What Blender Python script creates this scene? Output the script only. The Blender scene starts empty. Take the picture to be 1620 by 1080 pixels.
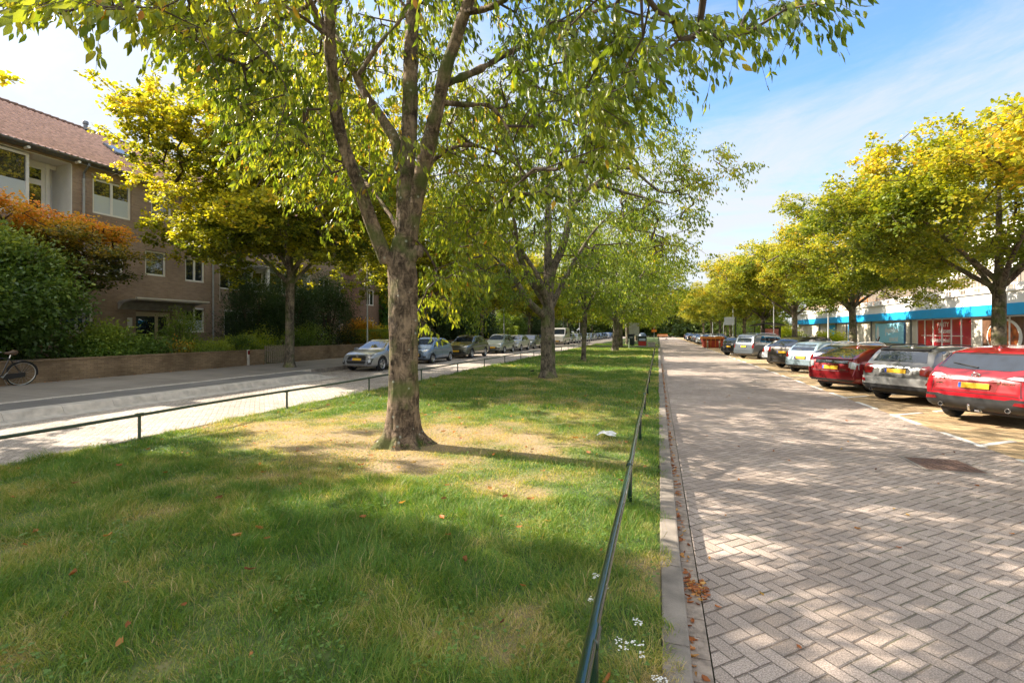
import bpy, bmesh, math, random
import numpy as np
from mathutils import Vector, Matrix
from mathutils.bvhtree import BVHTree
R = math.radians
SC = bpy.context.scene
COL = SC.collection
# ---------------------------------------------------------------- camera, world, sun, exposure
F_PX = 750.0; HC = 1.97; TH = R(17.12); HORIZ = 524.0
cam = bpy.data.cameras.new('camera'); camo = bpy.data.objects.new('camera', cam); COL.objects.link(camo)
camo.location = (0, 0, HC); camo.rotation_euler = (R(90), 0, TH)
cam.sensor_width = 36.0; cam.lens = 36.0 * F_PX / 1620.0
cam.shift_y = (HORIZ - 540.0) / 1620.0 * -1.0 * -1.0
cam.clip_start = 0.05; cam.clip_end = 3000
SC.camera = camo
SUN_EL = R(36.5); SUN_DIR = Vector((-math.cos(SUN_EL) * 0.998, math.cos(SUN_EL) * 0.06, math.sin(SUN_EL)))
sun = bpy.data.lights.new('sun', 'SUN'); suno = bpy.data.objects.new('sun', sun); COL.objects.link(suno)
sun.energy = 4.1; sun.angle = R(0.5); sun.color = (1.0, 0.89, 0.74)
suno.rotation_euler = SUN_DIR.to_track_quat('Z', 'Y').to_euler()
suno.location = (-40, 5, 60)
wd = bpy.data.worlds.new('World'); SC.world = wd; wd.use_nodes = True
def world_nodes():
    nt = wd.node_tree; nt.nodes.clear(); N = nt.nodes.new; L = nt.links.new
    out = N('ShaderNodeOutputWorld'); bg = N('ShaderNodeBackground')
    sky = N('ShaderNodeTexSky'); sky.sky_type = 'NISHITA'; sky.sun_disc = False
    sky.sun_elevation = SUN_EL; sky.sun_rotation = math.atan2(SUN_DIR.x, SUN_DIR.y)
    sky.altitude = 0; sky.air_density = 1.0; sky.dust_density = 0.6; sky.ozone_density = 3.0
    tc = N('ShaderNodeTexCoord'); sep = N('ShaderNodeSeparateXYZ'); L(tc.outputs['Generated'], sep.inputs[0])
    zc = N('ShaderNodeMath'); zc.operation = 'MAXIMUM'; zc.inputs[1].default_value = 0.0; L(sep.outputs[2], zc.inputs[0])
    za = N('ShaderNodeMath'); za.operation = 'ADD'; za.inputs[1].default_value = 0.12; L(zc.outputs[0], za.inputs[0])
    dx = N('ShaderNodeMath'); dx.operation = 'DIVIDE'; L(sep.outputs[0], dx.inputs[0]); L(za.outputs[0], dx.inputs[1])
    dy = N('ShaderNodeMath'); dy.operation = 'DIVIDE'; L(sep.outputs[1], dy.inputs[0]); L(za.outputs[0], dy.inputs[1])
    cb = N('ShaderNodeCombineXYZ'); L(dx.outputs[0], cb.inputs[0]); L(dy.outputs[0], cb.inputs[1])
    mp = N('ShaderNodeMapping'); mp.inputs['Rotation'].default_value = (0, 0, R(-62)); mp.inputs['Scale'].default_value = (0.8, 1.7, 1)
    mp.inputs['Location'].default_value = (1.3, 0.4, 0)
    L(cb.outputs[0], mp.inputs[0])
    n1 = N('ShaderNodeTexNoise'); n1.inputs['Scale'].default_value = 0.8; n1.inputs['Detail'].default_value = 12; n1.inputs['Roughness'].default_value = 0.66; n1.inputs['Distortion'].default_value = 1.1
    L(mp.outputs[0], n1.inputs['Vector'])
    # more cloud towards the horizon
    h = N('ShaderNodeMapRange'); h.inputs[1].default_value = 0.0; h.inputs[2].default_value = 0.62; h.inputs[3].default_value = 0.46; h.inputs[4].default_value = -0.17
    L(zc.outputs[0], h.inputs[0])
    # the western (left) half of the sky is veiled more evenly
    w = N('ShaderNodeMapRange'); w.inputs[1].default_value = 0.35; w.inputs[2].default_value = -0.6; w.inputs[3].default_value = 0.0; w.inputs[4].default_value = 0.20
    L(sep.outputs[0], w.inputs[0])
    a = N('ShaderNodeMath'); a.operation = 'ADD'; L(n1.outputs[0], a.inputs[0]); L(h.outputs[0], a.inputs[1])
    b = N('ShaderNodeMath'); b.operation = 'ADD'; L(a.outputs[0], b.inputs[0]); L(w.outputs[0], b.inputs[1])
    # added cloud sheet, unseen overhead and behind the camera, brightened as fill light
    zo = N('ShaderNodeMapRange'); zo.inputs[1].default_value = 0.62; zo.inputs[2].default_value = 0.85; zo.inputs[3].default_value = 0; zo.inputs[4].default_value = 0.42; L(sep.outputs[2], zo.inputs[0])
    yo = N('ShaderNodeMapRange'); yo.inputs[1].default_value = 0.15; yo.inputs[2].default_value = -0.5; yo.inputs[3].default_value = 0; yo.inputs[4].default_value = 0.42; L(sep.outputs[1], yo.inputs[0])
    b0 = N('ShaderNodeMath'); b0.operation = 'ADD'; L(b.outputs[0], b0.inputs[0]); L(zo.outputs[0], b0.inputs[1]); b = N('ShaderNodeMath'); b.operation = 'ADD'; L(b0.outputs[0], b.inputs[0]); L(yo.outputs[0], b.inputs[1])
    cr = N('ShaderNodeMapRange'); cr.interpolation_type = 'SMOOTHSTEP'; cr.inputs[1].default_value = 0.37; cr.inputs[2].default_value = 0.86; cr.inputs[3].default_value = 0.0; cr.inputs[4].default_value = 0.93
    L(b.outputs[0], cr.inputs[0])
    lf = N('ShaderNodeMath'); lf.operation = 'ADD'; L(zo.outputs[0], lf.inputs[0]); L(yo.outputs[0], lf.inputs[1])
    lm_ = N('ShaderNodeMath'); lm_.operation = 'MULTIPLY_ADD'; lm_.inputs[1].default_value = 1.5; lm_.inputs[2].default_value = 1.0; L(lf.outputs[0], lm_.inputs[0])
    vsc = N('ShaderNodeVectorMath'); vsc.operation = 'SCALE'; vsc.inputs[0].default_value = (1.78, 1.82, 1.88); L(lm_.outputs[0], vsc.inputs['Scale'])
    mx = N('ShaderNodeMix'); mx.data_type = 'RGBA'
    hs = N('ShaderNodeHueSaturation'); hs.inputs['Saturation'].default_value = 1.12; hs.inputs['Value'].default_value = .74
    L(sky.outputs[0], hs.inputs['Color'])
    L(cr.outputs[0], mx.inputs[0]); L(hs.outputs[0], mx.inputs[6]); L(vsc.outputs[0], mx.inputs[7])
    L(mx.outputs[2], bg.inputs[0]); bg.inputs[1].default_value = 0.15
    L(bg.outputs[0], out.inputs[0])
world_nodes()
SC.view_settings.view_transform = 'Standard'; SC.view_settings.look = 'None'
SC.view_settings.exposure = 1.76; SC.view_settings.gamma = 1.0; SC.view_settings.use_curve_mapping = False
SC.cycles.max_bounces = 8; SC.cycles.diffuse_bounces = 4; SC.cycles.glossy_bounces = 3; SC.cycles.transmission_bounces = 5; SC.cycles.transparent_max_bounces = 6
SC.cycles.use_denoising = True
try: SC.cycles.use_adaptive_sampling = True; SC.cycles.adaptive_threshold = 0.02
except Exception: pass

# ---------------------------------------------------------------- helpers
def proj(p):
    'world point(s) -> photo pixel, used only to check extents of crowns'
    p = np.atleast_2d(p)
    d = -math.sin(TH) * p[:, 0] + math.cos(TH) * p[:, 1]; r = math.cos(TH) * p[:, 0] + math.sin(TH) * p[:, 1]
    ds = np.where(np.abs(d) < .05, .05, d)
    return 810 + F_PX * r / ds, HORIZ - F_PX * (p[:, 2] - HC) / ds, d
def tag(o, label=None, cat=None, group=None, kind=None):
    if label: o['label'] = label
    if cat: o['category'] = cat
    if group: o['group'] = group
    if kind: o['kind'] = kind
    return o
def empty(name, loc, rz=0, label=None, cat=None, group=None):
    o = bpy.data.objects.new(name, None); COL.objects.link(o); o.location = loc; o.rotation_euler = (0, 0, rz)
    o.empty_display_size = .2
    return tag(o, label, cat, group)
def link(name, me, mats, parent=None, smooth=False, angle=None):
    o = bpy.data.objects.new(name, me); COL.objects.link(o)
    if mats is not None:
        for m in (mats if isinstance(mats, (list, tuple)) else [mats]): me.materials.append(m)
    if parent: o.parent = parent
    if smooth:
        me.shade_smooth()
        if angle: me.set_sharp_from_angle(angle=R(angle))
    return o
def fastmesh(name, verts, faces, k):
    'verts (n,3) array, faces (m,k) int array'
    me = bpy.data.meshes.new(name); verts = np.asarray(verts, np.float32); faces = np.asarray(faces, np.int32)
    me.vertices.add(len(verts)); me.vertices.foreach_set('co', verts.ravel())
    me.loops.add(faces.size); me.loops.foreach_set('vertex_index', faces.ravel())
    me.polygons.add(len(faces)); me.polygons.foreach_set('loop_start', np.arange(0, faces.size, k, dtype=np.int32))
    me.polygons.foreach_set('loop_total', np.full(len(faces), k, np.int32))
    me.update(calc_edges=True); return me
class MB:
    def __init__(s): s.v = []; s.f = []; s.m = []; s.mi = 0
    def add(s, vs, fs):
        n = len(s.v); s.v += [tuple(v) for v in vs]; s.f += [tuple(i + n for i in f) for f in fs]; s.m += [s.mi] * len(fs); return s
    def box(s, x0, x1, y0, y1, z0, z1, M=None):
        vs = [Vector((x, y, z)) for z in (z0, z1) for y in (y0, y1) for x in (x0, x1)]
        if M is not None: vs = [M @ v for v in vs]
        return s.add(vs, [(0, 2, 3, 1), (4, 5, 7, 6), (0, 1, 5, 4), (2, 6, 7, 3), (0, 4, 6, 2), (1, 3, 7, 5)])
    def bbox(s, x0, x1, y0, y1, z0, z1, b=.01, M=None):
        'box with chamfered edges'
        bm = bmesh.new(); vs = [bm.verts.new((x, y, z)) for z in (z0, z1) for y in (y0, y1) for x in (x0, x1)]
        for f in [(0, 2, 3, 1), (4, 5, 7, 6), (0, 1, 5, 4), (2, 6, 7, 3), (0, 4, 6, 2), (1, 3, 7, 5)]: bm.faces.new([vs[i] for i in f])
        bmesh.ops.bevel(bm, geom=bm.edges[:], offset=b, segments=2, affect='EDGES', profile=.6)
        bm.verts.index_update(); V = [v.co.copy() for v in bm.verts]
        if M is not None: V = [M @ v for v in V]
        s.add(V, [[v.index for v in f.verts] for f in bm.faces]); bm.free(); return s
    def tube(s, pts, rad, n=8, caps=True):
        pts = [Vector(p) for p in pts]; rs = rad if isinstance(rad, (list, tuple)) else [rad] * len(pts)
        V = []; up = Vector((0, 0, 1)); prev = None
        for i, p in enumerate(pts):
            d = (pts[min(i + 1, len(pts) - 1)] - pts[max(i - 1, 0)])
            d = d.normalized() if d.length > 1e-9 else Vector((0, 0, 1))
            a = prev - d * prev.dot(d) if prev is not None else (Vector((1, 0, 0)) if abs(d.x) < .9 else Vector((0, 1, 0)))
            a = a - d * a.dot(d); a.normalize(); b = d.cross(a); prev = a
            for k in range(n):
                t = 2 * math.pi * k / n; V.append(p + (a * math.cos(t) + b * math.sin(t)) * rs[i])
        Fs = []
        for i in range(len(pts) - 1):
            for k in range(n):
                k2 = (k + 1) % n; Fs.append((i * n + k, i * n + k2, (i + 1) * n + k2, (i + 1) * n + k))
        if caps: Fs.append(tuple(reversed(range(n)))); Fs.append(tuple(range((len(pts) - 1) * n, len(pts) * n)))
        return s.add(V, Fs)
    def lathe(s, prof, n=24, M=None, closed=False):
        'profile of (r, z) turned about z'
        V = []; m = len(prof)
        for k in range(n):
            t = 2 * math.pi * k / n
            for (r, z) in prof: V.append(Vector((r * math.cos(t), r * math.sin(t), z)))
        if M is not None: V = [M @ v for v in V]
        Fs = []
        for k in range(n):
            k2 = (k + 1) % n
            for j in range(m if closed else m - 1):
                j2 = (j + 1) % m; Fs.append((k * m + j, k2 * m + j, k2 * m + j2, k * m + j2))
        return s.add(V, Fs)
    def prism(s, poly, d0, d1, M=None):
        'polygon (a,b) in the local xy plane, extruded d0..d1 along z'
        n = len(poly); V = [Vector((a, b, d0)) for a, b in poly] + [Vector((a, b, d1)) for a, b in poly]
        if M is not None: V = [M @ v for v in V]
        return s.add(V, [tuple(reversed(range(n))), tuple(range(n, 2 * n))] + [(i, (i + 1) % n, n + (i + 1) % n, n + i) for i in range(n)])
    def obj(s, name, mats, parent=None, smooth=False, angle=40):
        me = bpy.data.meshes.new(name); me.from_pydata([tuple(v) for v in s.v], [], s.f)
        if len(set(s.m)) > 1: me.polygons.foreach_set('material_index', s.m)
        me.update(); return link(name, me, mats, parent, smooth, angle)
def copy_tree(o, parent=None):
    c = o.copy(); COL.objects.link(c)
    if parent: c.parent = parent
    for ch in [x for x in bpy.data.objects if x.parent == o]: copy_tree(ch, c)
    return c
RS = np.random.RandomState(5)
LAT = RS.rand(256, 256)
def vnoise(x, y):
    xi = np.floor(x).astype(int); yi = np.floor(y).astype(int); fx = x - xi; fy = y - yi
    fx = fx * fx * (3 - 2 * fx); fy = fy * fy * (3 - 2 * fy); g = lambda a, b: LAT[a % 256, b % 256]
    return (g(xi, yi) * (1 - fx) + g(xi + 1, yi) * fx) * (1 - fy) + (g(xi, yi + 1) * (1 - fx) + g(xi + 1, yi + 1) * fx) * fy
def fbm(x, y, o=3):
    s = 0; a = .5; t = 0
    for k in range(o): s = s + a * vnoise(x * 2 ** k + 17 * k, y * 2 ** k + 31 * k); t += a; a *= .5
    return s / t
# ---------------------------------------------------------------- materials
def newmat(name):
    m = bpy.data.materials.new(name); m.use_nodes = True; nt = m.node_tree
    return m, nt, nt.nodes['Principled BSDF']
def pmat(name, col, rough=.6, metal=0, spec=.5, var=.0, vscale=3, bump=0, bscale=40, coat=0):
    m, nt, b = newmat(name); N = nt.nodes.new; L = nt.links.new
    b.inputs['Base Color'].default_value = (*col, 1); b.inputs['Roughness'].default_value = rough; b.inputs['Metallic'].default_value = metal
    b.inputs['Specular IOR Level'].default_value = spec; b.inputs['Coat Weight'].default_value = coat; b.inputs['Coat Roughness'].default_value = .04
    tc = N('ShaderNodeTexCoord')
    if var:
        n = N('ShaderNodeTexNoise'); n.inputs['Scale'].default_value = vscale; n.inputs['Detail'].default_value = 6; L(tc.outputs['Object'], n.inputs[0])
        r = N('ShaderNodeMapRange'); r.inputs[1].default_value = .3; r.inputs[2].default_value = .7; r.inputs[3].default_value = 1 - var; r.inputs[4].default_value = 1 + var
        L(n.outputs[0], r.inputs[0]); x = N('ShaderNodeVectorMath'); x.operation = 'SCALE'; x.inputs[0].default_value = col; L(r.outputs[0], x.inputs['Scale']); L(x.outputs[0], b.inputs['Base Color'])
    if bump:
        n = N('ShaderNodeTexNoise'); n.inputs['Scale'].default_value = bscale; n.inputs['Detail'].default_value = 5; L(tc.outputs['Object'], n.inputs[0])
        bu = N('ShaderNodeBump'); bu.inputs['Strength'].default_value = bump; bu.inputs['Distance'].default_value = .01; L(n.outputs[0], bu.inputs['Height']); L(bu.outputs[0], b.inputs['Normal'])
    return m
def math_node(nt, op, a, b=None, c=None):
    n = nt.nodes.new('ShaderNodeMath'); n.operation = op
    for i, x in enumerate((a, b, c)):
        if x is None: continue
        if isinstance(x, (int, float)): n.inputs[i].default_value = x
        else: nt.links.new(x, n.inputs[i])
    return n.outputs[0]
def ramp(nt, fac, stops):
    r = nt.nodes.new('ShaderNodeValToRGB'); e = r.color_ramp.elements
    while len(e) < len(stops): e.new(.5)
    for i, (p, c) in enumerate(stops): e[i].position = p; e[i].color = (*c, 1)
    nt.links.new(fac, r.inputs[0]); return r.outputs[0]
def herring(name, cols, joint, size=.105, rot=45, bump=.5, jw=.055, stain=None, thin=1.0):
    'herringbone clay or concrete pavers, 2:1'
    m, nt, b = newmat(name); N = nt.nodes.new; L = nt.links.new; mt = lambda *a: math_node(nt, *a)
    tc = N('ShaderNodeTexCoord'); mp = N('ShaderNodeMapping'); mp.inputs['Rotation'].default_value = (0, 0, R(rot)); mp.inputs['Scale'].default_value = (1 / size,) * 3
    L(tc.outputs['Object'], mp.inputs[0])
    wn = N('ShaderNodeTexNoise'); wn.inputs['Scale'].default_value = 1.1; wn.inputs['Detail'].default_value = 2; L(tc.outputs['Object'], wn.inputs[0])
    va = N('ShaderNodeVectorMath'); va.operation = 'MULTIPLY_ADD'; L(wn.outputs['Color'], va.inputs[0]); va.inputs[1].default_value = (.55, .55, 0); L(mp.outputs[0], va.inputs[2])
    sp = N('ShaderNodeSeparateXYZ'); L(va.outputs[0], sp.inputs[0]); x, y = sp.outputs[0], sp.outputs[1]
    i = mt('FLOOR', x); j = mt('FLOOR', y); fx = mt('SUBTRACT', x, i); fy = mt('SUBTRACT', y, j)
    k = mt('FLOORED_MODULO', mt('SUBTRACT', i, j), 4.0)
    eq = lambda v: mt('COMPARE', k, float(v), .1)
    e0, e1, e2, e3 = eq(0), eq(1), eq(2), eq(3)
    dl = mt('MULTIPLY_ADD', e1, 9.0, fx); dr = mt('MULTIPLY_ADD', e0, 9.0, mt('SUBTRACT', 1.0, fx))
    db = mt('MULTIPLY_ADD', e2, 9.0, fy); dt = mt('MULTIPLY_ADD', e3, 9.0, mt('SUBTRACT', 1.0, fy))
    d = mt('MINIMUM', mt('MINIMUM', dl, dr), mt('MINIMUM', db, dt))
    if True: d = mt('MINIMUM', mt('MINIMUM', dl, dr), mt('MULTIPLY', mt('MINIMUM', db, dt), thin))
    # a ragged edge
    en = N('ShaderNodeTexNoise'); en.inputs['Scale'].default_value = 55; en.inputs['Detail'].default_value = 3; L(tc.outputs['Object'], en.inputs[0])
    d = mt('MULTIPLY_ADD', mt('SUBTRACT', en.outputs[0], .5), .09, d)
    ix = mt('SUBTRACT', i, e1); iy = mt('ADD', j, e2); iy = mt('SUBTRACT', iy, e2); iy = mt('SUBTRACT', iy, mt('MULTIPLY', e2, 1.0))
    cb = N('ShaderNodeCombineXYZ'); L(ix, cb.inputs[0]); L(iy, cb.inputs[1])
    wh = N('ShaderNodeTexWhiteNoise'); L(cb.outputs[0], wh.inputs['Vector'])
    col = ramp(nt, wh.outputs['Value'], cols)
    # speckle of exposed aggregate and broad stains
    sn = N('ShaderNodeTexNoise'); sn.inputs['Scale'].default_value = 110; sn.inputs['Detail'].default_value = 3; L(tc.outputs['Object'], sn.inputs[0])
    sr = N('ShaderNodeMapRange'); sr.inputs[1].default_value = .38; sr.inputs[2].default_value = .68; sr.inputs[3].default_value = .66; sr.inputs[4].default_value = 1.5; L(sn.outputs[0], sr.inputs[0])
    bn = N('ShaderNodeTexNoise'); bn.inputs['Scale'].default_value = .55; bn.inputs['Detail'].default_value = 5; L(tc.outputs['Object'], bn.inputs[0])
    br = N('ShaderNodeMapRange'); br.inputs[1].default_value = .3; br.inputs[2].default_value = .7; br.inputs[3].default_value = .74; br.inputs[4].default_value = 1.16; L(bn.outputs[0], br.inputs[0])
    vs = N('ShaderNodeVectorMath'); vs.operation = 'SCALE'; L(col, vs.inputs[0]); L(mt('MULTIPLY', sr.outputs[0], br.outputs[0]), vs.inputs['Scale'])
    # widely varying joint width
    jn = N('ShaderNodeTexNoise'); jn.inputs['Scale'].default_value = 3.1; jn.inputs['Detail'].default_value = 1; L(tc.outputs['Object'], jn.inputs[0])
    jwv = mt('MULTIPLY_ADD', jn.outputs[0], jw * 1.3, jw * .35)
    msk = N('ShaderNodeMapRange'); msk.interpolation_type = 'SMOOTHSTEP'; L(d, msk.inputs[0]); L(mt('MULTIPLY', jwv, .5), msk.inputs[1]); L(jwv, msk.inputs[2])
    mx = N('ShaderNodeMix'); mx.data_type = 'RGBA'; L(msk.outputs[0], mx.inputs[0]); jm = N('ShaderNodeMix'); jm.data_type = 'RGBA'; jr = N('ShaderNodeMapRange'); jr.inputs[1].default_value = .52; jr.inputs[2].default_value = .66; L(wn.outputs[0], jr.inputs[0]); L(jr.outputs[0], jm.inputs[0]); jm.inputs[6].default_value = (*joint, 1); jm.inputs[7].default_value = (.09, .11, .045, 1); L(jm.outputs[2], mx.inputs[6]); L(vs.outputs[0], mx.inputs[7])
    src = mx.outputs[2]
    if stain:
        s2 = N('ShaderNodeTexNoise'); s2.inputs['Scale'].default_value = stain[1]; s2.inputs['Detail'].default_value = 5; L(tc.outputs['Object'], s2.inputs[0])
        r2 = N('ShaderNodeMapRange'); r2.inputs[1].default_value = .4; r2.inputs[2].default_value = .7; r2.inputs[3].default_value = 0; r2.inputs[4].default_value = (stain[2] if len(stain) > 2 else .7); L(s2.outputs[0], r2.inputs[0])
        m2 = N('ShaderNodeMix'); m2.data_type = 'RGBA'; L(r2.outputs[0], m2.inputs[0]); L(src, m2.inputs[6]); m2.inputs[7].default_value = (*stain[0], 1); src = m2.outputs[2]
    L(src, b.inputs['Base Color']); b.inputs['Roughness'].default_value = .85; b.inputs['Specular IOR Level'].default_value = .25
    # relief: domed pavers, each at a slightly different height and tilt, pitted tops
    hd = N('ShaderNodeMapRange'); hd.interpolation_type = 'SMOOTHSTEP'; L(d, hd.inputs[0]); hd.inputs[1].default_value = jw * .4; hd.inputs[2].default_value = jw * 2.6
    tilt = mt('MULTIPLY', mt('SUBTRACT', wh.outputs['Value'], .5), mt('SUBTRACT', fx, .5))
    hh = mt('ADD', mt('MULTIPLY_ADD', wh.outputs['Value'], .35, hd.outputs[0]), mt('MULTIPLY_ADD', sn.outputs[0], .30, mt('MULTIPLY', tilt, .5)))
    bu = N('ShaderNodeBump'); bu.inputs['Strength'].default_value = bump; bu.inputs['Distance'].default_value = .012; L(hh, bu.inputs['Height']); L(bu.outputs[0], b.inputs['Normal'])
    return m
def brickmat(name, c1, c2, mortar, bw=.21, bh=.06, plane='YZ', var=.2):
    m, nt, b = newmat(name); N = nt.nodes.new; L = nt.links.new
    tc = N('ShaderNodeTexCoord'); sp = N('ShaderNodeSeparateXYZ'); L(tc.outputs['Object'], sp.inputs[0]); cb = N('ShaderNodeCombineXYZ')
    ge = N('ShaderNodeNewGeometry'); sn = N('ShaderNodeSeparateXYZ'); L(ge.outputs['Normal'], sn.inputs[0])
    # walls facing +-x run along y, walls facing +-y run along x
    ax = math_node(nt, 'GREATER_THAN', math_node(nt, 'ABSOLUTE', sn.outputs[0]), math_node(nt, 'ABSOLUTE', sn.outputs[1]))
    mx0 = N('ShaderNodeMix'); L(ax, mx0.inputs[0]); L(sp.outputs[0], mx0.inputs[2]); L(sp.outputs[1], mx0.inputs[3])
    L(mx0.outputs[0], cb.inputs[0]); L(sp.outputs[2], cb.inputs[1])
    br = N('ShaderNodeTexBrick'); br.inputs['Scale'].default_value = 1; br.inputs['Brick Width'].default_value = bw; br.inputs['Row Height'].default_value = bh
    br.inputs['Mortar Size'].default_value = .006; br.inputs['Mortar Smooth'].default_value = .3; br.inputs['Color1'].default_value = (*c1, 1); br.inputs['Color2'].default_value = (*c2, 1); br.inputs['Mortar'].default_value = (*mortar, 1)
    L(cb.outputs[0], br.inputs[0])
    n = N('ShaderNodeTexNoise'); n.inputs['Scale'].default_value = .7; n.inputs['Detail'].default_value = 8; n.inputs['Roughness'].default_value = .65; L(tc.outputs['Object'], n.inputs[0])
    r = N('ShaderNodeMapRange'); r.inputs[1].default_value = .3; r.inputs[2].default_value = .7; r.inputs[3].default_value = 1 - var; r.inputs[4].default_value = 1 + var; L(n.outputs[0], r.inputs[0])
    x = N('ShaderNodeVectorMath'); x.operation = 'SCALE'; L(br.outputs[0], x.inputs[0]); L(r.outputs[0], x.inputs['Scale']); L(x.outputs[0], b.inputs['Base Color'])
    bu = N('ShaderNodeBump'); bu.inputs['Strength'].default_value = .5; bu.inputs['Distance'].default_value = .008; L(math_node(nt, 'SUBTRACT', 1.0, br.outputs['Fac']), bu.inputs['Height']); L(bu.outputs[0], b.inputs['Normal'])
    b.inputs['Roughness'].default_value = .88; b.inputs['Specular IOR Level'].default_value = .2
    return m
def leafmat(name, stops, trans=.42, rough=.45):
    'stops: colour over the per-leaf attribute tint (0..1)'
    m, nt, b = newmat(name); N = nt.nodes.new; L = nt.links.new
    at = N('ShaderNodeAttribute'); at.attribute_name = 'tint'
    col = ramp(nt, at.outputs['Fac'], stops)
    b.inputs['Roughness'].default_value = rough; b.inputs['Specular IOR Level'].default_value = .35; L(col, b.inputs['Base Color'])
    tr = N('ShaderNodeBsdfTranslucent'); vs = N('ShaderNodeVectorMath'); vs.operation = 'MULTIPLY'; L(col, vs.inputs[0]); vs.inputs[1].default_value = (2.1, 1.95, .8); L(vs.outputs[0], tr.inputs[0])
    ms = N('ShaderNodeMixShader'); ms.inputs[0].default_value = trans; L(b.outputs[0], ms.inputs[1]); L(tr.outputs[0], ms.inputs[2]); L(ms.outputs[0], nt.nodes['Material Output'].inputs[0])
    return m
def barkmat(name, c1, c2, moss=(.10, .13, .03), zs=1.0, hz=3.0, lich=.0, band=.6):
    m, nt, b = newmat(name); N = nt.nodes.new; L = nt.links.new
    tc = N('ShaderNodeTexCoord'); mp = N('ShaderNodeMapping'); mp.inputs['Scale'].default_value = (7, 7, 55); L(tc.outputs['Object'], mp.inputs[0])
    n1 = N('ShaderNodeTexNoise'); n1.inputs['Scale'].default_value = 1.0; n1.inputs['Detail'].default_value = 5; L(mp.outputs[0], n1.inputs[0])
    mp2 = N('ShaderNodeMapping'); mp2.inputs['Scale'].default_value = (11, 11, 5); L(tc.outputs['Object'], mp2.inputs[0])
    n2 = N('ShaderNodeTexNoise'); n2.inputs['Scale'].default_value = 1.0; n2.inputs['Detail'].default_value = 9; n2.inputs['Roughness'].default_value = .72; n2.inputs['Distortion'].default_value = 1.2; L(mp2.outputs[0], n2.inputs[0])
    n3 = N('ShaderNodeTexNoise'); n3.inputs['Scale'].default_value = 2.2; n3.inputs['Detail'].default_value = 4; L(tc.outputs['Object'], n3.inputs[0])
    mixf = math_node(nt, 'ADD', math_node(nt, 'MULTIPLY', n1.outputs[0], band), math_node(nt, 'MULTIPLY', n2.outputs[0], 1 - band))
    blot = N('ShaderNodeTexNoise'); blot.inputs['Scale'].default_value = 3.0; blot.inputs['Detail'].default_value = 5; L(tc.outputs['Object'], blot.inputs[0]); mixc = math_node(nt, 'ADD', mixf, math_node(nt, 'MULTIPLY_ADD', blot.outputs[0], .5, -.25))
    c = ramp(nt, mixc, [(.36, tuple(x * .35 for x in c1)), (.46, c1), (.56, c2), (.68, tuple(min(1, x * 1.5) for x in c2))])
    mr = N('ShaderNodeMapRange'); mr.inputs[1].default_value = .50; mr.inputs[2].default_value = .66; mr.inputs[3].default_value = 0; mr.inputs[4].default_value = .75; L(n3.outputs[0], mr.inputs[0])
    mx = N('ShaderNodeMix'); mx.data_type = 'RGBA'; L(mr.outputs[0], mx.inputs[0]); L(c, mx.inputs[6]); mx.inputs[7].default_value = (*moss, 1)
    src = mx.outputs[2]
    if lich:
        vo = N('ShaderNodeTexVoronoi'); vo.inputs['Scale'].default_value = 9; L(tc.outputs['Object'], vo.inputs[0])
        lr = N('ShaderNodeMapRange'); lr.inputs[1].default_value = .22; lr.inputs[2].default_value = .14; lr.inputs[3].default_value = 0; lr.inputs[4].default_value = lich; L(vo.outputs['Distance'], lr.inputs[0])
        ln = math_node(nt, 'MULTIPLY', lr.outputs[0], math_node(nt, 'GREATER_THAN', math_node(nt, 'FRACT', math_node(nt, 'MULTIPLY', vo.outputs['Color'], 7.0)), .68))
        m3 = N('ShaderNodeMix'); m3.data_type = 'RGBA'; L(ln, m3.inputs[0]); L(src, m3.inputs[6]); m3.inputs[7].default_value = (.42, .44, .36, 1); src = m3.outputs[2]
    L(src, b.inputs['Base Color']); b.inputs['Roughness'].default_value = .85; b.inputs['Specular IOR Level'].default_value = .2
    bu = N('ShaderNodeBump'); bu.inputs['Strength'].default_value = 1.0; bu.inputs['Distance'].default_value = .05
    L(mixf, bu.inputs['Height']); L(bu.outputs[0], b.inputs['Normal'])
    return m
def glassmat(name, tint=(.02, .025, .03), rough=.03, alpha=0.0):
    'dark reflective glazing: what is behind it is unlit'
    m, nt, b = newmat(name); b.inputs['Base Color'].default_value = (*tint, 1); b.inputs['Roughness'].default_value = rough
    b.inputs['Specular IOR Level'].default_value = .9; b.inputs['IOR'].default_value = 1.7; return m
def paint(name, col, metal=.35, rough=.28):
    m = pmat(name, col, rough, metal, .5, coat=1.0, var=.04, vscale=9); return m
M = {}
M['kerb'] = pmat('kerb_stone', (.215, .185, .155), .9, var=.35, vscale=5, bump=.6, bscale=90)
M['kerb_light'] = pmat('pale_concrete', (.50, .45, .39), .85, var=.22, vscale=5, bump=.4, bscale=80)
M['road'] = herring('road_pavers', [(0, (.34, .275, .23)), (.5, (.40, .325, .275)), (1, (.46, .375, .32))], (.13, .10, .08), .105, 48, .85, .058, ((.23, .19, .16), .8, .38), 2.3)
M['road_left'] = herring('road_pavers_left', [(0, (.36, .31, .265)), (.5, (.43, .37, .315)), (1, (.50, .43, .37))], (.19, .155, .13), .105, 45, .5)
M['parking'] = herring('parking_pavers', [(0, (.34, .24, .13)), (.5, (.42, .30, .17)), (1, (.50, .37, .22))], (.15, .10, .06), .105, 0, .4, stain=((.46, .33, .18), .8))
M['asphalt'] = pmat('asphalt', (.17, .16, .15), .92, var=.2, vscale=1.3, bump=.5, bscale=120)
M['tiles'] = brickmat('paving_tiles', (.24, .215, .19), (.28, .25, .22), (.14, .12, .10), .3, .3)
M['white_paint'] = pmat('white_road_paint', (.62, .60, .56), .8, var=.25, vscale=14)
M['soil'] = pmat('soil', (.07, .05, .035), .95, var=.3, bump=.5)
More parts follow.
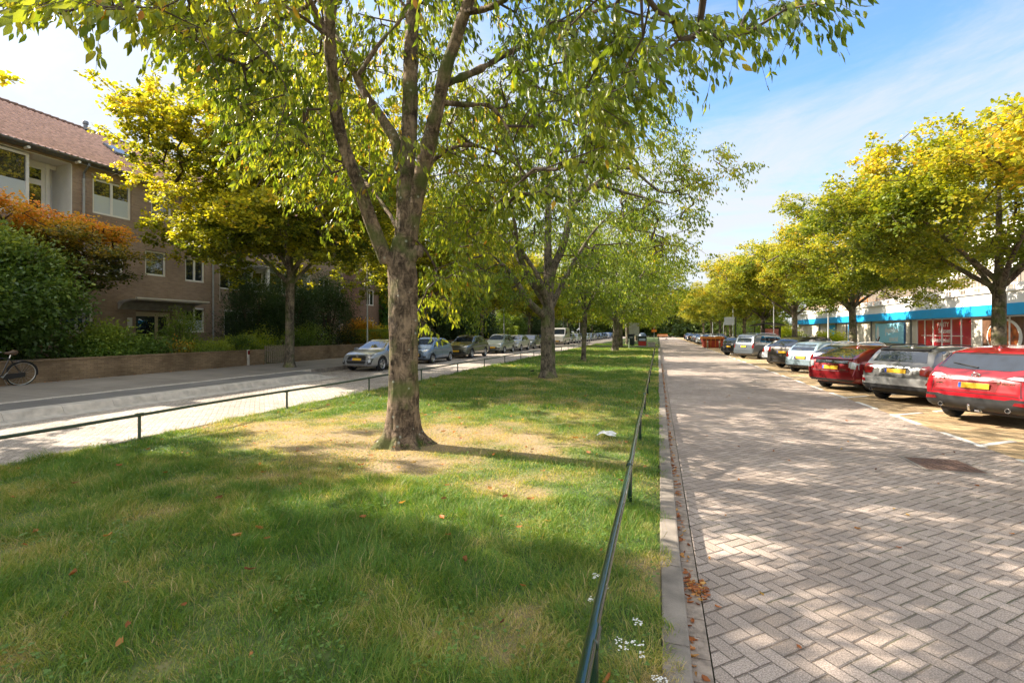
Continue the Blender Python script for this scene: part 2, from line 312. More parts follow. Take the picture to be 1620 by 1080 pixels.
M['green'] = pmat('green_rail_paint', (.006, .028, .017), .22, 0, .6, var=.15, vscale=20, coat=.6)
M['green_old'] = pmat('faded_green_paint', (.055, .075, .05), .5, 0, .5, var=.2, vscale=12)
M['steel'] = pmat('galvanised_steel', (.38, .39, .39), .5, .5, .5, var=.12)
M['black'] = pmat('black_plastic', (.018, .018, .019), .5)
M['rubber'] = pmat('tyre_rubber', (.016, .016, .017), .85, bump=.3)
M['chrome'] = pmat('chrome', (.75, .75, .76), .15, 1.0)
M['rim'] = pmat('alloy', (.42, .43, .45), .32, .8)
M['rim_dark'] = pmat('dark_alloy', (.10, .10, .11), .35, .7)
M['glass'] = glassmat('window_glass'); M['carglass'] = glassmat('car_glass', (.012, .018, .03), .03)
M['white'] = pmat('white_painted_wood', (.72, .71, .67), .5, var=.05)
M['cream'] = pmat('cream_painted_wood', (.60, .50, .32), .5, var=.06)
M['plate'] = pmat('yellow_plate', (.72, .42, .02), .4, var=.1, vscale=30)
M['plate_blue'] = pmat('plate_blue', (.02, .08, .45), .4)
M['redlens'] = pmat('red_lens', (.20, .006, .008), .1, 0, .6, coat=1)
M['clearlens'] = pmat('clear_lens', (.50, .52, .54), .12, .3, .6, coat=1)
M['amber'] = pmat('amber_lens', (.6, .2, .02), .2, coat=1)
# ---------------------------------------------------------------- the ground and its layers
def gz(x, y=None):
    'height of the lawn'
    x = np.asarray(x, float); z = .10 + .06 * np.clip(-x / 8.4, 0, 1)
    if y is not None: z = z + (fbm(x * .8 + 40, np.asarray(y) * .8 + 9, 3) - .5) * .07
    return z
RZ = .15   # the left carriageway lies a little higher
def sheet(name, x0, x1, y0, y1, z, mat, nx=1, ny=1, zf=None):
    xs = np.linspace(x0, x1, nx + 1); ys = np.linspace(y0, y1, ny + 1); X, Y = np.meshgrid(xs, ys)
    Z = np.full_like(X, z) if zf is None else zf(X, Y)
    V = np.stack([X.ravel(), Y.ravel(), Z.ravel()], 1); i = np.arange(ny)[:, None] * (nx + 1) + np.arange(nx)[None, :]
    Fa = np.stack([i, i + 1, i + nx + 2, i + nx + 1], -1).reshape(-1, 4)
    o = link(name, fastmesh(name, V, Fa, 4), mat, smooth=(nx + ny > 2)); o['kind'] = 'structure'; return o
M['ground'] = pmat('ground_earth', (.10, .11, .05), .95, var=.3, vscale=.3)
sheet('ground', -900, 900, -300, 1500, -.06, M['ground'])
sheet('road', .31, 5.3, -6, 260, 0, M['road'])
M['gut'] = brickmat('gutter_pavers', (.30, .26, .24), (.36, .31, .29), (.08, .065, .05), .13, .21)
M['gut'] = pmat('gutter_stone', (.31, .25, .20), .9, var=.4, vscale=14, bump=.9, bscale=90)
def gutter():
    b = MB(); rnd = random.Random(3); y = -3.0
    while y < 60:
        l = .205; dz = rnd.uniform(-.004, .003)
        b.bbox(.186, .302, y + .004, y + l, -.04, .002 + dz, .006); y += l + .004
    o = b.obj('gutter', M['gut']); o['kind'] = 'structure'
gutter()
def oily(X, Y): return 0 * X + .004
sheet('parking_area', 5.3, 9.9, -6, 160, .001, M['parking'])
sheet('road_left', -12.05, -8.35, -6, 260, RZ, M['road_left'])
sheet('parking_strip', -14.2, -12.05, 15.9, 260, RZ + .001, M['road_left'])
sheet('pavement_left', -18.1, -14.35, -6, 260, .37, M['tiles'], 4, 1, lambda X, Y: .33 + (-X - 14.35) / 3.75 * .07)
sheet('bus_platform', -14.2, -12.78, -6, 16.0, .325, M['asphalt'])
sheet('garden_ground', -25, -18.3, -10, 150, .45, M['soil'])
sheet('pavement_right', 10.05, 40, -6, 200, .12, M['tiles'])
def strip_blocks(name, x0, x1, y0, y1, z0, z1, L, mat, bev=.015, profile=None):
    'kerbstones laid end to end'
    b = MB(); y = y0; rnd = random.Random(9)
    while y < y1 - .01:
        e = min(y + L, y1); d = rnd.uniform(-.006, .006)
        b.bbox(x0 + d, x1 + d, y + .005, e - .005, z0, z1 + rnd.uniform(-.003, .003), bev); y = e
    o = b.obj(name, mat); o['kind'] = 'structure'; return o
strip_blocks('kerb_right', .02, .180, -4, 58, -.1, .105, 1.0, M['kerb'])
strip_blocks('kerb_parking', 9.9, 10.05, -6, 120, -.1, .13, 1.0, M['kerb'])
strip_blocks('kerb_median_left', -8.45, -8.35, -6, 120, -.1, RZ + .02, 1.0, M['kerb'])
strip_blocks('kerb_pavement', -14.35, -14.2, 16.9, 120, -.1, .34, 1.0, M['kerb'])
strip_blocks('white_edge_strip', -14.35, -14.2, -6, 16.9, .1, .345, .6, M['kerb_light'])
def bus_kerb():
    b = MB(); prof = [(-12.05, .0), (-12.05, .165), (-12.28, .18), (-12.36, .20), (-12.43, .325), (-12.46, .345), (-12.52, .352), (-12.78, .35), (-12.78, 0)]
    y = -6.0
    for k in range(22):
        L = 1.0; last = (k == 21)
        e = y + L; n = len(prof)
        sc = (lambda z: min(z, .19)) if last else (lambda z: z)
        V = [Vector((x, y + .004, z)) for x, z in prof] + [Vector((x - (.18 if last and x < -12.3 else 0), e - .004, sc(z))) for x, z in prof]
        b.add(V, [tuple(range(n)), tuple(reversed(range(n, 2 * n)))] + [(i, n + i, n + (i + 1) % n, (i + 1) % n) for i in range(n)])
        y = e
    o = b.obj('kerb_bus_platform', M['kerb_light'], smooth=False); o['kind'] = 'structure'
bus_kerb()
# painted dashes of the parking bays: along the road edge and between the bays
HEAD = R(53)
def marks():
    b = MB(); y = 8.0
    while y < 75:
        b.box(5.25, 5.35, y, y + 1.25, .0, .009); y += 2.07
    for k in range(-1, 15):
        y0 = 10.2 + 3.1 * k
        for s0, s1 in ((.05, .95), (1.45, 2.35), (2.85, 3.75), (4.25, 5.1)):
            c, s = math.cos(HEAD), math.sin(HEAD); p = Vector((5.33, y0, 0)); d = Vector((s, c, 0)); n = Vector((c, -s, 0)) * .05
            q = [p + d * s0 - n, p + d * s1 - n, p + d * s1 + n, p + d * s0 + n]
            b.add([(v.x, v.y, .008) for v in q] + [(v.x, v.y, 0) for v in q], [(3, 2, 1, 0), (0, 1, 5, 4), (1, 2, 6, 5), (2, 3, 7, 6), (3, 0, 4, 7)])
    o = b.obj('road_markings', M['white_paint']); o['kind'] = 'structure'
marks()
b = MB().box(3.62, 4.42, 8.15, 8.95, 0, .006); o = b.obj('manhole_rim', M['kerb']); o['kind'] = 'structure'
def manhole():
    M['rust'] = pmat('rusty_cast_iron', (.14, .085, .065), .8, .2, var=.3, vscale=20, bump=.8, bscale=60)
    r = empty('manhole_cover', (4.02, 8.55, .004), 0, 'rusty square cast iron cover set in the right hand road', 'manhole cover')
    b = MB().bbox(-.34, .34, -.34, .34, 0, .008, .004); b.obj('lid', M['rust'], r)
    b = MB()
    for i in range(-4, 5):
        for j in range(-4, 5): b.box(i * .07 - .014, i * .07 + .014, j * .07 - .014, j * .07 + .014, .008, .012)
    b.obj('tread_pattern', M['rust'], r)
manhole()
# ---------------------------------------------------------------- lawn
TREES_MED = [(-4.03, 6.92), (-4.2, 18.5), (-4.4, 29.3), (-3.95, 46.5), (-4.2, 56), (-4.0, 67), (-4.2, 80)]
def dry(x, y):
    'how parched the turf is, 0..1, with a painted sunlit band added'
    x = np.asarray(x, float); y = np.asarray(y, float)
    d = np.zeros_like(x)
    for (a, c), w in zip(TREES_MED[:3], (1.0, .55, .3)):
        r = np.hypot((x - a) / 1.35, y - c + .1); d = np.maximum(d, w * np.clip(1.12 - r / 2.7, 0, 1))
    band = np.clip(1 - np.abs(y - 7.4) / 3.2, 0, 1) * .30  # sunlit strip of lawn put into the grass colour as extra yellow
    n = fbm(x * .55 + 5, y * .75 + 2, 4); n2 = fbm(x * 2.3 + 50, y * 2.3 + 70, 3)
    v = d * (.30 + 1.15 * n) + band + (n - .52) * 1.4 + (n2 - .5) * 1.25 + .03
    v = v + np.clip((x + 1.15) / 1.0, 0, 1) * .16 * (n2 > .5)      # the verge beside the kerb is scruffier
    return np.clip(v, 0, 1)
def grass_ground():
    m, nt, b = newmat('turf_base'); N = nt.nodes.new; L = nt.links.new
    at = N('ShaderNodeAttribute'); at.attribute_name = 'dry'; tc = N('ShaderNodeTexCoord')
    n = N('ShaderNodeTexNoise'); n.inputs['Scale'].default_value = 22; n.inputs['Detail'].default_value = 6; L(tc.outputs['Object'], n.inputs[0])
    f = math_node(nt, 'ADD', at.outputs['Fac'], math_node(nt, 'MULTIPLY_ADD', n.outputs[0], .7, -.35))
    L(ramp(nt, f, [(0, (.055, .095, .022)), (.35, (.12, .15, .04)), (.65, (.24, .19, .09)), (1, (.33, .24, .14))]), b.inputs['Base Color']); b.inputs['Roughness'].default_value = .95
    bu = N('ShaderNodeBump'); bu.inputs['Strength'].default_value = 1; bu.inputs['Distance'].default_value = .03; L(n.outputs[0], bu.inputs['Height']); L(bu.outputs[0], b.inputs['Normal'])
    o = sheet('lawn_ground', -8.36, .02, -4, 150, .1, m, 60, 700, lambda X, Y: gz(X, Y) - .012 - .03 * (X > -.05))
    me = o.data; co = np.empty(len(me.vertices) * 3, np.float32); me.vertices.foreach_get('co', co); co = co.reshape(-1, 3)
    a = me.attributes.new('dry', 'FLOAT', 'POINT'); a.data.foreach_set('value', dry(co[:, 0], co[:, 1]).astype(np.float32))
grass_ground()
M['grass'] = leafmat('grass_blades', [(0, (.055, .145, .020)), (.3, (.11, .215, .032)), (.5, (.26, .305, .055)), (.72, (.44, .36, .14)), (1, (.56, .43, .24))], .32, .5)
def grass(name, x0, x1, y0, y1, dens, h, w, seed, label, fall=None):
    rs = np.random.RandomState(seed); n = int((x1 - x0) * (y1 - y0) * dens)
    x = rs.uniform(x0, x1, n); y = rs.uniform(y0, y1, n)
    if fall: keep = rs.rand(n) < fall(x, y); x = x[keep]; y = y[keep]
    # only what the lens or a step beside it can see
    px, py, d = proj(np.stack([x, y, np.zeros_like(x)], 1)); k = (d > .3) & (px > -350) & (px < 1900) & (py < 1500)
    x = x[k]; y = y[k]; n = len(x)
    D = dry(x, y); cl = fbm(x * 3.1 + 8, y * 3.1 + 3, 3); big = fbm(x * .9 + 80, y * .9 + 20, 2)
    # tufts: pull blades towards tuft centres
    hh = h * (.35 + 1.25 * np.clip(cl * 1.7 - .35, 0, 1.2)) * (1.15 - .75 * D) * rs.uniform(.55, 1.35, n)
    edge = np.minimum(np.clip((x + 8.5) / .5, 0, 1), 1); hh = hh * (1 + .5 * (1 - edge))
    az = fbm(x * 2.6 + 31, y * 2.6 + 11, 2) * 16 + rs.normal(0, 1.25, n); lean = rs.uniform(.35, 1.35, n) + .35 * big
    ww = w * rs.uniform(.6, 1.3, n)
    dx = np.cos(az); dy = np.sin(az); sx = -dy; sy = dx; z = gz(x, y) - .015
    # blade faces turn at random about their own axis
    tw = rs.uniform(0, math.pi, n); sx, sy = np.cos(tw), np.sin(tw)
    l1 = np.sin(lean * .5) * .5; z1 = np.cos(lean * .5) * .5; l2 = l1 + np.sin(lean * 1.25) * .5; z2 = z1 + np.cos(np.minimum(lean * 1.25, 1.9)) * .5
    P = np.empty((n, 5, 3), np.float32)
    P[:, 0] = np.stack([x - sx * ww / 2, y - sy * ww / 2, z], 1); P[:, 1] = np.stack([x + sx * ww / 2, y + sy * ww / 2, z], 1)
    mx, my, mz = x + dx * l1 * hh, y + dy * l1 * hh, z + z1 * hh
    P[:, 2] = np.stack([mx + sx * ww * .4, my + sy * ww * .4, mz], 1); P[:, 3] = np.stack([mx - sx * ww * .4, my - sy * ww * .4, mz], 1)
    P[:, 4] = np.stack([x + dx * l2 * hh, y + dy * l2 * hh, z + z2 * hh], 1)
    b0 = np.arange(n)[:, None] * 5
    T = np.concatenate([b0 + [0, 1, 2], b0 + [0, 2, 3], b0 + [3, 2, 4]], 1).reshape(-1, 3)
    me = fastmesh(name, P.reshape(-1, 3), T, 3)
    tint = np.clip(.29 + .50 * D + rs.normal(0, .13, n) + (big - .5) * .25 + .5 * (rs.rand(n) < .025 + .22 * D), 0, 1)
    a = me.attributes.new('tint', 'FLOAT', 'FACE'); a.data.foreach_set('value', np.repeat(tint, 3).astype(np.float32))
    o = link(name, me, M['grass'], smooth=True); tag(o, label, 'grass', kind='stuff'); return o
grass('grass', -8.42, .12, -.2, 5.2, 6200, .10, .0042, 1, 'long green grass of the shaded near lawn beside the green rail', fall=lambda x, y: x < .015 + .48 * (fbm(y * 4, y * 0 + 3, 3) - .34))
grass('grass', -8.42, .10, 5.2, 11, 3200, .06, .0058, 2, 'short parched yellow grass round the big near tree', fall=lambda x, y: x < .015 + .48 * (fbm(y * 4, y * 0 + 3, 3) - .34))
grass('grass', -8.42, .03, 11, 24, 900, .08, .011, 3, 'mid distance lawn grass round the second tree')
grass('grass', -8.42, .03, 24, 70, 260, .09, .024, 4, 'far lawn grass running up the median')
def clover():
    'broad leaved weeds and clover patches in the near turf, and pale seed stalks'
    M['clover'] = leafmat('clover_leaves', [(0, (.07, .15, .03)), (1, (.17, .27, .06))], .3, .5); M['straw'] = leafmat('seed_stalks', [(0, (.30, .28, .12)), (1, (.50, .42, .24))], .3, .6)
    rs = np.random.RandomState(77); n = 5200; x = rs.uniform(-7.5, .02, n * 3); y = 1.0 + rs.rand(n * 3) ** 1.4 * 8; k = fbm(x * 1.9 + 3, y * 1.9 + 60, 2) > .56; x = x[k][:n]; y = y[k][:n]; n = len(x)
    B = np.repeat(np.stack([x, y, gz(x, y) + rs.uniform(.035, .075, n)], 1), 3, 0); a = np.repeat(rs.uniform(0, 6.28, n), 3) + np.tile([0, 2.09, 4.19], n)
    A = np.stack([np.cos(a), np.sin(a), rs.uniform(-.1, .5, len(a))], 1); S = np.stack([-np.sin(a), np.cos(a), rs.normal(0, .2, len(a))], 1)
    L = np.repeat(rs.uniform(.009, .019, n), 3); V, Fa = leaves(B, A, S, L, L * .95, [(0, 0), (.3, -.45), (.8, -.45), (.95, 0), (.8, .45), (.3, .45)], .15, rs)
    me = fastmesh('clover', V, Fa, 3); t = me.attributes.new('tint', 'FLOAT', 'FACE'); t.data.foreach_set('value', np.repeat(rs.rand(len(B)), 6).astype(np.float32)); tag(link('clover', me, M['clover']), 'patches of round leaved clover low in the near lawn', 'clover', kind='stuff')
    n = 900; x = rs.uniform(-8.3, .08, n); y = 1.2 + rs.rand(n) * 12; z = gz(x, y); h = rs.uniform(.10, .26, n); az = rs.uniform(0, 6.28, n); ln = rs.uniform(.05, .5, n) * h
    p0 = np.stack([x, y, z], 1); p1 = np.stack([x + np.cos(az) * ln * .4, y + np.sin(az) * ln * .4, z + h * .6], 1); p2 = np.stack([x + np.cos(az) * ln, y + np.sin(az) * ln, z + h], 1)
    r = np.full(n, .0011); V1, F1 = frusta(p0, p1, r, r, 3); V2, F2 = frusta(p1, p2, r, r * 1.9, 3); V = np.vstack([V1, V2]); Fa = np.vstack([F1, F2 + len(V1)])
    me = fastmesh('seed_stalks', V, Fa, 4); t = me.attributes.new('tint', 'FLOAT', 'FACE'); t.data.foreach_set('value', rs.rand(len(Fa)).astype(np.float32)); tag(link('seed_stalks', me, M['straw']), 'thin pale seed stalks standing above the grass', 'grass stalks', kind='stuff')
# ---------------------------------------------------------------- rails
def rail(x, z, y0, y1, py, mat, rad, label, zb, stops=()):
    r = empty('guard_rail', (x, y0, 0), 0, label, 'railing', 'green tube rails along the lawn')
    b = MB(); pts = [(.006 * math.sin(y * 1.3 + 1), y - y0, z + .010 * math.sin(y * 1.01)) for y in np.arange(y0, y1 + .01, 1.0)]
    b.tube(pts, rad, 14); b.obj('rail', mat, r, True)
    for y in py:
        q = MB().tube([(0, y - y0, zb - .1), (0, y - y0, z - rad * .4)], rad * .92, 12).tube([(0, y - y0 - .07, z), (0, y - y0 - .065, z), (0, y - y0 + .065, z), (0, y - y0 + .07, z)], [rad * 1.02, rad * 1.22, rad * 1.22, rad * 1.02], 14)
        q.obj('post', mat, r, True)
rail(-.3, .50, -1.5, 57.5, [y for y in np.arange(2.3, 57, 3.1)], M['green'], .030, 'glossy dark green tube rail along the kerb of the right hand road', .08)
rail(-8.3, .575, -4.2, 61.2, [y for y in np.arange(-.85, 61, 3.3)], M['green_old'], .026, 'faded green tube rail along the left edge of the lawn', .12)
# ---------------------------------------------------------------- fallen leaves, litter, wild flowers
M['dead'] = leafmat('fallen_leaf', [(0, (.16, .05, .02)), (.5, (.42, .15, .05)), (1, (.60, .38, .12))], .2, .6)
def curled(n, rs, px, py, pz, size):
    'curled leaf meshes: 3x3 grids bent into shells'
    g = np.array([(a, c) for a in (-1, 0, 1) for c in (-1, 0, 1)], float)
    out = np.empty((n, 9, 3)); s = size * rs.uniform(.6, 1.3, n)
    for i in range(9):
        a, c = g[i]; wfac = 1 - .55 * a * a
        lx = a * s * .5; ly = c * s * .27 * wfac; lz = s * (.10 * c * c * rs.uniform(.4, 2.6, n) + .10 * a * a * rs.uniform(0, 1.8, n))
        out[:, i] = np.stack([lx, ly, lz], 1)
    az = rs.uniform(0, 6.28, n); tx = rs.uniform(-.7, .7, n)
    y2 = out[:, :, 1] * np.cos(tx)[:, None] - out[:, :, 2] * np.sin(tx)[:, None]; z2 = out[:, :, 1] * np.sin(tx)[:, None] + out[:, :, 2] * np.cos(tx)[:, None]
    x3 = out[:, :, 0] * np.cos(az)[:, None] - y2 * np.sin(az)[:, None]; y3 = out[:, :, 0] * np.sin(az)[:, None] + y2 * np.cos(az)[:, None]
    V = np.stack([x3 + px[:, None], y3 + py[:, None], z2 + pz[:, None]], -1).reshape(-1, 3)
    b0 = np.arange(n)[:, None, None] * 9; q = np.array([[0, 1, 4, 3], [1, 2, 5, 4], [3, 4, 7, 6], [4, 5, 8, 7]])[None]
    return V, (b0 + q).reshape(-1, 4)
def litter():
    rs = np.random.RandomState(4)
    n = 210; x = rs.uniform(-8, -.1, n); y = 1.2 + 14 * rs.rand(n) ** 1.3; z = gz(x, y) + .045
    V, Fa = curled(n, rs, x, y, z, .068)
    me = fastmesh('fallen_leaves', V, Fa, 4); a = me.attributes.new('tint', 'FLOAT', 'FACE'); a.data.foreach_set('value', np.repeat(np.clip(rs.normal(.5, .25, n), 0, 1), 4).astype(np.float32))
    tag(link('fallen_leaves', me, M['dead'], smooth=True), 'curled orange brown leaves scattered over the lawn', 'fallen leaves', kind='stuff')
    # drift in the gutter, densest in one heap, and along the pavement wall
    xs, ys, zs = [], [], []
    n1 = 75; xs.append(rs.normal(.262, .045, n1)); ys.append(rs.normal(3.88, .10, n1)); zs.append(.006 + rs.rand(n1) * .025)
    n2 = 480; xs.append(.195 + np.abs(rs.normal(0, .03, n2))); ys.append(rs.uniform(1.5, 30, n2)); zs.append(np.full(n2, .008))
    n3 = 170; xs.append(-8.3 + 0 * rs.rand(n3) - 9.75 + rs.rand(n3) * .25 ** 1); ys.append(rs.uniform(8, 30, n3)); zs.append(np.full(n3, .41))
    n4 = 60; xs.append(rs.uniform(.3, 5, n4)); ys.append(rs.uniform(2, 20, n4)); zs.append(np.full(n4, .006))
    x, y, z = map(np.concatenate, (xs, ys, zs)); n = len(x)
    V, Fa = curled(n, rs, x, y, z, .042)
    me = fastmesh('gutter_leaves', V, Fa, 4); a = me.attributes.new('tint', 'FLOAT', 'FACE'); a.data.foreach_set('value', np.repeat(np.clip(rs.normal(.45, .25, n), 0, 1), 4).astype(np.float32))
    tag(link('gutter_leaves', me, M['dead'], smooth=True), 'dry brown leaves heaped in the gutter and blown along the kerb and wall', 'fallen leaves', kind='stuff')
litter()
def yarrow():
    M['stem'] = pmat('green_stem', (.10, .17, .04), .6); M['petal'] = pmat('white_petals', (.75, .74, .70), .6); M['yflower'] = pmat('yellow_petals', (.75, .60, .03), .5)
    rs = random.Random(7)
    spots = [(-.40, 3.30, .2, .16), (-.13, 3.0, .14, .05), (-.10, 2.62, .22, .2), (-.01, 2.50, .16, .07), (.0, 2.37, .13, .05), (.08, 2.2, .18, .1), (.02, 2.02, .2, .15), (.1, 1.95, .16, .1), (.06, 1.82, .15, .1), (-.42, 3.13, .12, .04), (-.15, 2.42, .13, .05)]
    lab = ['white yarrow plant left of the green rail', 'small white yarrow plant beside the rail, farthest up the verge', 'white yarrow with the broadest flower heads in the verge right of the rail', 'white yarrow just below the broad headed one',
           'low white yarrow in the middle of the verge', 'white yarrow leaning over the edge of the kerb', 'large white yarrow above the fallen red leaf at the kerb', 'white yarrow hanging over the kerb by the gutter', 'white yarrow at the very bottom of the verge', 'tiny white yarrow left of the rail', 'pinkish small yarrow close right of the rail']
    for (x, y, h, w), lb in zip(spots, lab):
        z0 = float(gz(x, y)) - .01; r = empty('yarrow_plant', (x, y, z0), 0, lb, 'flower', 'white yarrow by the kerb'); st = MB(); fl = MB()
        for k in range(2 + int(w * 18)):
            a = rs.uniform(0, 6.28); d = w * rs.uniform(.1, .6); tip = Vector((math.cos(a) * d, math.sin(a) * d, h * rs.uniform(.6, 1)))
            st.tube([(0, 0, 0), tip * .5 + Vector((0, 0, .03)), tip], [.002, .0015, .001], 4, False)
            fl = MB()
            for q in range(11):
                c = tip + Vector((rs.uniform(-.026, .026), rs.uniform(-.026, .026), rs.uniform(-.003, .006))); m = 5; rr = rs.uniform(.0045, .0075)
                V = [c + Vector((0, 0, .003))] + [c + Vector((math.cos(2 * math.pi * j / 10) * rr * (1 if j % 2 else .6), math.sin(2 * math.pi * j / 10) * rr * (1 if j % 2 else .6), 0)) for j in range(10)]
                fl.add(V, [(0, 1 + j, 1 + (j + 1) % 10) for j in range(10)])
            fl.obj('flower_head', M['petal'], r)
        st.obj('stem', M['stem'], r)
    for (x, y), lb in zip([(.0, 2.21), (-.03, 2.12), (-.30, 1.93), (-5.2, 5.0)], ['yellow flower by the kerb, the farther of the pair', 'yellow flower by the kerb, the nearer of the pair', 'yellow flower just right of the rail foot', 'yellow flower alone far out in the lawn']):
        z0 = float(gz(x, y)); r = empty('yellow_flower', (x, y, z0), 0, lb, 'flower', 'small yellow flowers'); MB().tube([(0, 0, 0), (.005, .004, .06)], .0012, 4).obj('stem', M['stem'], r)
        fl = MB(); c = Vector((.005, .004, .062)); fl.add([c + Vector((0, 0, .003))] + [c + Vector((math.cos(math.pi * j / 8) * .012 * (1 if j % 2 else .7), math.sin(math.pi * j / 8) * .012 * (1 if j % 2 else .7), 0)) for j in range(16)], [(0, 1 + j, 1 + (j + 1) % 16) for j in range(16)]); fl.obj('petals', M['yflower'], r)
yarrow()
def rag():
    rs = np.random.RandomState(8); u, v = np.meshgrid(np.linspace(-1, 1, 15), np.linspace(-1, 1, 11)); u = u.ravel(); v = v.ravel()
    z = .05 * fbm(u * 2.1 + 3, v * 2.1 + 9, 3) * 2.2 * (1.1 - .5 * (u * u + v * v)); x = u * .13 * (1 + .3 * np.sin(v * 5)); y = v * .09 * (1 + .35 * np.sin(u * 4))
    i = np.arange(10)[:, None] * 15 + np.arange(14)[None]; Fa = np.stack([i, i + 1, i + 16, i + 15], -1).reshape(-1, 4)
    M['rag'] = pmat('white_plastic', (.75, .74, .73), .4)
    o = link('plastic_bag', fastmesh('plastic_bag', np.stack([x, y, np.maximum(z, 0.004)], 1), Fa, 4), M['rag'], smooth=True); o.location = (-.87, 8.55, float(gz(-.87, 8.55)) + .03)
    tag(o, 'crumpled white plastic scrap on the grass left of the rail', 'litter')
rag()
def bird():
    M['bird'] = pmat('black_feathers', (.012, .012, .016), .5); bm = bmesh.new(); sl = bm.verts.layers.skin.verify()
    pts = [(-.17, 0, .10, .012), (-.09, 0, .135, .03), (0, 0, .15, .052), (.08, 0, .175, .05), (.12, 0, .205, .03), (.15, 0, .235, .034), (.175, 0, .235, .026)]
    V = [bm.verts.new(p[:3]) for p in pts]
    for a, c in zip(V, V[1:]): bm.edges.new((a, c))
    me = bpy.data.meshes.new('bird')
    for v, p in zip(V, pts): v[sl].radius = (p[3], p[3])
    bm.to_mesh(me); bm.free(); r = empty('black_bird', (-5.1, 19.6, .14), R(10), 'small black bird standing on the shaded lawn left of the second tree', 'bird')
    o = link('body', me, M['bird'], r); o.modifiers.new('s', 'SKIN'); s = o.modifiers.new('u', 'SUBSURF'); s.levels = 2; s.render_levels = 2
    b = MB().tube([(.195, 0, .235), (.235, 0, .228)], [.011, .002], 6); b.obj('beak', M['bird'], r, True)
    for sy in (-1, 1):
        b = MB().tube([(.01, sy * .025, .11), (.0, sy * .025, .05), (.012, sy * .025, .0)], .005, 5).tube([(-.02, sy * .025, .004), (.04, sy * .03, .004)], .004, 5); b.obj('leg', M['bird'], r)
        b = MB(); b.add([(.07, sy * .052, .18), (-.02, sy * .06, .175), (-.16, sy * .02, .115), (-.06, sy * .055, .12), (.04, sy * .055, .13)], [(0, 1, 2, 3, 4)]); b.obj('wing', M['bird'], r)
bird()
# ---------------------------------------------------------------- trees
def W(px, py, t):
    'point seen at photo pixel (px, py) at depth t along the view axis: used to read limb shapes off the photo'
    u = (px - 810) / F_PX; return Vector((t * (-math.sin(TH) + u * math.cos(TH)), t * (math.cos(TH) + u * math.sin(TH)), HC - (py - HORIZ) / F_PX * t))
def smooth_poly(pts, rad, step):
    'Catmull-Rom through the points, resampled'
    P = [np.array(p, float) for p in pts]; P = [2 * P[0] - P[1]] + P + [2 * P[-1] - P[-2]]; out = []; rr = []
    for i in range(1, len(P) - 2):
        n = max(1, int(np.linalg.norm(P[i + 1] - P[i]) / step))
        for k in range(n):
            t = k / n; a, b, c, d = P[i - 1:i + 3]
            out.append(.5 * ((2 * b) + (-a + c) * t + (2 * a - 5 * b + 4 * c - d) * t * t + (-a + 3 * b - 3 * c + d) * t ** 3)); rr.append(rad[i - 1] * (1 - t) + rad[i] * t)
    out.append(P[-2]); rr.append(rad[-1]); return np.array(out), np.array(rr)
def frusta(p0, p1, r0, r1, k=5):
    d = p1 - p0; L = np.linalg.norm(d, axis=1, keepdims=True) + 1e-9; d = d / L
    ref = np.where(np.abs(d[:, 2:3]) < .9, np.array([[0, 0, 1.]]), np.array([[1., 0, 0]])); a = np.cross(d, ref); a /= np.linalg.norm(a, axis=1, keepdims=True) + 1e-9; b = np.cross(d, a)
    th = np.arange(k) * 2 * math.pi / k; ring = a[:, None] * np.cos(th)[None, :, None] + b[:, None] * np.sin(th)[None, :, None]
    V = np.concatenate([p0[:, None] + ring * r0[:, None, None], p1[:, None] + ring * r1[:, None, None]], 1).reshape(-1, 3)
    n = len(p0); b0 = np.arange(n)[:, None, None] * 2 * k; j = np.arange(k); q = np.stack([j, (j + 1) % k, k + (j + 1) % k, k + j], 1)[None]
    return V, (b0 + q).reshape(-1, 4)
def grow(limbs, targets, rs, step=.32, rtip=.0055, sag=.0, power=.5, maxr=.07):
    'connects every twig target to the nearest wood; returns twig segments and the direction each twig arrives with'
    pos = []; par = []; cap = []
    for P, rr in limbs:
        for i in range(len(P)):
            if i > len(P) * .12: pos.append(P[i]); par.append(-1); cap.append(rr[i])
    n0 = len(pos); T = np.asarray(targets); LP = np.array(pos)
    dist = np.array([np.min(np.sum((LP - t) ** 2, 1)) for t in T]); order = np.argsort(dist)
    A = np.zeros((n0 + len(T) * 12 + 10, 3)); A[:n0] = LP; n = n0; par = par + [0] * (len(A) - n0); arr = np.zeros((len(T), 3)); leafn = []
    for o in order:
        t = T[o]; d = A[:n] - t; q = np.sum(d * d, 1) + np.where(d[:, 2] > 0, 1.2 * d[:, 2] ** 2, 0); i = int(np.argmin(q)); L = np.linalg.norm(d[i]); s = max(1, min(11, int(L / step)))
        if n + s >= len(A): break
        prev = i; v = t - A[i]; side = rs.normal(0, .09, 3) * L
        for k in range(1, s + 1):
            f = k / s; p = A[i] + v * f + side * math.sin(f * math.pi) + np.array([0, 0, sag * L * math.sin(f * math.pi)]) ; A[n] = p; par[n] = prev; prev = n; n += 1
        leafn.append(prev); arr[o] = v / (L + 1e-6)
    cnt = np.zeros(n); cnt[leafn] += 1
    for i in range(n - 1, n0 - 1, -1): cnt[par[i]] += cnt[i]
    idx = np.arange(n0, n); pr = np.array([par[i] for i in idx])
    r = np.minimum(rtip * np.maximum(cnt[:n], 1) ** power, maxr); r[:n0] = 0
    r1 = r[idx]; r0 = np.where(pr < n0, r1 * 1.25, r[pr])
    r0 = np.minimum(r0, r1 * 1.8)
    return frusta(A[pr], A[idx], r0, r1), arr
OUT_CH = [(0, 0), (.22, -.42), (.55, -.5), (1, 0), (.55, .5), (.22, .42)]
OUT_MA = [(0, 0), (.15, -.52), (.62, -.46), (1, 0), (.62, .46), (.15, .52)]
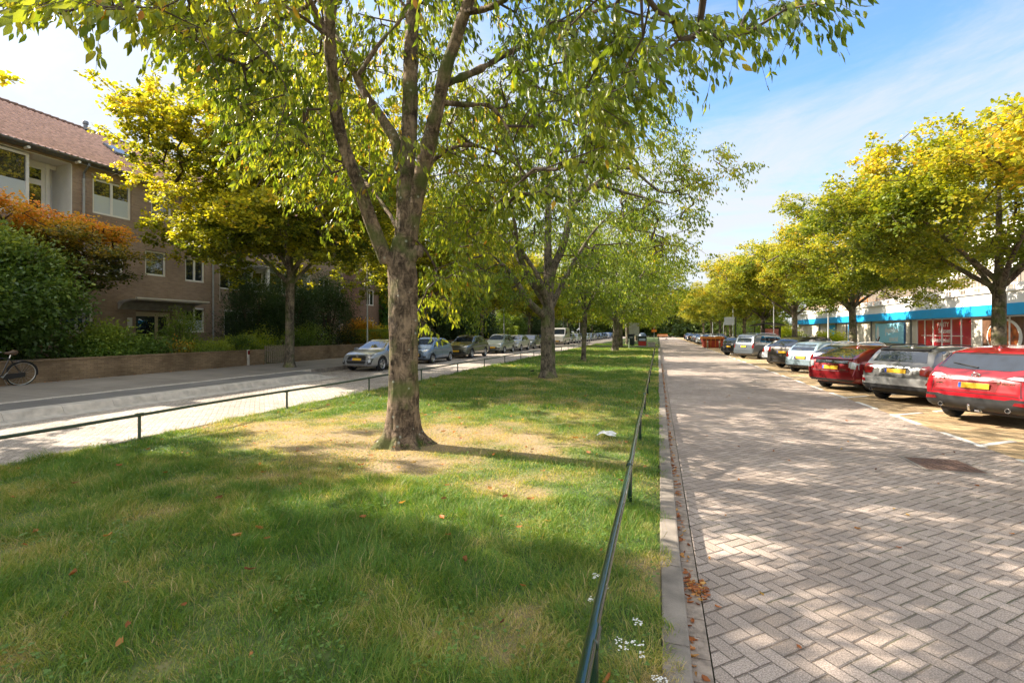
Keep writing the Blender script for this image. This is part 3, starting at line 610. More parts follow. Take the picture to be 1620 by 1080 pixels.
def leaves(B, A, S, L, Wd, outline, fold, rs, mid=.42):
    'B bases, A leaf direction, S side direction'
    n = len(B); A = A / (np.linalg.norm(A, axis=1, keepdims=True) + 1e-9); S = S - A * np.sum(A * S, 1, keepdims=True); S /= np.linalg.norm(S, axis=1, keepdims=True) + 1e-9; C = np.cross(A, S)
    V = np.empty((n, 7, 3), np.float32); L = L[:, None]; Wd = Wd[:, None]; curl = rs.uniform(-.05, .28, n)[:, None]
    for i, (a, s) in enumerate(outline): V[:, i] = B + A * (a * L) + S * (s * Wd) + C * (fold * abs(s) * Wd - curl * a * a * L)
    V[:, 6] = B + A * (mid * L) - C * (curl * mid * mid * L)
    b0 = np.arange(n)[:, None, None] * 7; q = np.array([[6, i, (i + 1) % 6] for i in range(6)])[None]
    return V.reshape(-1, 3), (b0 + q).reshape(-1, 3)
def crown_mesh(T, arr, rs, kind, k, L, Wd, spread, tintf, twl=.42, axis=(0, 0), wide=1.0):
    n = len(T); tw = 3; m = max(1, k // tw)
    T2 = np.repeat(T, tw * m, 0); out = T - np.array([axis[0], axis[1], 0]); out[:, 2] = 0; out /= np.linalg.norm(out, axis=1, keepdims=True) + 1e-6
    D = np.repeat(out[:, None] * .55 + rs.normal(0, .75, (n, tw, 3)) * np.array([1, 1, .55]), m, 1).reshape(-1, 3); D /= np.linalg.norm(D, axis=1, keepdims=True)
    s = rs.uniform(0.0, 1, len(T2)) ** .8; base = T2 + D * (s * twl)[:, None]; base[:, 2] -= s * s * twl * (.5 if kind == 'cherry' else .12)
    base += rs.normal(0, spread, base.shape) * np.array([1, 1, .6 if kind == 'cherry' else .5])
    if kind == 'cherry': A = D * .40 + np.array([0, 0, -.85]) + rs.normal(0, .22, base.shape); S = rs.normal(0, 1, base.shape)
    elif kind == 'maple': A = D * .8 + rs.normal(0, .55, base.shape) + np.array([0, 0, -.38]); S = np.cross(A, np.array([0, 0, 1.]) + rs.normal(0, .42, base.shape))
    else: A = D * .7 + rs.normal(0, .7, base.shape) + np.array([0, 0, .15]); S = rs.normal(0, 1, base.shape)
    nn = len(base); sz = rs.uniform(.65, 1.2, nn)
    V, Fa = leaves(base, A, S, L * sz, Wd * sz * wide, OUT_CH if kind == 'cherry' else OUT_MA, .38 if kind == 'cherry' else .2, rs)
    global LAST_TW; LAST_TW = (T2[::m], D[::m], twl)
    tint = np.clip(tintf(base, rs), 0, 1); return V, Fa, np.repeat(tint, 6).astype(np.float32)
def leafobj(name, V, Fa, tint, mat, parent):
    me = fastmesh(name, V, Fa, 3); a = me.attributes.new('tint', 'FLOAT', 'FACE'); a.data.foreach_set('value', tint); return link(name, me, mat, parent)
def clumps(rs, c, rad, n_lobes, n, sig, shell=.35, flat=.55, zmin=None, keep=None):
    'twig targets gathered into lobes over the crown'
    v = rs.normal(0, 1, (n_lobes * 3, 3)); v /= np.linalg.norm(v, axis=1, keepdims=True); v *= (1 - shell * rs.rand(len(v)) ** 1.6)[:, None]
    lob = np.array(c) + v * np.array(rad) * (1 + .10 * rs.normal(0, 1, (len(v), 1)))
    lob = lob[lob[:, 2] > (c[2] - rad[2] * .86 if zmin is None else zmin)][:n_lobes]
    P = lob[rs.randint(0, len(lob), n)] + rs.normal(0, 1, (n, 3)) * np.array([sig, sig, sig * flat])
    if keep is not None: P = P[keep(P)]
    return P
def noise3(P, s, o=0): return (fbm(P[:, 0] * s + o, P[:, 2] * s + 7 + o, 2) + fbm(P[:, 1] * s + 3 + o, P[:, 2] * s + 19 + o, 2)) / 2
CH_STOPS = [(0, (.055, .095, .016)), (.35, (.135, .195, .022)), (.62, (.26, .295, .03)), (.82, (.36, .33, .035)), (1, (.48, .22, .04))]
MA_STOPS = [(0, (.060, .095, .014)), (.3, (.15, .18, .020)), (.55, (.30, .30, .025)), (.82, (.46, .41, .03)), (1, (.54, .36, .04))]
M['cherry_leaf'] = leafmat('cherry_leaves', CH_STOPS, .46, .35)
M['maple_leaf'] = leafmat('autumn_leaves', MA_STOPS, .46, .5)
M['maple_leaf_gold'] = leafmat('golden_autumn_leaves', [(0, (.07, .115, .016)), (.34, (.17, .22, .022)), (.64, (.32, .325, .028)), (.92, (.49, .40, .035)), (1, (.52, .32, .04))], .38, .5)
M['bark'] = barkmat('cherry_bark', (.115, .082, .056), (.25, .18, .12), lich=.6, band=.16)
M['bark2'] = barkmat('grey_bark', (.10, .085, .065), (.20, .165, .12), band=.15)
M['twig'] = pmat('twig_bark', (.085, .06, .042), .8, var=.2)
def trunk_verts(x, y, z0, prof, rs, lobes=6, n=48, flare=.0, axis=lambda z: (0, 0)):
    'prof: (z, r) pairs; root lobes fade out with height'
    b = MB(); zs = []; z = prof[0][0]
    while z < prof[-1][0] + 1e-6: zs.append(z); z += .05 if z < .7 else .10
    ph = rs.uniform(0, 6.28, 4); V = []
    for z in zs:
        r = np.interp(z, [p[0] for p in prof], [p[1] for p in prof]); ax, ay = axis(z); fl = flare * math.exp(-max(z, 0) / .17)
        for k in range(n):
            t = 2 * math.pi * k / n; lob = math.cos(lobes * t + ph[0]) * .5 + math.cos((lobes - 2) * t + ph[1]) * .5
            rr = r * (1 + .05 * math.sin(2 * t + ph[2] + z * .6) + .035 * math.sin(5 * t + ph[3] + z * 1.7) + .02 * math.sin(9 * t + z * 5)) + fl * (.62 + .55 * lob)
            V.append((x + ax + rr * math.cos(t), y + ay + rr * math.sin(t), z0 + z))
    F_ = [(i * n + k, i * n + (k + 1) % n, (i + 1) * n + (k + 1) % n, (i + 1) * n + k) for i in range(len(zs) - 1) for k in range(n)]
    F_.append(tuple(reversed(range(n)))); F_.append(tuple(range((len(zs) - 1) * n, len(zs) * n))); b.add(V, F_); return b
def remesh(o, vox, rough=.0, seed=0):
    m = o.modifiers.new('r', 'REMESH'); m.mode = 'VOXEL'; m.voxel_size = vox
    s = o.modifiers.new('s', 'SMOOTH'); s.iterations = 3; s.factor = .5
    dg = bpy.context.evaluated_depsgraph_get(); me = bpy.data.meshes.new_from_object(o.evaluated_get(dg)); o.modifiers.clear()
    old = o.data; o.data = me; bpy.data.meshes.remove(old)
    n = len(me.vertices); co = np.empty(n * 3, np.float32); no = np.empty(n * 3, np.float32); me.vertices.foreach_get('co', co); me.vertices.foreach_get('normal', no); co = co.reshape(-1, 3); no = no.reshape(-1, 3)
    if rough:
        h = fbm(co[:, 0] * 26 + co[:, 1] * 15, co[:, 2] * 7, 4) - .5; h2 = fbm(co[:, 0] * 5 + 9, co[:, 1] * 5 + co[:, 2] * 3, 2) - .5
        co += no * ((h * rough + h2 * rough * 2.2)[:, None]); me.vertices.foreach_set('co', co.ravel())
    me.update(); me.shade_smooth(); return o
def wood(limbs, twigs, base, mat, parent, vox, rough, name='trunk'):
    b = base
    for P, rr in limbs: b.tube([tuple(p) for p in P], [float(r) for r in rr], 12)
    o = b.obj(name, mat, parent, True, None)
    if vox: remesh(o, vox, rough)
    V, Fa = twigs; t = link('branch', fastmesh('branch', V, Fa, 4), M['twig'], parent, True); return o
def main_tree():
    rs = np.random.RandomState(11); D = 7.8; X0, Y0 = TREES_MED[0]; z0 = float(gz(X0, Y0)) - .06
    L = lambda pts, rad, st=.12: smooth_poly([W(*p) for p in pts], rad, st)
    limbs = [L([(612, 415, D - .05), (595, 372, D - .15), (566, 292, D - .35), (537, 205, D - .5), (528, 140, D - .6), (521, 62, D - .8), (524, 0, D - .9), (520, -90, D - 1.1), (505, -220, D - 1.3)], [.12, .108, .10, .095, .09, .088, .08, .07, .04]),
             L([(523, 70, D - .8), (507, 40, D - 1.0), (492, 8, D - 1.2), (455, -60, D - 1.8), (380, -150, D - 2.6)], [.07, .06, .055, .045, .02]),
             L([(640, 415, D), (641, 340, D), (642, 280, D + .05), (648, 200, D + .1), (650, 110, D + .1), (654, 0, D + .15), (660, -140, D + .2), (650, -330, D + .3)], [.17, .15, .135, .128, .12, .11, .085, .04]),
             L([(633, 270, D + .15), (626, 225, D + .3), (612, 200, D + .45), (574, 142, D + .7), (553, 95, D + .9), (532, 55, D + 1.1), (505, 0, D + 1.5), (450, -90, D + 2.2)], [.10, .09, .085, .07, .06, .05, .045, .02]),
             L([(650, 380, D - .02), (660, 310, D - .12), (672, 255, D - .25), (690, 180, D - .4), (703, 120, D - .5), (722, 60, D - .6), (742, 0, D - .7), (772, -100, D - .9), (820, -240, D - 1.2)], [.10, .115, .112, .108, .10, .095, .085, .07, .04]),
             L([(703, 163, D - .42), (735, 166, D - .5), (772, 167, D - .7), (795, 190, D - .9), (812, 225, D - 1.0), (826, 285, D - 1.1)], [.045, .04, .034, .024, .018, .01]),
             L([(700, 135, D - .4), (755, 112, D - .1), (790, 92, D + .2), (838, 66, D + .5), (880, 42, D + .7), (960, 12, D + .9), (1060, -25, D + 1.0)], [.06, .055, .05, .045, .04, .03, .015]),
             L([(735, 20, D - .7), (780, 10, D - 1.0), (860, -40, D - 1.6), (990, -90, D - 2.6), (1120, -60, D - 3.5)], [.05, .045, .035, .028, .012]),
             L([(568, 118, D - .2), (600, 70, D - .1), (640, 22, D + .1), (632, 0, D + .1), (600, -40, D)], [.03, .03, .026, .02, .01]),
             L([(492, 8, D - 1.2), (420, 40, D - 1.4), (350, 60, D - 1.6), (290, 40, D - 1.9), (275, 46, D - 2.1)], [.03, .022, .016, .01, .006]),
             L([(525, 60, D - .8), (430, 0, D - 2.0), (300, -30, D - 3.0), (200, 5, D - 3.7), (140, 12, D - 4.0), (60, 2, D - 4.1)], [.035, .028, .022, .015, .01, .005]),
             L([(655, 300, D + .2), (690, 250, D + .8), (740, 230, D + 1.4), (800, 250, D + 2.0), (860, 300, D + 2.6)], [.05, .045, .035, .025, .01]),
             L([(640, 380, D + .2), (610, 330, D + .9), (560, 270, D + 1.8), (490, 230, D + 2.6)], [.05, .04, .03, .012])]
    # crown: twigs wherever the photo shows this tree's foliage, spread through the depth of its own crown
    xs = [-300, 40, 60, 200, 240, 330, 400, 450, 510, 560, 590, 615, 640, 665, 690, 720, 760, 830, 900, 945, 965, 1000, 1020, 1060, 1100, 1200, 1300, 1320, 1500]
    ym = [-40, -40, -40, -30, 20, 130, 290, 320, 340, 370, 330, 300, 280, 330, 430, 470, 400, 320, 340, 300, 250, 225, 175, 105, 60, 60, 25, 0, -40]
    def keep(P):
        px, py, d = proj(P); lim = np.interp(px, xs, ym); rr = np.hypot(P[:, 0] - X0, P[:, 1] - Y0)
        near = (d < 2.6) | ((d < 4.6) & (py > 10) & (px > 230) & (px < 980))
        ok = (d > 2.4) & ((py < lim - 12) | (py < -20)) & (rr < 6.6) & ~near & ((py > -500) | (rs.rand(len(P)) < .75))
        trunkfront = (np.abs(px - 640) < 150) & (d < D + .1) & (py > -15)
        return ok & ~(trunkfront & (rs.rand(len(P)) < .92))
    T = clumps(rs, (X0, Y0, 6.4), (5.9, 5.9, 3.9), 150, 4200, .55, .75, .8, 2.0, keep)
    print('main tree targets', len(T)); T = T[:1750]
    ext = []
    def add(lst, depth, sig, n):
        for _ in range(n):
            px, py = lst[rs.randint(len(lst))]; p = W(px + rs.normal(0, sig), py + rs.normal(0, sig * .6), depth + rs.normal(0, .35)); ext.append(tuple(p))
    add([(690, 520), (672, 500), (700, 470), (680, 440), (720, 440), (700, 500), (740, 430)], 8.8, 14, 62)
    add([(940, 170), (960, 220), (920, 150), (975, 190), (930, 240), (1000, 130), (990, 60), (950, 80)], 5.8, 18, 46)
    add([(1040, 70), (1090, 62), (1140, 60), (1180, 50), (1230, 12), (1290, 10), (1180, 15)], 5.2, 10, 26)
    add([(60, 8), (90, 14), (130, 10), (160, 18), (190, 20), (240, 12)], 3.75, 8, 13)
    add([(280, 50), (300, 60), (340, 80), (380, 60), (330, 20), (300, 10)], 6.0, 14, 20)
    add([(500, 320), (540, 350), (470, 300), (440, 280), (510, 270), (560, 300)], 12.3, 22, 90)
    add([(430, 200), (450, 150), (400, 230), (480, 200), (380, 130), (410, 90), (500, 120)], 11.2, 26, 90)
    add([(780, 330), (800, 260), (840, 300), (760, 380), (720, 350), (880, 240), (820, 200), (740, 290)], 9.8, 28, 110)
    T = np.vstack([T, np.array(ext)])
    xs_ = T[:, 0] + T[:, 2] / math.tan(SUN_EL); gap = (T[:, 1] > 6.3) & (T[:, 1] < 11.3) & (xs_ > -8.3) & (xs_ < .1) & (T[:, 2] < 9)   # crown shaped for the light: twigs that would shade the sunlit grass are thinned
    T = T[~(gap & (rs.rand(len(T)) < .8))]
    tw, arr = grow(limbs, T, rs, .30, .0042, .05, .5, .032)
    r = empty('cherry_tree', (X0, Y0, 0), 0, 'big near cherry tree with several thick limbs forking low above parched grass', 'tree', 'cherry trees on the lawn')
    base = trunk_verts(X0, Y0, z0, [(0, .32), (.12, .285), (.3, .258), (.6, .24), (1.2, .228), (2.2, .222), (2.75, .232), (2.95, .245), (3.1, .22), (3.25, .18), (3.45, .12)], rs, 7, 56, .30, lambda z: (.03 * math.sin(z * .9), 0))
    for px, py, rr_ in ((661, 398, .10), (612, 408, .09), (628, 385, .09), (655, 405, .08)):
        p = W(px, py, D - .12); base.tube([p - Vector((0, 0, .10)), p, p + Vector((0, 0, .10))], [rr_ * .7, rr_, rr_ * .6], 10)
    o = wood(limbs, tw, base, M['bark'], None, .015, .016); br = [x for x in bpy.data.objects if x.name == 'branch'][-1]
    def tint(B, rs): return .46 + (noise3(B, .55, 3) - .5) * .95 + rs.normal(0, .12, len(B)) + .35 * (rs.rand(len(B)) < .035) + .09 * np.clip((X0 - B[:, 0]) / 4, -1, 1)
    V, Fa, ti = crown_mesh(T, arr, rs, 'cherry', 27, .126, .045, .022, tint, .42, (X0, Y0))
    rs2 = np.random.RandomState(11); cr = leafobj('crown', V, Fa, ti, M['cherry_leaf'], None)
    p0, dd, tl = LAST_TW; p1 = p0 + dd * tl * .5; p1[:, 2] -= .25 * tl * .25; p2 = p0 + dd * tl; p2[:, 2] -= tl * .5; r1 = np.full(len(p0), .0032)
    Va, Fb = frusta(p0, p1, r1, r1 * .8, 4); Vb, Fc = frusta(p1, p2, r1 * .8, r1 * .45, 4); tg = link('twig', fastmesh('twig', np.vstack([Va, Vb]), np.vstack([Fb, Fc + len(Va)]), 4), M['twig'], None, True)
    for q in (o, br, cr, tg): q.parent = r; q.matrix_parent_inverse = Matrix.Translation((-X0, -Y0, 0))
    print('main leaves', len(ti) // 6)
clover()
main_tree()
def free_tree(name, loc, seed, kind, H, zb, Rad, fork, r0, n_t, k, L, Wd, mat, bark, lab, cat, grp, tintf, nl=90, limbs_n=6, vox=.03, lean=(0, 0), keep=None, extra=None, sig=.6, shell=.4, limb_reach=.75, zfork=None, flat=.55, rough=.008):
    rs = np.random.RandomState(seed); X, Y, Z = 0, 0, -.05; limbs = []
    top = Vector((lean[0], lean[1], fork))
    tp, tr = smooth_poly([(0, 0, fork * .55), (lean[0] * .7, lean[1] * .7, fork), (lean[0] * 1.3, lean[1] * 1.3, (fork + H) * .5), (lean[0] * 1.5, lean[1] * 1.5, H * .88)], [r0 * .78, r0 * .7, r0 * .36, .02], .3); limbs.append((tp, tr))
    a0 = rs.uniform(0, 6.28)
    for i in range(limbs_n):
        a = a0 + i * 6.28 / limbs_n + rs.normal(0, .2); rr = Rad * limb_reach * rs.uniform(.8, 1.1); zt = zb + (H - zb) * rs.uniform(.35, .75); zs = fork + (i % 3) * .28
        p0 = Vector((lean[0], lean[1], zs - .2)); e = Vector((math.cos(a) * rr, math.sin(a) * rr, zt)); m1 = p0.lerp(e, .3) + Vector((rs.normal(0, .15), rs.normal(0, .15), .25)); m2 = p0.lerp(e, .65) + Vector((rs.normal(0, .25), rs.normal(0, .25), .35))
        limbs.append(smooth_poly([p0, m1, m2, e], [r0 * .45, r0 * .33, r0 * .2, .018], .3))
    if extra:
        for pts, rad in extra.get('limbs', []): limbs.append(smooth_poly(pts, rad, .25))
    T = clumps(rs, (lean[0], lean[1], (H + zb) / 2), (Rad, Rad, (H - zb) / 2), nl, n_t, sig, shell, flat, zb, keep)
    if extra and 'targets' in extra:
        E = []
        for (x, y, z, s, n) in extra['targets']: E.append(np.array([x, y, z]) + rs.normal(0, s, (n, 3)))
        T = np.vstack([T] + E)
    tw, arr = grow(limbs, T, rs, .4, .006, .04, .5, .045)
    r = empty(name, loc, 0, lab, cat, grp)
    base = trunk_verts(0, 0, Z, [(0, r0 * 1.28), (.15, r0 * 1.12), (.4, r0 * 1.0), (fork * .6, r0 * .9), (fork, r0 * .88), (fork + .3, r0 * .55)], rs, 6, 32, r0 * .35, lambda z: (lean[0] * min(1, z / fork) ** 1.5, lean[1] * min(1, z / fork) ** 1.5))
    wood(limbs, tw, base, bark, r, vox, rough)
    V, Fa, ti = crown_mesh(T, arr, rs, kind, k, L, Wd, .10 if kind != 'cherry' else .07, lambda B, q: tintf(B, q, H, zb, Rad), .5 if kind == 'cherry' else .34, (0, 0))
    leafobj('crown', V, Fa, ti, mat, r); return r
def t_cherry(B, rs, H, zb, Rad): return .40 + (noise3(B, .5, 13) - .5) * .9 + rs.normal(0, .12, len(B)) + .35 * (rs.rand(len(B)) < .03)
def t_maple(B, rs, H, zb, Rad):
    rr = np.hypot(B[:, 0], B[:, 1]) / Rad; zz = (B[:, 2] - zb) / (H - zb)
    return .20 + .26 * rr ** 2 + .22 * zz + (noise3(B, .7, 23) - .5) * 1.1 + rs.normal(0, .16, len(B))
# second cherry on the lawn with its long arm reaching right over the road
x2, y2 = TREES_MED[1]
def loc2(px, py, t): p = W(px, py, t); return (p.x - x2, p.y - y2, p.z)
ex2 = {'limbs': [([(0, 0, 2.3), loc2(835, 480, 18.2), loc2(810, 440, 17.8), loc2(775, 405, 17.2)], [.16, .13, .09, .03]), ([(0, 0, 2.8), loc2(855, 450, 18.4), loc2(825, 400, 18), loc2(800, 350, 17.5)], [.14, .11, .08, .03]),
                 ([(0, 0, 2.6), loc2(872, 440, 18.9), loc2(892, 390, 18.7), loc2(905, 340, 18.5), loc2(935, 300, 18), loc2(990, 310, 17.5), loc2(1060, 330, 17)], [.2, .17, .14, .11, .09, .06, .03]),
                 ([loc2(905, 340, 18.5), loc2(900, 280, 18.5), loc2(890, 200, 18.6)], [.12, .09, .04]),
                 ([loc2(935, 300, 18), loc2(990, 270, 17.6), loc2(1050, 310, 17.2), loc2(1110, 290, 17), loc2(1175, 268, 16.8)], [.07, .06, .045, .03, .01]),
                 ([loc2(905, 340, 18.5), loc2(960, 220, 18), loc2(1020, 190, 17.5), loc2(1060, 165, 17.2)], [.08, .06, .04, .01])],
       'targets': [(*loc2(1180, 268, 16.9), .12, 5), (*loc2(1150, 272, 17), .2, 9), (*loc2(1140, 248, 17), .18, 7), (*loc2(1105, 290, 17), .28, 14), (*loc2(1075, 305, 17.2), .35, 22), (*loc2(1085, 270, 17.2), .25, 14), (*loc2(1060, 165, 17.2), .22, 9), (*loc2(1035, 190, 17.4), .35, 22),
                   (*loc2(1095, 350, 17.4), .3, 14), (*loc2(1085, 400, 17.6), .3, 12), (*loc2(1060, 240, 17.4), .4, 26), (*loc2(770, 440, 16), .5, 40), (*loc2(740, 480, 16.2), .4, 30), (*loc2(800, 460, 16), .4, 22), (*loc2(910, 440, 16), .4, 20)]}
def keep2(P):
    px, py, d = proj(P + np.array([x2, y2, 0])); return (py < np.interp(px, [600, 700, 780, 820, 870, 920, 1000, 1060, 1100], [470, 490, 470, 400, 380, 430, 450, 440, 330])) & (px < 1095)
free_tree('cherry_tree', (x2, y2, .12), 21, 'cherry', 12.0, 3.4, 5.6, 2.7, .30, 1250, 27, .125, .05, M['cherry_leaf'], M['bark2'], 'second cherry tree on the lawn with a dark trunk and a long arm reaching right', 'tree', 'cherry trees on the lawn', t_cherry, 90, 3, .03, (.0, 0), keep2, ex2, .6, .5, .7)
x3, y3 = TREES_MED[2]
free_tree('cherry_tree', (x3, y3, .12), 22, 'cherry', 10.0, 3.2, 3.6, 3.0, .15, 650, 24, .16, .07, M['cherry_leaf'], M['bark2'], 'slender young tree with a thin straight dark trunk, third on the lawn', 'tree', 'cherry trees on the lawn', t_cherry, 50, 4, .03, (.1, 0), None, None, .5)
pro4 = free_tree('cherry_tree', (*TREES_MED[3], .12), 23, 'cherry', 12.5, 3.0, 6.3, 2.9, .30, 1300, 24, .19, .09, M['cherry_leaf'], M['bark2'], 'fourth lawn tree, its bare trunk side lit orange by the sun', 'tree', 'cherry trees on the lawn', t_cherry, 100, 6, .04, (.1, 0), None, None, .65)
for (x, y), lb, rz in zip(TREES_MED[4:] + [(-4.1, 96), (-4.3, 112)], ['dark trunked lawn tree right behind the orange lit one', 'lawn tree just left of the dark green bin', 'lawn tree beyond the red and black cabinet', 'last but one tree up the lawn', 'farthest tree up the lawn'], (1.1, 2.3, 4.0, .5, 3)):
    c = copy_tree(pro4); c.location = (x, y, .12); c.rotation_euler[2] = rz; c['label'] = lb
# left row, between the bus platform and the garden walls
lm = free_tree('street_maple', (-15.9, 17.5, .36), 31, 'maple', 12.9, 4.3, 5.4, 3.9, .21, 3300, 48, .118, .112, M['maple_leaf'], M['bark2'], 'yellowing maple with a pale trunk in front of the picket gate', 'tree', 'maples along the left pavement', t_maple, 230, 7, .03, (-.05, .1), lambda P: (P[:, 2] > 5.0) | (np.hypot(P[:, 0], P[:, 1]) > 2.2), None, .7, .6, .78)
for (x, y), lb, rz, s in [((-17.0, .7), 'maple beyond the left edge whose branch tips reach in at the upper left', 2.0, .98), ((-15.9, 30.5), 'maple behind the big near cherry, beside the first parked cars', 1.2, .9), ((-15.9, 42), 'left pavement maple with a twin pale trunk behind the grey crossover', 3.1, .82), ((-15.9, 59), 'left pavement maple in front of the long clipped hedge', 4.4, .85), ((-15.9, 73), 'left pavement maple beyond the white van', 5.4, .85),
                          ((-15.9, 87), 'left pavement maple behind the row of blue cars', .6, .85), ((-15.9, 102), 'second farthest left pavement maple', 2.6, .85), ((-15.9, 120), 'farthest left pavement maple', 3.6, .9)]:
    c = copy_tree(lm); c.location = (x, y, .36); c.rotation_euler[2] = rz; c.scale = (s, s, s); c['label'] = lb
# right row behind the parked cars
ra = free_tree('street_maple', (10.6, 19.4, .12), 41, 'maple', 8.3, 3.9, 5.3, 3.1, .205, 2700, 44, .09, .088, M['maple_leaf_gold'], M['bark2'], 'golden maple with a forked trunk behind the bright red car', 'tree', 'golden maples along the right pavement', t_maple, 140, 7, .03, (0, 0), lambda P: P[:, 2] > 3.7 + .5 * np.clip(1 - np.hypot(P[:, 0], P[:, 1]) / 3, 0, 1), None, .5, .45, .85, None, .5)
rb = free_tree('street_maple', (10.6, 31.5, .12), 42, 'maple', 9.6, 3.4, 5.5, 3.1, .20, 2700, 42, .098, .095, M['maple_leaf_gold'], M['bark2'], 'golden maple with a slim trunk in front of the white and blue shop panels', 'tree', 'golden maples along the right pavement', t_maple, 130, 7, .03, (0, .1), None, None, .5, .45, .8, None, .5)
for src, x, y, lb, rz, s in [(rb, 10.7, 7.8, 'golden maple at the upper right edge, nearest of the right row', 4.0, .85), (ra, 10.6, 43.5, 'golden maple with a thick crown above the dark parked cars', 2.2, 1.06), (rb, 10.4, 55, 'golden maple beside the bus shelter', 3.9, 1.0), (ra, 10.6, 67, 'golden maple just beyond the bus shelter and red skip', 1.0, 1.08),
                             (rb, 10.6, 79, 'right row maple over the far white cars', .7, 1.05), (ra, 10.6, 92, 'third farthest golden maple in the right row', 5.1, 1.1), (rb, 10.6, 106, 'second farthest golden maple in the right row', 2.7, 1.1), (ra, 10.6, 124, 'farthest golden maple in the right row', 3.2, 1.15)]:
    c = copy_tree(src); c.location = (x, y, .12); c.rotation_euler[2] = rz; c.scale = (s, s, s); c['label'] = lb
# the park that closes the street
M['far_leaf'] = leafmat('park_leaves', [(0, (.03, .06, .015)), (.5, (.08, .12, .02)), (1, (.24, .22, .03))], .3, .6)
fa = free_tree('park_tree', (2, 185, 0), 51, 'maple', 15, 1.6, 7.5, 3.0, .35, 900, 24, .42, .36, M['far_leaf'], M['bark2'], 'round dark tree straight ahead where the street ends', 'tree', 'trees closing the end of the street', t_cherry, 110, 6, .08, (0, 0), None, None, .9)
i = 0
for x, y, s in [(-9, 165, 1.1), (-20, 180, 1.0), (13, 182, 1.0), (24, 170, 1.1), (-32, 168, 1.1), (-3, 205, 1.3), (8, 210, 1.25), (36, 190, 1.3), (-46, 190, 1.3), (-26, 140, .9), (-30, 118, 1.0), (22, 150, .95), (17, 135, .9)]:
    c = copy_tree(fa); c.location = (x, y, 0); c.rotation_euler[2] = i * 1.7; c.scale = (s, s, s)
    c['label'] = ['park tree left of the centre of the street end', 'park tree at the far left of the street end', 'park tree right of the street end behind the far maples', 'dark tree over the far end of the right hand buildings', 'tall park tree beyond the left houses', 'tallest park tree behind the gap between both rows', 'tall pale park tree right behind the street end', 'park tree far out on the right', 'park tree far out on the left', 'dark garden tree near the far end of the left pavement', 'dark garden tree behind the far parked cars on the left', 'dark tree behind the far right row', 'dark tree beside the far shop building end'][i]; i += 1
# ---------------------------------------------------------------- left apartment buildings
M['brick'] = brickmat('brown_brick', (.27, .19, .14), (.34, .25, .185), (.29, .25, .21), .21, .062, var=.16)
M['brick_pink'] = brickmat('pink_brown_brick', (.22, .14, .11), (.27, .18, .14), (.20, .16, .13), .21, .062, var=.16)
M['wallbrick'] = brickmat('garden_wall_brick', (.20, .135, .08), (.27, .19, .115), (.13, .10, .07), .21, .065, var=.45)
M['gutter'] = pmat('grey_zinc', (.17, .18, .19), .5, .3, var=.1)
M['pipe'] = pmat('painted_pipe', (.34, .35, .35), .5, .2, var=.1)
M['concrete'] = pmat('weathered_concrete', (.33, .31, .27), .85, var=.25, vscale=4, bump=.4)
M['dark_door'] = pmat('dark_green_door', (.02, .035, .03), .3)
M['interior'] = pmat('dark_room', (.03, .028, .026), .9)
M['curtain'] = pmat('pale_curtain', (.48, .46, .42), .9, var=.1)
M['rooftile'] = pmat('clay_roof_tile', (.60, .36, .27), .75, var=.28, vscale=6, bump=.5, bscale=30)
M['ridge'] = pmat('ridge_tile', (.16, .09, .065), .8, var=.3, vscale=8)
M['film'] = pmat('frosted_window_film', (.50, .56, .60), .25, coat=.8)
def facade(x, y0, y1, z0, z1, ops, mat, parent, depth=.14, thick=.3, name='wall', end=0):
    'wall in the plane X=x looking to +x with real openings (ya,yb,za,zb), reveals and two gable ends'
    ys = sorted({y0, y1} | {v for o in ops for v in o[:2]}); zs = sorted({z0, z1} | {v for o in ops for v in o[2:4]}); b = MB()
    for a, c in zip(ys, ys[1:]):
        for e, f in zip(zs, zs[1:]):
            my, mz = (a + c) / 2, (e + f) / 2
            if any(o[0] < my < o[1] and o[2] < mz < o[3] for o in ops): continue
            b.add([(x, a, e), (x, c, e), (x, c, f), (x, a, f)], [(0, 1, 2, 3)])
    for o in ops:
        a, c, e, f = o[:4]; xx = x - (o[4] if len(o) > 4 else depth)
        b.add([(x, a, e), (x, c, e), (xx, c, e), (xx, a, e), (x, a, f), (x, c, f), (xx, c, f), (xx, a, f)], [(0, 1, 2, 3), (7, 6, 5, 4), (0, 3, 7, 4), (1, 5, 6, 2)])
    if end: b.add([(x, y0, z0), (x - end, y0, z0), (x - end, y0, z1), (x, y0, z1), (x, y1, z0), (x - end, y1, z0), (x - end, y1, z1), (x, y1, z1)], [(0, 3, 2, 1), (4, 5, 6, 7)])
    return b.obj(name, mat, parent)
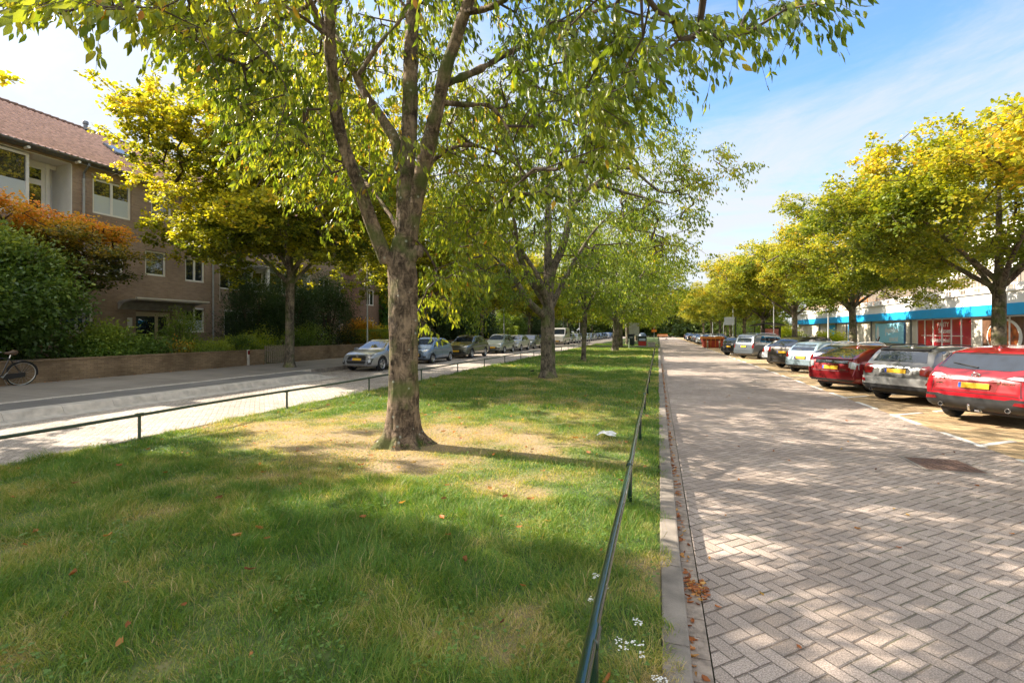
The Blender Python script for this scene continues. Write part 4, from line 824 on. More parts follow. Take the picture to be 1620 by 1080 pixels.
def window(parent, x, y0, y1, z0, z1, mull=(), fw=.095, d=.06, mat='white', trans=None, sill=True, curtain=0, open_leaf=False):
    b = MB(); fr = MB()
    fr.box(x - d, x, y0, y1, z0, z0 + fw).box(x - d, x, y0, y1, z1 - fw, z1).box(x - d, x, y0, y0 + fw, z0 + fw, z1 - fw).box(x - d, x, y1 - fw, y1, z0 + fw, z1 - fw)
    for mfrac in mull: ym = y0 + (y1 - y0) * mfrac; fr.box(x - d + .004, x - .004, ym - fw * .55, ym + fw * .55, z0 + fw, z1 - fw)
    if trans: zt = z0 + (z1 - z0) * trans; fr.box(x - d + .006, x - .006, y0 + fw, y1 - fw, zt - fw * .5, zt + fw * .5)
    w = fr.obj('window', M[mat], parent)
    b.box(x - d + .012, x - d + .02, y0 + fw * .6, y1 - fw * .6, z0 + fw * .6, z1 - fw * .6); b.obj('pane', M['glass'], w)
    if curtain: MB().box(x - d + .021, x - d + .024, y0 + fw, y1 - fw, z0 + fw, z0 + (z1 - z0) * curtain).obj('frosted_film', M['film'], w)
    if sill: MB().box(x - .01, x + .07, y0 - .05, y1 + .05, z0 - .06, z0 - .002).obj('sill', M['concrete'], w)
    return w
def roof(parent, xe, xr, y0, y1, ze, zr, mat, tile=.235, rows=17):
    'pantile roof slope rising from (xe, ze) to (xr, zr) with waves and stepped courses, plus a plain back slope'
    n = int((y1 - y0) / tile) * 6; ys = np.linspace(y0, y1, n + 1); wave = .055 * np.abs(np.sin((ys - y0) / tile * math.pi)) ** 1.4
    V = []; nx = (xr - xe) / rows; nz = (zr - ze) / rows; L = math.hypot(nx, nz); ox, oz = -nz / L, nx / L
    if ox < 0 and xr < xe: pass
    sx = 1 if xr < xe else -1
    for i in range(rows):
        for f, lift in ((0, .035), (.98, .0)):
            bx = xe + nx * (i + f); bz = ze + nz * (i + f)
            V.append(np.stack([bx + abs(oz * 0) + sx * (wave + lift) * .5, ys, bz + (wave + lift) * .86], 1))
    V = np.array(V); m = len(V); V = V.reshape(-1, 3); i = np.arange(m - 1)[:, None] * (n + 1) + np.arange(n)[None]
    o = link('roof', fastmesh('roof', V, np.stack([i, i + 1, i + n + 2, i + n + 1], -1).reshape(-1, 4), 4), mat, parent)
    b = MB(); xb = 2 * xr - xe; b.add([(xr, y0, zr), (xr, y1, zr), (xb, y1, ze), (xb, y0, ze)], [(0, 1, 2, 3)])
    b.add([(xe, y0, ze - .02), (xr, y0, zr - .02), (xb, y0, ze - .02)], [(0, 1, 2)]); b.add([(xe, y1, ze - .02), (xr, y1, zr - .02), (xb, y1, ze - .02)], [(2, 1, 0)])
    b.obj('roof_back', mat, parent)
    rt = MB(); y = y0
    while y < y1: rt.tube([(xr, y, zr + .03), (xr, min(y + .33, y1), zr + .045)], [.10, .115], 10); y += .32
    rt.obj('ridge_tiles', M['ridge'], parent, True); return o
def building_a():
    X = -25.0; y0, y1 = -6.0, 33.5; zt = 9.55
    r = empty('apartment_building', (0, 0, 0), 0, 'nearest brown brick apartment block with red tiled roof, left edge of the photo', 'building', 'brick apartment blocks on the left')
    ops = []; wins = []
    def win(a, c, e, f, mull=(.5,), **k): ops.append((a, c, e, f)); wins.append((a, c, e, f, mull, k))
    # top floor
    ops.append((5.4, 14.45, 6.75, 9.45, 1.3))
    win(15.25, 16.95, 7.45, 9.1, (.5,), curtain=.55); win(17.9, 19.0, 7.9, 9.1, ()); win(19.7, 20.95, 7.7, 9.1)
    ops.append((21.9, 29.6, 6.75, 9.45, 1.3))
    # first floor
    win(8.2, 12.9, 4.2, 6.1, (.3, .7)); win(13.6, 14.9, 4.6, 6.1); win(15.3, 16.6, 4.6, 6.1); win(17.6, 18.7, 4.85, 6.15, ()); win(19.75, 20.95, 4.75, 6.1)
    ops.append((21.9, 29.6, 3.8, 6.3, 1.3))
    # ground floor
    win(8.2, 12.9, 1.2, 3.2, (.3, .7)); win(14.0, 15.3, 1.9, 3.25); ops.append((17.15, 19.15, .45, 3.0, .5)); win(19.75, 20.95, 1.9, 3.28, (.5,), curtain=.5); win(22.2, 25.5, 1.3, 3.25, (.33, .66)); win(26.2, 29.4, 1.3, 3.25, (.33, .66)); win(30.6, 31.9, 1.7, 3.25); win(30.6, 31.9, 4.6, 6.1); win(30.6, 31.9, 7.5, 9.1)
    facade(X, y0, y1, 0, zt, ops, M['brick'], r, end=9)
    for a, c, e, f, mull, k in wins: window(r, X - .08, a + .01, c - .01, e + .01, f - .01, mull, **k)
    # recessed loggias: white lining, glazed screen and door, brick or glass parapet
    for (a, c, e, f, glassrail) in ((5.4, 14.45, 6.75, 9.45, True), (21.9, 29.6, 6.75, 9.45, False), (21.9, 29.6, 3.8, 6.3, False)):
        MB().box(X - 1.42, X - 1.3, a, c, e, f).box(X - 1.3, X - .004, a + .001, a + .03, e + .03, f - .03).box(X - 1.3, X - .004, c - .03, c - .001, e + .03, f - .03).box(X - 1.3, X - .004, a + .03, c - .03, f - .03, f - .002).box(X - 1.3, X - .004, a + .03, c - .03, e + .002, e + .03).obj('loggia_lining', M['white'], r)
    # nearest loggia: big flush picture window left, door right in the recess
    window(r, X - .03, 5.5, 12.95, 7.25, 9.35, (.36, .68), .10, .08, trans=None, curtain=.45)
    MB().box(X - .16, X - .02, 5.45, 12.95, 6.8, 7.24).obj('panel', M['white'], r)
    def door(ya, yb, za, zb, x, mat='white', panes=((.14, .55), (.62, .93)), nm='door'):
        b = MB().box(x - .05, x, ya, yb, za, zb); d = b.obj(nm, M[mat], r); g = MB()
        for p0, p1 in panes: g.box(x - .002, x + .012, ya + .14, yb - .14, za + (zb - za) * p0, za + (zb - za) * p1)
        g.obj('pane', M['glass'], d); MB().tube([(x + .02, ya + .06, za + 1.0), (x + .06, ya + .06, za + 1.0), (x + .06, ya + .16, za + 1.0)], .012, 6).obj('handle', M['steel'], d)
    door(13.1, 14.0, 6.8, 9.2, X - 1.0, panes=((.1, .66), (.76, .95)))
    MB().box(X - 1.05, X - .95, 12.95, 13.1, 6.8, 9.4).box(X - 1.05, X - .95, 14.0, 14.15, 6.8, 9.4).box(X - 1.06, X - .96, 12.96, 14.4, 9.2, 9.4).obj('door_frame', M['white'], r)
    for (a, c, e, f) in ((21.9, 29.6, 6.75, 9.45), (21.9, 29.6, 3.8, 6.3)):
        window(r, X - 1.1, a + .1, a + 3.2, e + .5, f - .12, (.5,), sill=False); door(a + 3.4, a + 4.4, e + .04, f - .2, X - 1.15); window(r, X - 1.1, a + 4.6, c - .1, e + .5, f - .12, (.5,), sill=False)
        p = MB().box(X - .1, X + .02, a + .04, c - .04, e - .3, e + .72); p.obj('balcony_wall', M['brick'], r); MB().box(X - .14, X + .05, a + .04, c - .04, e + .722, e + .79).obj('balcony_coping', M['white'], r)
        MB().box(X - .3, X - .12, (a + c) / 2 - .1, (a + c) / 2 + .1, e + .8, f - .03).obj('balcony_post', M['white'], r)
    # gutter on brackets, downpipes
    g = MB(); n = 9; prof = [(X + .42 + .11 * math.cos(math.pi + math.pi * k / n), 9.66 + .10 * math.sin(math.pi + math.pi * k / n)) for k in range(n + 1)]; prof = prof + [(a * 1.0 + (-.012 if a > X + .42 else .012), c + .01) for a, c in reversed(prof)]
    V = [(a, y0, c) for a, c in prof] + [(a, y1, c) for a, c in prof]; m = len(prof); g.add(V, [tuple(range(m)), tuple(reversed(range(m, 2 * m)))] + [(i, m + i, m + (i + 1) % m, (i + 1) % m) for i in range(m)]); g.box(X - .05, X + .32, y0, y1, 9.56, 9.64)
    go = g.obj('gutter', M['gutter'], r)
    for k in range(22): y = y0 + .9 + k * 1.78; MB().tube([(X + .2, y, 9.48), (X + .44, y, 9.50)], .06, 8).obj('soffit_bracket', M['white'], go)
    for y in (14.85, 21.4, 32.9):
        MB().tube([(X + .42, y, 9.6), (X + .42, y, 9.45), (X + .09, y, 9.15), (X + .08, y, 8.6)], .045, 8).obj('pipe_elbow', M['gutter'], r, True)
        MB().tube([(X + .08, y, 8.9), (X + .08, y, .4)], .05, 8).obj('downpipe', M['pipe'], r, True)
    ro = roof(r, X + .48, X - 4.1, y0 - .2, y1 + .2, 9.62, 12.65, M['rooftile'])
    for y, s in ((17.6, 0), (8.2, 0)):
        Mx = Matrix.Translation((X - 2.0, y, 11.36)) @ Matrix.Rotation(math.atan2(3.03, 4.58), 4, 'Y')
        MB().box(-.55, .55, -.4, .4, 0, .09, Mx).obj('roof_window', M['gutter'], r); 
        MB().box(-.47, .47, -.32, .32, .09, .1, Mx).obj('roof_glass', M['glass'], ro)
    MB().lathe([(.0, .45), (.11, .45), (.13, .42), (.13, .30), (.09, .28), (.09, 0)], 12, Matrix.Translation((X - 3.9, 17.3, 12.6))).obj('vent_pipe', M['gutter'], ro, True)
    MB().box(X - 4.6, X - 3.8, 9.6, 10.4, 12.0, 13.3).obj('chimney', M['brick'], ro)
    # entrance: curved canopy on a white beam, glazed door in a cream frame, number plates and letter boxes
    c = MB(); pr = [(X + .02, 3.05), (X + .02, 3.42), (X + .5, 3.50), (X + 1.0, 3.53), (X + 1.35, 3.50), (X + 1.38, 3.46), (X + .95, 3.46), (X + .45, 3.38), (X + .16, 3.12), (X + .12, 3.05)]
    V = [(a, 16.3, cc) for a, cc in pr] + [(a, 20.0, cc) for a, cc in pr]; m = len(pr); c.add(V, [tuple(reversed(range(m))), tuple(range(m, 2 * m))] + [(i, (i + 1) % m, m + (i + 1) % m, m + i) for i in range(m)]); c.obj('entrance_canopy', M['concrete'], r)
    MB().box(X + 1.30, X + 1.40, 16.25, 20.05, 3.535, 3.60).obj('canopy_edge', M['white'], r)
    xd = X - .42
    MB().box(xd - .06, xd, 17.15, 19.15, .45, 3.0).obj('entrance_back', M['interior'], r)
    MB().box(xd, xd + .08, 17.17, 17.35, .45, 2.98).box(xd, xd + .08, 18.35, 18.5, .45, 2.98).box(xd, xd + .08, 19.0, 19.13, .45, 2.98).box(xd, xd + .08, 17.35, 18.35, 2.75, 2.98).box(xd, xd + .07, 18.5, 19.0, 1.6, 1.7).box(xd, xd + .08, 18.5, 19.0, 2.75, 2.98).obj('entrance_frame', M['cream'], r)
    d = MB().box(xd + .01, xd + .06, 17.37, 18.33, .5, 2.74).obj('entrance_door', M['dark_door'], r); MB().box(xd + .062, xd + .07, 17.5, 18.2, 1.05, 2.6).obj('pane', M['glass'], d)
    MB().box(xd + .03, xd + .10, 18.52, 18.98, .5, 1.6).obj('letter_boxes', M['cream'], r)
    for y in (16.75, 19.35): MB().box(X + .002, X + .02, y, y + .22, 2.15, 2.65).obj('nameplate', M['white'], r)
building_a()
def block(y0, y1, X, zt, lab, mat, seed, roofmat='rooftile'):
    rnd = random.Random(seed); r = empty('apartment_building', (0, 0, 0), 0, lab, 'building', 'brick apartment blocks on the left'); ops = []; ws = []
    y = y0 + 1.0; k = 0
    while y < y1 - 3:
        w = (1.3, 2.6, 1.1, 2.4)[k % 4]
        for fl in range(3):
            z = 1.5 + fl * 2.85; ops.append((y, y + w, z, z + (1.5 if w < 2 else 1.65))); ws.append((y, y + w, z, z + (1.5 if w < 2 else 1.65), (.5,) if w < 2 else (.33, .66)))
        y += w + (1.15, .9, 1.6, 1.2)[k % 4]; k += 1
    facade(X, y0, y1, 0, zt, ops, M[mat], r, end=9)
    for a, c, e, f, mu in ws: window(r, X - .08, a + .01, c - .01, e + .01, f - .01, mu)
    MB().box(X - .05, X + .5, y0, y1, zt - .02, zt + .12).obj('gutter', M['gutter'], r)
    roof(r, X + .48, X - 4.2, y0 - .2, y1 + .2, zt + .06, zt + 3.1, M[roofmat], rows=12)
    c = MB().box(X, X + 1.3, y0 + 5, y0 + 8.4, 3.2, 3.36).obj('entrance_canopy', M['concrete'], r)
    for yy in (y0 + 4, y1 - 4): MB().tube([(X + .08, yy, zt), (X + .08, yy, .4)], .05, 6).obj('downpipe', M['pipe'], r)
block(36.5, 62, -25.5, 9.4, 'second brick apartment block behind the big near trunk, pinkish walls', 'brick_pink', 3)
block(66, 96, -25.5, 9.4, 'third brick apartment block behind the parked white van', 'brick_pink', 4)
block(100, 140, -26, 9.4, 'farthest brick apartment block at the far end of the left pavement', 'brick', 5)
# garden walls, gate, hedges
def wall(y0, y1, h, lab, x=-18.3):
    r = empty('garden_wall', (x, y0, .38), 0, lab, 'wall', 'low garden walls along the left pavement')
    MB().box(-.11, .11, 0, y1 - y0, -.1, h).obj('brickwork', M['wallbrick'], r)
    MB().bbox(-.13, .13, -.02, y1 - y0 + .02, h + .002, h + .065, .01).obj('coping', M['wallbrick'], r)
wall(4, 18.4, .66, 'low brick garden wall left of the picket gate, the bicycle leans on it'); wall(20.05, 34, .72, 'low brick garden wall right of the picket gate, behind the silver car'); wall(36, 62, .7, 'low garden wall behind the middle parked cars'); wall(64, 98, .7, 'low garden wall behind the far parked cars')
def gate():
    M['oldwood'] = pmat('weathered_wood', (.26, .21, .14), .85, var=.3, vscale=14)
    r = empty('picket_gate', (-18.3, 18.48, .4), 0, 'weathered wooden picket gate between the two brick garden walls', 'gate')
    for k in range(12):
        y = .06 + k * .125; MB().prism([(-.04, 0), (.04, 0), (.04, .82), (0, .9), (-.04, .82)], -.012, .012, Matrix.Translation((0, y, 0)) @ Matrix(((0, 0, 1, 0), (1, 0, 0, 0), (0, 1, 0, 0), (0, 0, 0, 1)))).obj('picket', M['oldwood'], r)
    MB().box(-.05, -.014, 0, 1.5, .18, .26).box(-.05, -.014, 0, 1.5, .6, .68).obj('crossbar', M['oldwood'], r)
gate()
M['hedge'] = leafmat('hedge_leaves', [(0, (.05, .10, .02)), (.5, (.12, .20, .03)), (1, (.32, .38, .05))], .25, .4)
M['dark_conifer'] = leafmat('dark_evergreen', [(0, (.018, .04, .014)), (.6, (.04, .08, .02)), (1, (.10, .15, .03))], .12, .5)
M['shrubgreen'] = leafmat('laurel_leaves', [(0, (.045, .09, .022)), (.5, (.11, .18, .034)), (1, (.36, .42, .08))], .25, .32)
M['jmaple'] = leafmat('japanese_maple_leaves', [(0, (.05, .07, .018)), (.35, (.13, .13, .025)), (.6, (.42, .30, .04)), (.85, (.66, .34, .05)), (1, (.66, .24, .06))], .35, .5)
M['orangebush'] = leafmat('yellow_orange_leaves', [(0, (.20, .18, .02)), (.5, (.50, .36, .04)), (1, (.60, .30, .05))], .4, .5)
M['limebush'] = leafmat('yellow_green_leaves', [(0, (.10, .17, .015)), (.5, (.30, .36, .02)), (1, (.48, .46, .04))], .42, .5)
M['climber'] = leafmat('ivy_leaves', [(0, (.03, .09, .012)), (1, (.08, .19, .02))], .3, .5)
def bush(name, c, rad, n, L, Wd, mat, lab, cat='shrub', grp=None, seed=1, bias=0, box=False, stems=7, kind='leaf', bare=0.25, top=.35):
    rs = np.random.RandomState(seed); r = empty(name, (c[0], c[1], .42), 0, lab, cat, grp)
    cz = c[2] - .42
    if box:
        f = rs.rand(n); P = rs.uniform(-1, 1, (n, 3)); ax = rs.choice([0, 1, 2], n, p=[.45, .2, .35]); P[np.arange(n), ax] = np.sign(P[np.arange(n), ax]) * rs.uniform(.86, 1.04, n); P[:, 2] = np.abs(P[:, 2]) * np.where(rs.rand(n) < .5, 1, -1)
        P = P * np.array(rad) * (1 + .06 * (noise3(P * np.array(rad), .9, 5) - .5)[:, None] * 4); P += np.array([0, 0, cz])
    else:
        T = clumps(rs, (0, 0, cz), rad, max(14, int(28 * max(rad))), n // 14, .13 + .09 * max(rad), .5, .7, zmin=.0); k = 14
        P = np.repeat(T, k, 0) + rs.normal(0, .08 + .05 * max(rad) ** .7, (len(T) * k, 3))
    P = P[P[:, 2] > -.02]; m = len(P); out = P - np.array([0, 0, cz]); out /= np.linalg.norm(out, axis=1, keepdims=True) + 1e-6
    A = out * .7 + rs.normal(0, .6, (m, 3)) + np.array([0, 0, -.1 if kind == 'leaf' else .5]); S = rs.normal(0, 1, (m, 3)); sz = rs.uniform(.6, 1.3, m)
    V, Fa = leaves(P, A, S, L * sz, Wd * sz, OUT_CH if kind == 'needle' else OUT_MA, .2, rs)
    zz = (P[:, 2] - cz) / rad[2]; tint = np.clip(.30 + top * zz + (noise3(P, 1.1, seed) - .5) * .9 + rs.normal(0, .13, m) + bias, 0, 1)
    b = MB()
    for i in range(stems):
        a = rs.uniform(0, 6.28); q = rs.uniform(.3, .8); b.tube([(0, 0, -.05), (math.cos(a) * rad[0] * q * .4, math.sin(a) * rad[1] * q * .4, cz * .7), (math.cos(a) * rad[0] * q, math.sin(a) * rad[1] * q, cz + rad[2] * .5)], [.05 * max(rad) ** .6, .035 * max(rad) ** .6, .01], 6)
    b.obj('stem', M['twig'], r, True); leafobj('foliage', V, Fa, np.repeat(tint, 6).astype(np.float32), mat, r)
bush('evergreen_shrub', (-20.9, 9.8, 2.9), (1.9, 1.7, 2.5), 42000, .13, .06, M['shrubgreen'], 'huge glossy evergreen shrub bulging over the wall above the bicycle', 'shrub', 'garden shrubs', 3, .02, stems=10)
bush('evergreen_shrub', (-20.8, 7.6, 2.6), (2.0, 2.0, 2.4), 26000, .13, .06, M['shrubgreen'], 'glossy evergreen shrub cut off by the left edge of the photo', 'shrub', 'garden shrubs', 4, .0, stems=8)
bush('laurel_shrub', (-20.1, 12.9, 1.15), (1.1, 1.4, .75), 18000, .10, .045, M['hedge'], 'dark laurel filling the corner between the evergreen and the doorway shrubs', 'shrub', 'garden shrubs', 5, -.02)
bush('orange_shrub', (-19.4, 14.9, 1.15), (.35, .5, .35), 900, .1, .05, M['jmaple'], 'small rust coloured shrub on the wall at the foot of the laurel', 'shrub', 'garden shrubs', 15, .1)
for i, (x, y, z, a, c, e, mat, lb, bi) in enumerate([(-21.2, 16.6, 1.5, .6, .6, 1.4, 'hedge', 'narrow upright green bush left of the entrance door', .05), (-19.6, 16.4, .9, .8, .9, .5, 'hedge', 'loose low green shrub on the wall before the entrance', .15), (-19.5, 18.2, 1.05, .6, .7, .75, 'shrubgreen', 'taller airy shrub right in front of the entrance door', .1),
    (-19.7, 17.4, .85, .7, .7, .5, 'hedge', 'lowest rounded shrub under the doorway', .2), (-20.6, 20.6, 1.1, .9, 1.3, .75, 'hedge', 'bright green bush under the ground floor window', .2), (-19.6, 19.0, .95, .7, .9, .55, 'limebush', 'pale grey green cushion shrub beside the gate', -.3),
    (-20.0, 23.6, 1.3, .8, 1.5, .9, 'hedge', 'clipped dark green hedge right of the cushion shrub', -.05)]):
    bush('garden_shrub', (x, y, z), (a, c, e), 7500, .075, .035, M[mat], lb, 'shrub', 'garden shrubs', 30 + i, bi)
for i, (x, y, z, a, c, e, lb) in enumerate([(-21.8, 21.4, 2.6, 1.2, 1.3, 2.3, 'broad dark yew left of the pale maple trunk'), (-21.6, 23.8, 2.9, 1.5, 1.5, 2.7, 'dark conifer directly behind the pale maple trunk'), (-21.2, 26.9, 3.0, 1.5, 1.7, 2.8, 'tall dark yew behind the lamp post left of the silver car')]):
    bush('yew_tree', (x, y, z), (a, c, e), 22000, .13, .035, M['dark_conifer'], lb, 'tree', 'dark yews in the gardens', 60 + i, -.05, kind='needle', stems=8)
bush('orange_shrub', (-20.6, 29.6, 1.75), (1.0, 1.2, 1.15), 9000, .11, .07, M['orangebush'], 'bright yellow orange shrub behind the silver car', 'shrub', 'garden shrubs', 71, .1)
bush('lime_shrub', (-19.9, 31.6, 1.4), (.9, 1.3, .85), 9000, .10, .06, M['limebush'], 'lime green clipped shrub left of the big near trunk', 'shrub', 'garden shrubs', 72, .1)
bush('clipped_hedge', (-19.3, 31.0, 1.25), (.7, 3.2, .85), 12000, .07, .035, M['hedge'], 'dark clipped hedge behind the silver car', 'hedge', 'clipped hedges', 73, -.1, True)
bush('ivy', (-25.2, 40.6, 4.6), (.35, 1.0, 4.3), 9000, .16, .15, M['climber'], 'bright green ivy climbing the corner of the second block', 'climbing plant', None, 74, .1, True)
for i, (x, y, z, a, c, e, mat, lb, bi, nm) in enumerate([(-20.5, 42, 2.4, 1.8, 3.0, 2.3, 'dark_conifer', 'dark evergreen mass behind the grey crossover', .1, 'yew_tree'), (-20.5, 47.5, 2.6, 1.8, 2.2, 2.5, 'hedge', 'mid green garden tree behind the green parked car', -.05, 'garden_shrub'), (-20.5, 53, 2.3, 1.7, 1.8, 2.4, 'dark_conifer', 'dark clipped column before the clipped hedge', 0, 'yew_tree'),
    (-20.5, 66, 2.8, 2.0, 2.6, 2.6, 'hedge', 'round pale green garden tree beside the long hedge', .15, 'garden_shrub'), (-20.5, 76, 2.6, 2.0, 5, 2.6, 'dark_conifer', 'dark garden bushes behind the white van', .2, 'yew_tree'), (-20.5, 88, 2.6, 2.0, 5, 2.6, 'hedge', 'green garden bushes behind the far left cars', .0, 'garden_shrub'), (-20.5, 101, 2.6, 2.2, 6, 2.8, 'dark_conifer', 'farthest dark garden bushes on the left', .2, 'yew_tree')]):
    bush(nm, (x, y, z), (a, c, e), 16000, .17, .09, M[mat], lb, 'shrub' if nm != 'yew_tree' else 'tree', 'garden planting beyond the second block', 80 + i, bi)
bush('clipped_hedge', (-19.2, 58.5, 1.55), (.6, 5.5, 1.15), 14000, .11, .06, M['hedge'], 'long clipped sunlit hedge behind the middle parked cars', 'hedge', 'clipped hedges', 90, .1, True)
# Japanese maple behind the evergreen: fans of rusty leaves in layers
def t_jm(B, rs, H, zb, Rad): zz = (B[:, 2] - zb) / (H - zb); return -.12 + 1.0 * zz + (noise3(B, .9, 53) - .5) * .7 + rs.normal(0, .13, len(B))  # sunlight painted into the upper leaves, besides their own autumn orange
free_tree('japanese_maple', (-22.5, 12.7, .42), 95, 'maple', 6.3, 3.0, 2.0, 1.6, .10, 700, 30, .085, .085, M['jmaple'], M['bark2'], 'spreading Japanese maple with rusty orange top layers before the brick house', 'tree', None, t_jm, 60, 6, .03, (0, 0), None, None, .34, .5, .85, None, .28)
free_tree('garden_tree', (-23.0, 11.0, .42), 96, 'maple', 6.3, 3.2, 2.0, 1.6, .10, 500, 28, .09, .09, M['jmaple'], M['bark2'], 'orange tipped small tree at the left edge under the picture window', 'tree', None, t_jm, 50, 6, .03, (0, 0), None, None, .34, .5, .85, None, .28)
# ---------------------------------------------------------------- right hand shop building
M['shopwhite'] = pmat('white_render', (.80, .78, .74), .7, var=.06, vscale=2)
M['beige'] = pmat('beige_panel', (.66, .60, .50), .7, var=.06)
M['blue'] = pmat('sky_blue_fascia', (.015, .36, .74), .5, var=.05, vscale=2); M['bluedark'] = pmat('blue_sign_edge', (.02, .10, .26), .4)
M['poster_blue'] = pmat('pale_blue_poster', (.30, .66, .82), .5); M['poster_red'] = pmat('red_poster', (.48, .012, .03), .4, coat=.5)
M['fencewood'] = pmat('grey_fence_wood', (.24, .20, .165), .85, var=.2, vscale=9); M['redawning'] = pmat('red_awning', (.55, .03, .03), .7)
def text_obj(name, body, size, mat, parent, loc, rot, ext=.004, align='CENTER', font_shear=0):
    cu = bpy.data.curves.new(name, 'FONT'); cu.body = body; cu.size = size; cu.extrude = ext; cu.align_x = align; cu.align_y = 'CENTER'; cu.resolution_u = 3; cu.offset = size * .012
    t = bpy.data.objects.new(name, cu); COL.objects.link(t); me = bpy.data.meshes.new_from_object(t.evaluated_get(bpy.context.evaluated_depsgraph_get()))
    bpy.data.objects.remove(t); o = link(name, me, None, parent); me.materials.clear(); me.materials.append(mat); o.location = loc; o.rotation_euler = rot; return o
FACE_L = (R(90), 0, R(-90))     # lettering that faces -x and reads along -y
def shop():
    X = 20.0; y0, y1 = 14.0, 80.0
    r = empty('shop_building', (0, 0, 0), 0, 'low white shop building with a broad blue band behind the golden maples', 'building')
    gaps = [(16, 31.6), (34.4, 38.2), (39.2, 46.2)]
    b = MB(); cur = y0
    for a, c in gaps + [(y1, y1)]:
        if a > cur: b.box(X - .02, X + .3, cur, a, .1, 2.92)
        cur = c
    b.box(X + .301, X + 12, y0, y1, .1, .14)
    b.obj('wall', M['beige'], r)
    MB().box(X + 3.2, X + 3.3, y0, y1, .1, 2.9).box(X + .31, X + 3.2, 31.7, 31.9, .14, 2.9).obj('shop_interior', M['interior'], r)
    MB().box(X - .30, X + 12, y0, y1, 2.92, 2.99).obj('soffit', M['gutter'], r)
    MB().box(X - .34, X - .2, y0, y1, 2.94, 3.62).obj('blue_band', M['blue'], r)
    MB().box(X - .30, X + 12, y0, y1, 3.0, 4.35).obj('fascia', M['shopwhite'], r)
    MB().box(X - .42, X + 12, y0, y1, 4.352, 4.44).box(X - .4, X - .3, y0, y1, 4.72, 4.80).obj('roof_edge', M['shopwhite'], r)
    y = y0 + 1
    while y < y1: MB().box(X - .4, X - .3, y, y + .9, 4.44, 4.72).obj('parapet_block', M['shopwhite'], r); y += 1.55
    rnd = random.Random(2); y = 18
    while y < 62:
        L = rnd.uniform(5, 7); p = MB(); 
        k = 0
        while k * .16 < L - .2:
            f = k * .16 / L; h = 5.55 + .28 * math.sin(f * math.pi); p.box(X + .1 + (k % 2) * .03, X + .125 + (k % 2) * .03, y + k * .16, y + k * .16 + .14, 4.45, h); k += 1
        p.obj('terrace_fence', M['fencewood'], r); y += L + .15
    # glazing bays
    for a, c in gaps:
        mull = MB()
        n = max(2, int((c - a) / 1.05)); 
        for k in range(n + 1): y = a + (c - a) * k / n; mull.box(X - .03, X + .06, y - .055, y + .055, .45, 2.92)
        mull.box(X - .03, X + .06, a, c, .38, .45).box(X - .03, X + .06, a, c, 2.84, 2.92)
        mull.obj('window_frame', M['shopwhite'], r)
    M['clearglass'] = glassmat('shop_glass', (.03, .03, .03), .03)
    for a, c in gaps[:1]: MB().box(X + .02, X + .03, a + .06, c - .06, .46, 2.83).obj('shop_window', M['clearglass'], r)
    # red poster bay with white lettering
    pr = MB().box(X + .01, X + .035, 39.3, 46.1, .46, 2.83).obj('red_poster', M['poster_red'], r)
    MB().box(X + .002, X + .01, 40.2, 45.6, 1.62, 1.67).obj('poster_line', M['shopwhite'], pr)
    for tx, z, s, yy in (('PARTY', 2.45, .48, 42.6), ('Seizoen', 2.0, .52, 42.4), ('cadeauwinkel', 1.32, .46, 43.0), ('thuis', .8, .38, 42.2)): text_obj('lettering', tx, s, M['shopwhite'], pr, (X + .004, yy, z), FACE_L, .004)
    # window with a large picture of a hot dish in a white bowl
    m, nt, bb = newmat('food_picture'); tc = nt.nodes.new('ShaderNodeTexCoord'); v = nt.nodes.new('ShaderNodeTexVoronoi'); v.inputs['Scale'].default_value = 2.4; nt.links.new(tc.outputs['Object'], v.inputs[0])
    n_ = nt.nodes.new('ShaderNodeTexNoise'); n_.inputs['Scale'].default_value = 3; n_.inputs['Detail'].default_value = 6; nt.links.new(tc.outputs['Object'], n_.inputs[0])
    nt.links.new(ramp(nt, math_node(nt, 'ADD', math_node(nt, 'MULTIPLY', v.outputs['Distance'], .7), math_node(nt, 'MULTIPLY', n_.outputs[0], .6)), [(.2, (.75, .50, .22)), (.45, (.62, .20, .04)), (.65, (.38, .08, .02)), (.9, (.10, .04, .02))]), bb.inputs['Base Color'])
    M['food'] = m
    MB().box(X + .015, X + .04, 34.45, 38.15, .46, 2.83).obj('picture_window', pmat('brown_picture', (.14, .07, .04), .5, var=.3), r)
    Mx = Matrix.Translation((X + .012, 36.2, 1.62)) @ Matrix(((0, 0, -1, 0), (1, 0, 0, 0), (0, 1, 0, 0), (0, 0, 0, 1)))
    MB().prism([(1.55 * math.cos(t * math.pi / 20), 1.12 * math.sin(t * math.pi / 20)) for t in range(40)], 0, .006, Mx).obj('bowl_picture', M['shopwhite'], r)
    Mx2 = Matrix.Translation((X + .004, 36.3, 1.66)) @ Matrix(((0, 0, -1, 0), (1, 0, 0, 0), (0, 1, 0, 0), (0, 0, 0, 1)))
    MB().prism([(1.36 * math.cos(t * math.pi / 20), .97 * math.sin(t * math.pi / 20)) for t in range(40)], 0, .006, Mx2).obj('food_picture', M['food'], r)
    # framed blue billboard with white lettering and a bird-like mark
    s = MB().box(X - .12, X - .03, 48.0, 53.6, .9, 2.72).obj('billboard', M['bluedark'], r)
    MB().box(X - .135, X - .121, 48.12, 53.5, .94, 2.68).obj('poster', M['poster_blue'], s)
    for tx, z, sz, yy in (('dagelijkse', 2.08, .66, 50.3), ('&', 1.70, .42, 51.4), ('special', 1.30, .62, 49.9)): text_obj('lettering', tx, sz, M['shopwhite'], s, (X - .139, yy, z), FACE_L, .003)
    Mx3 = Matrix.Translation((X - .138, 53.0, 1.75)) @ Matrix(((0, 0, -1, 0), (1, 0, 0, 0), (0, 1, 0, 0), (0, 0, 0, 1)))
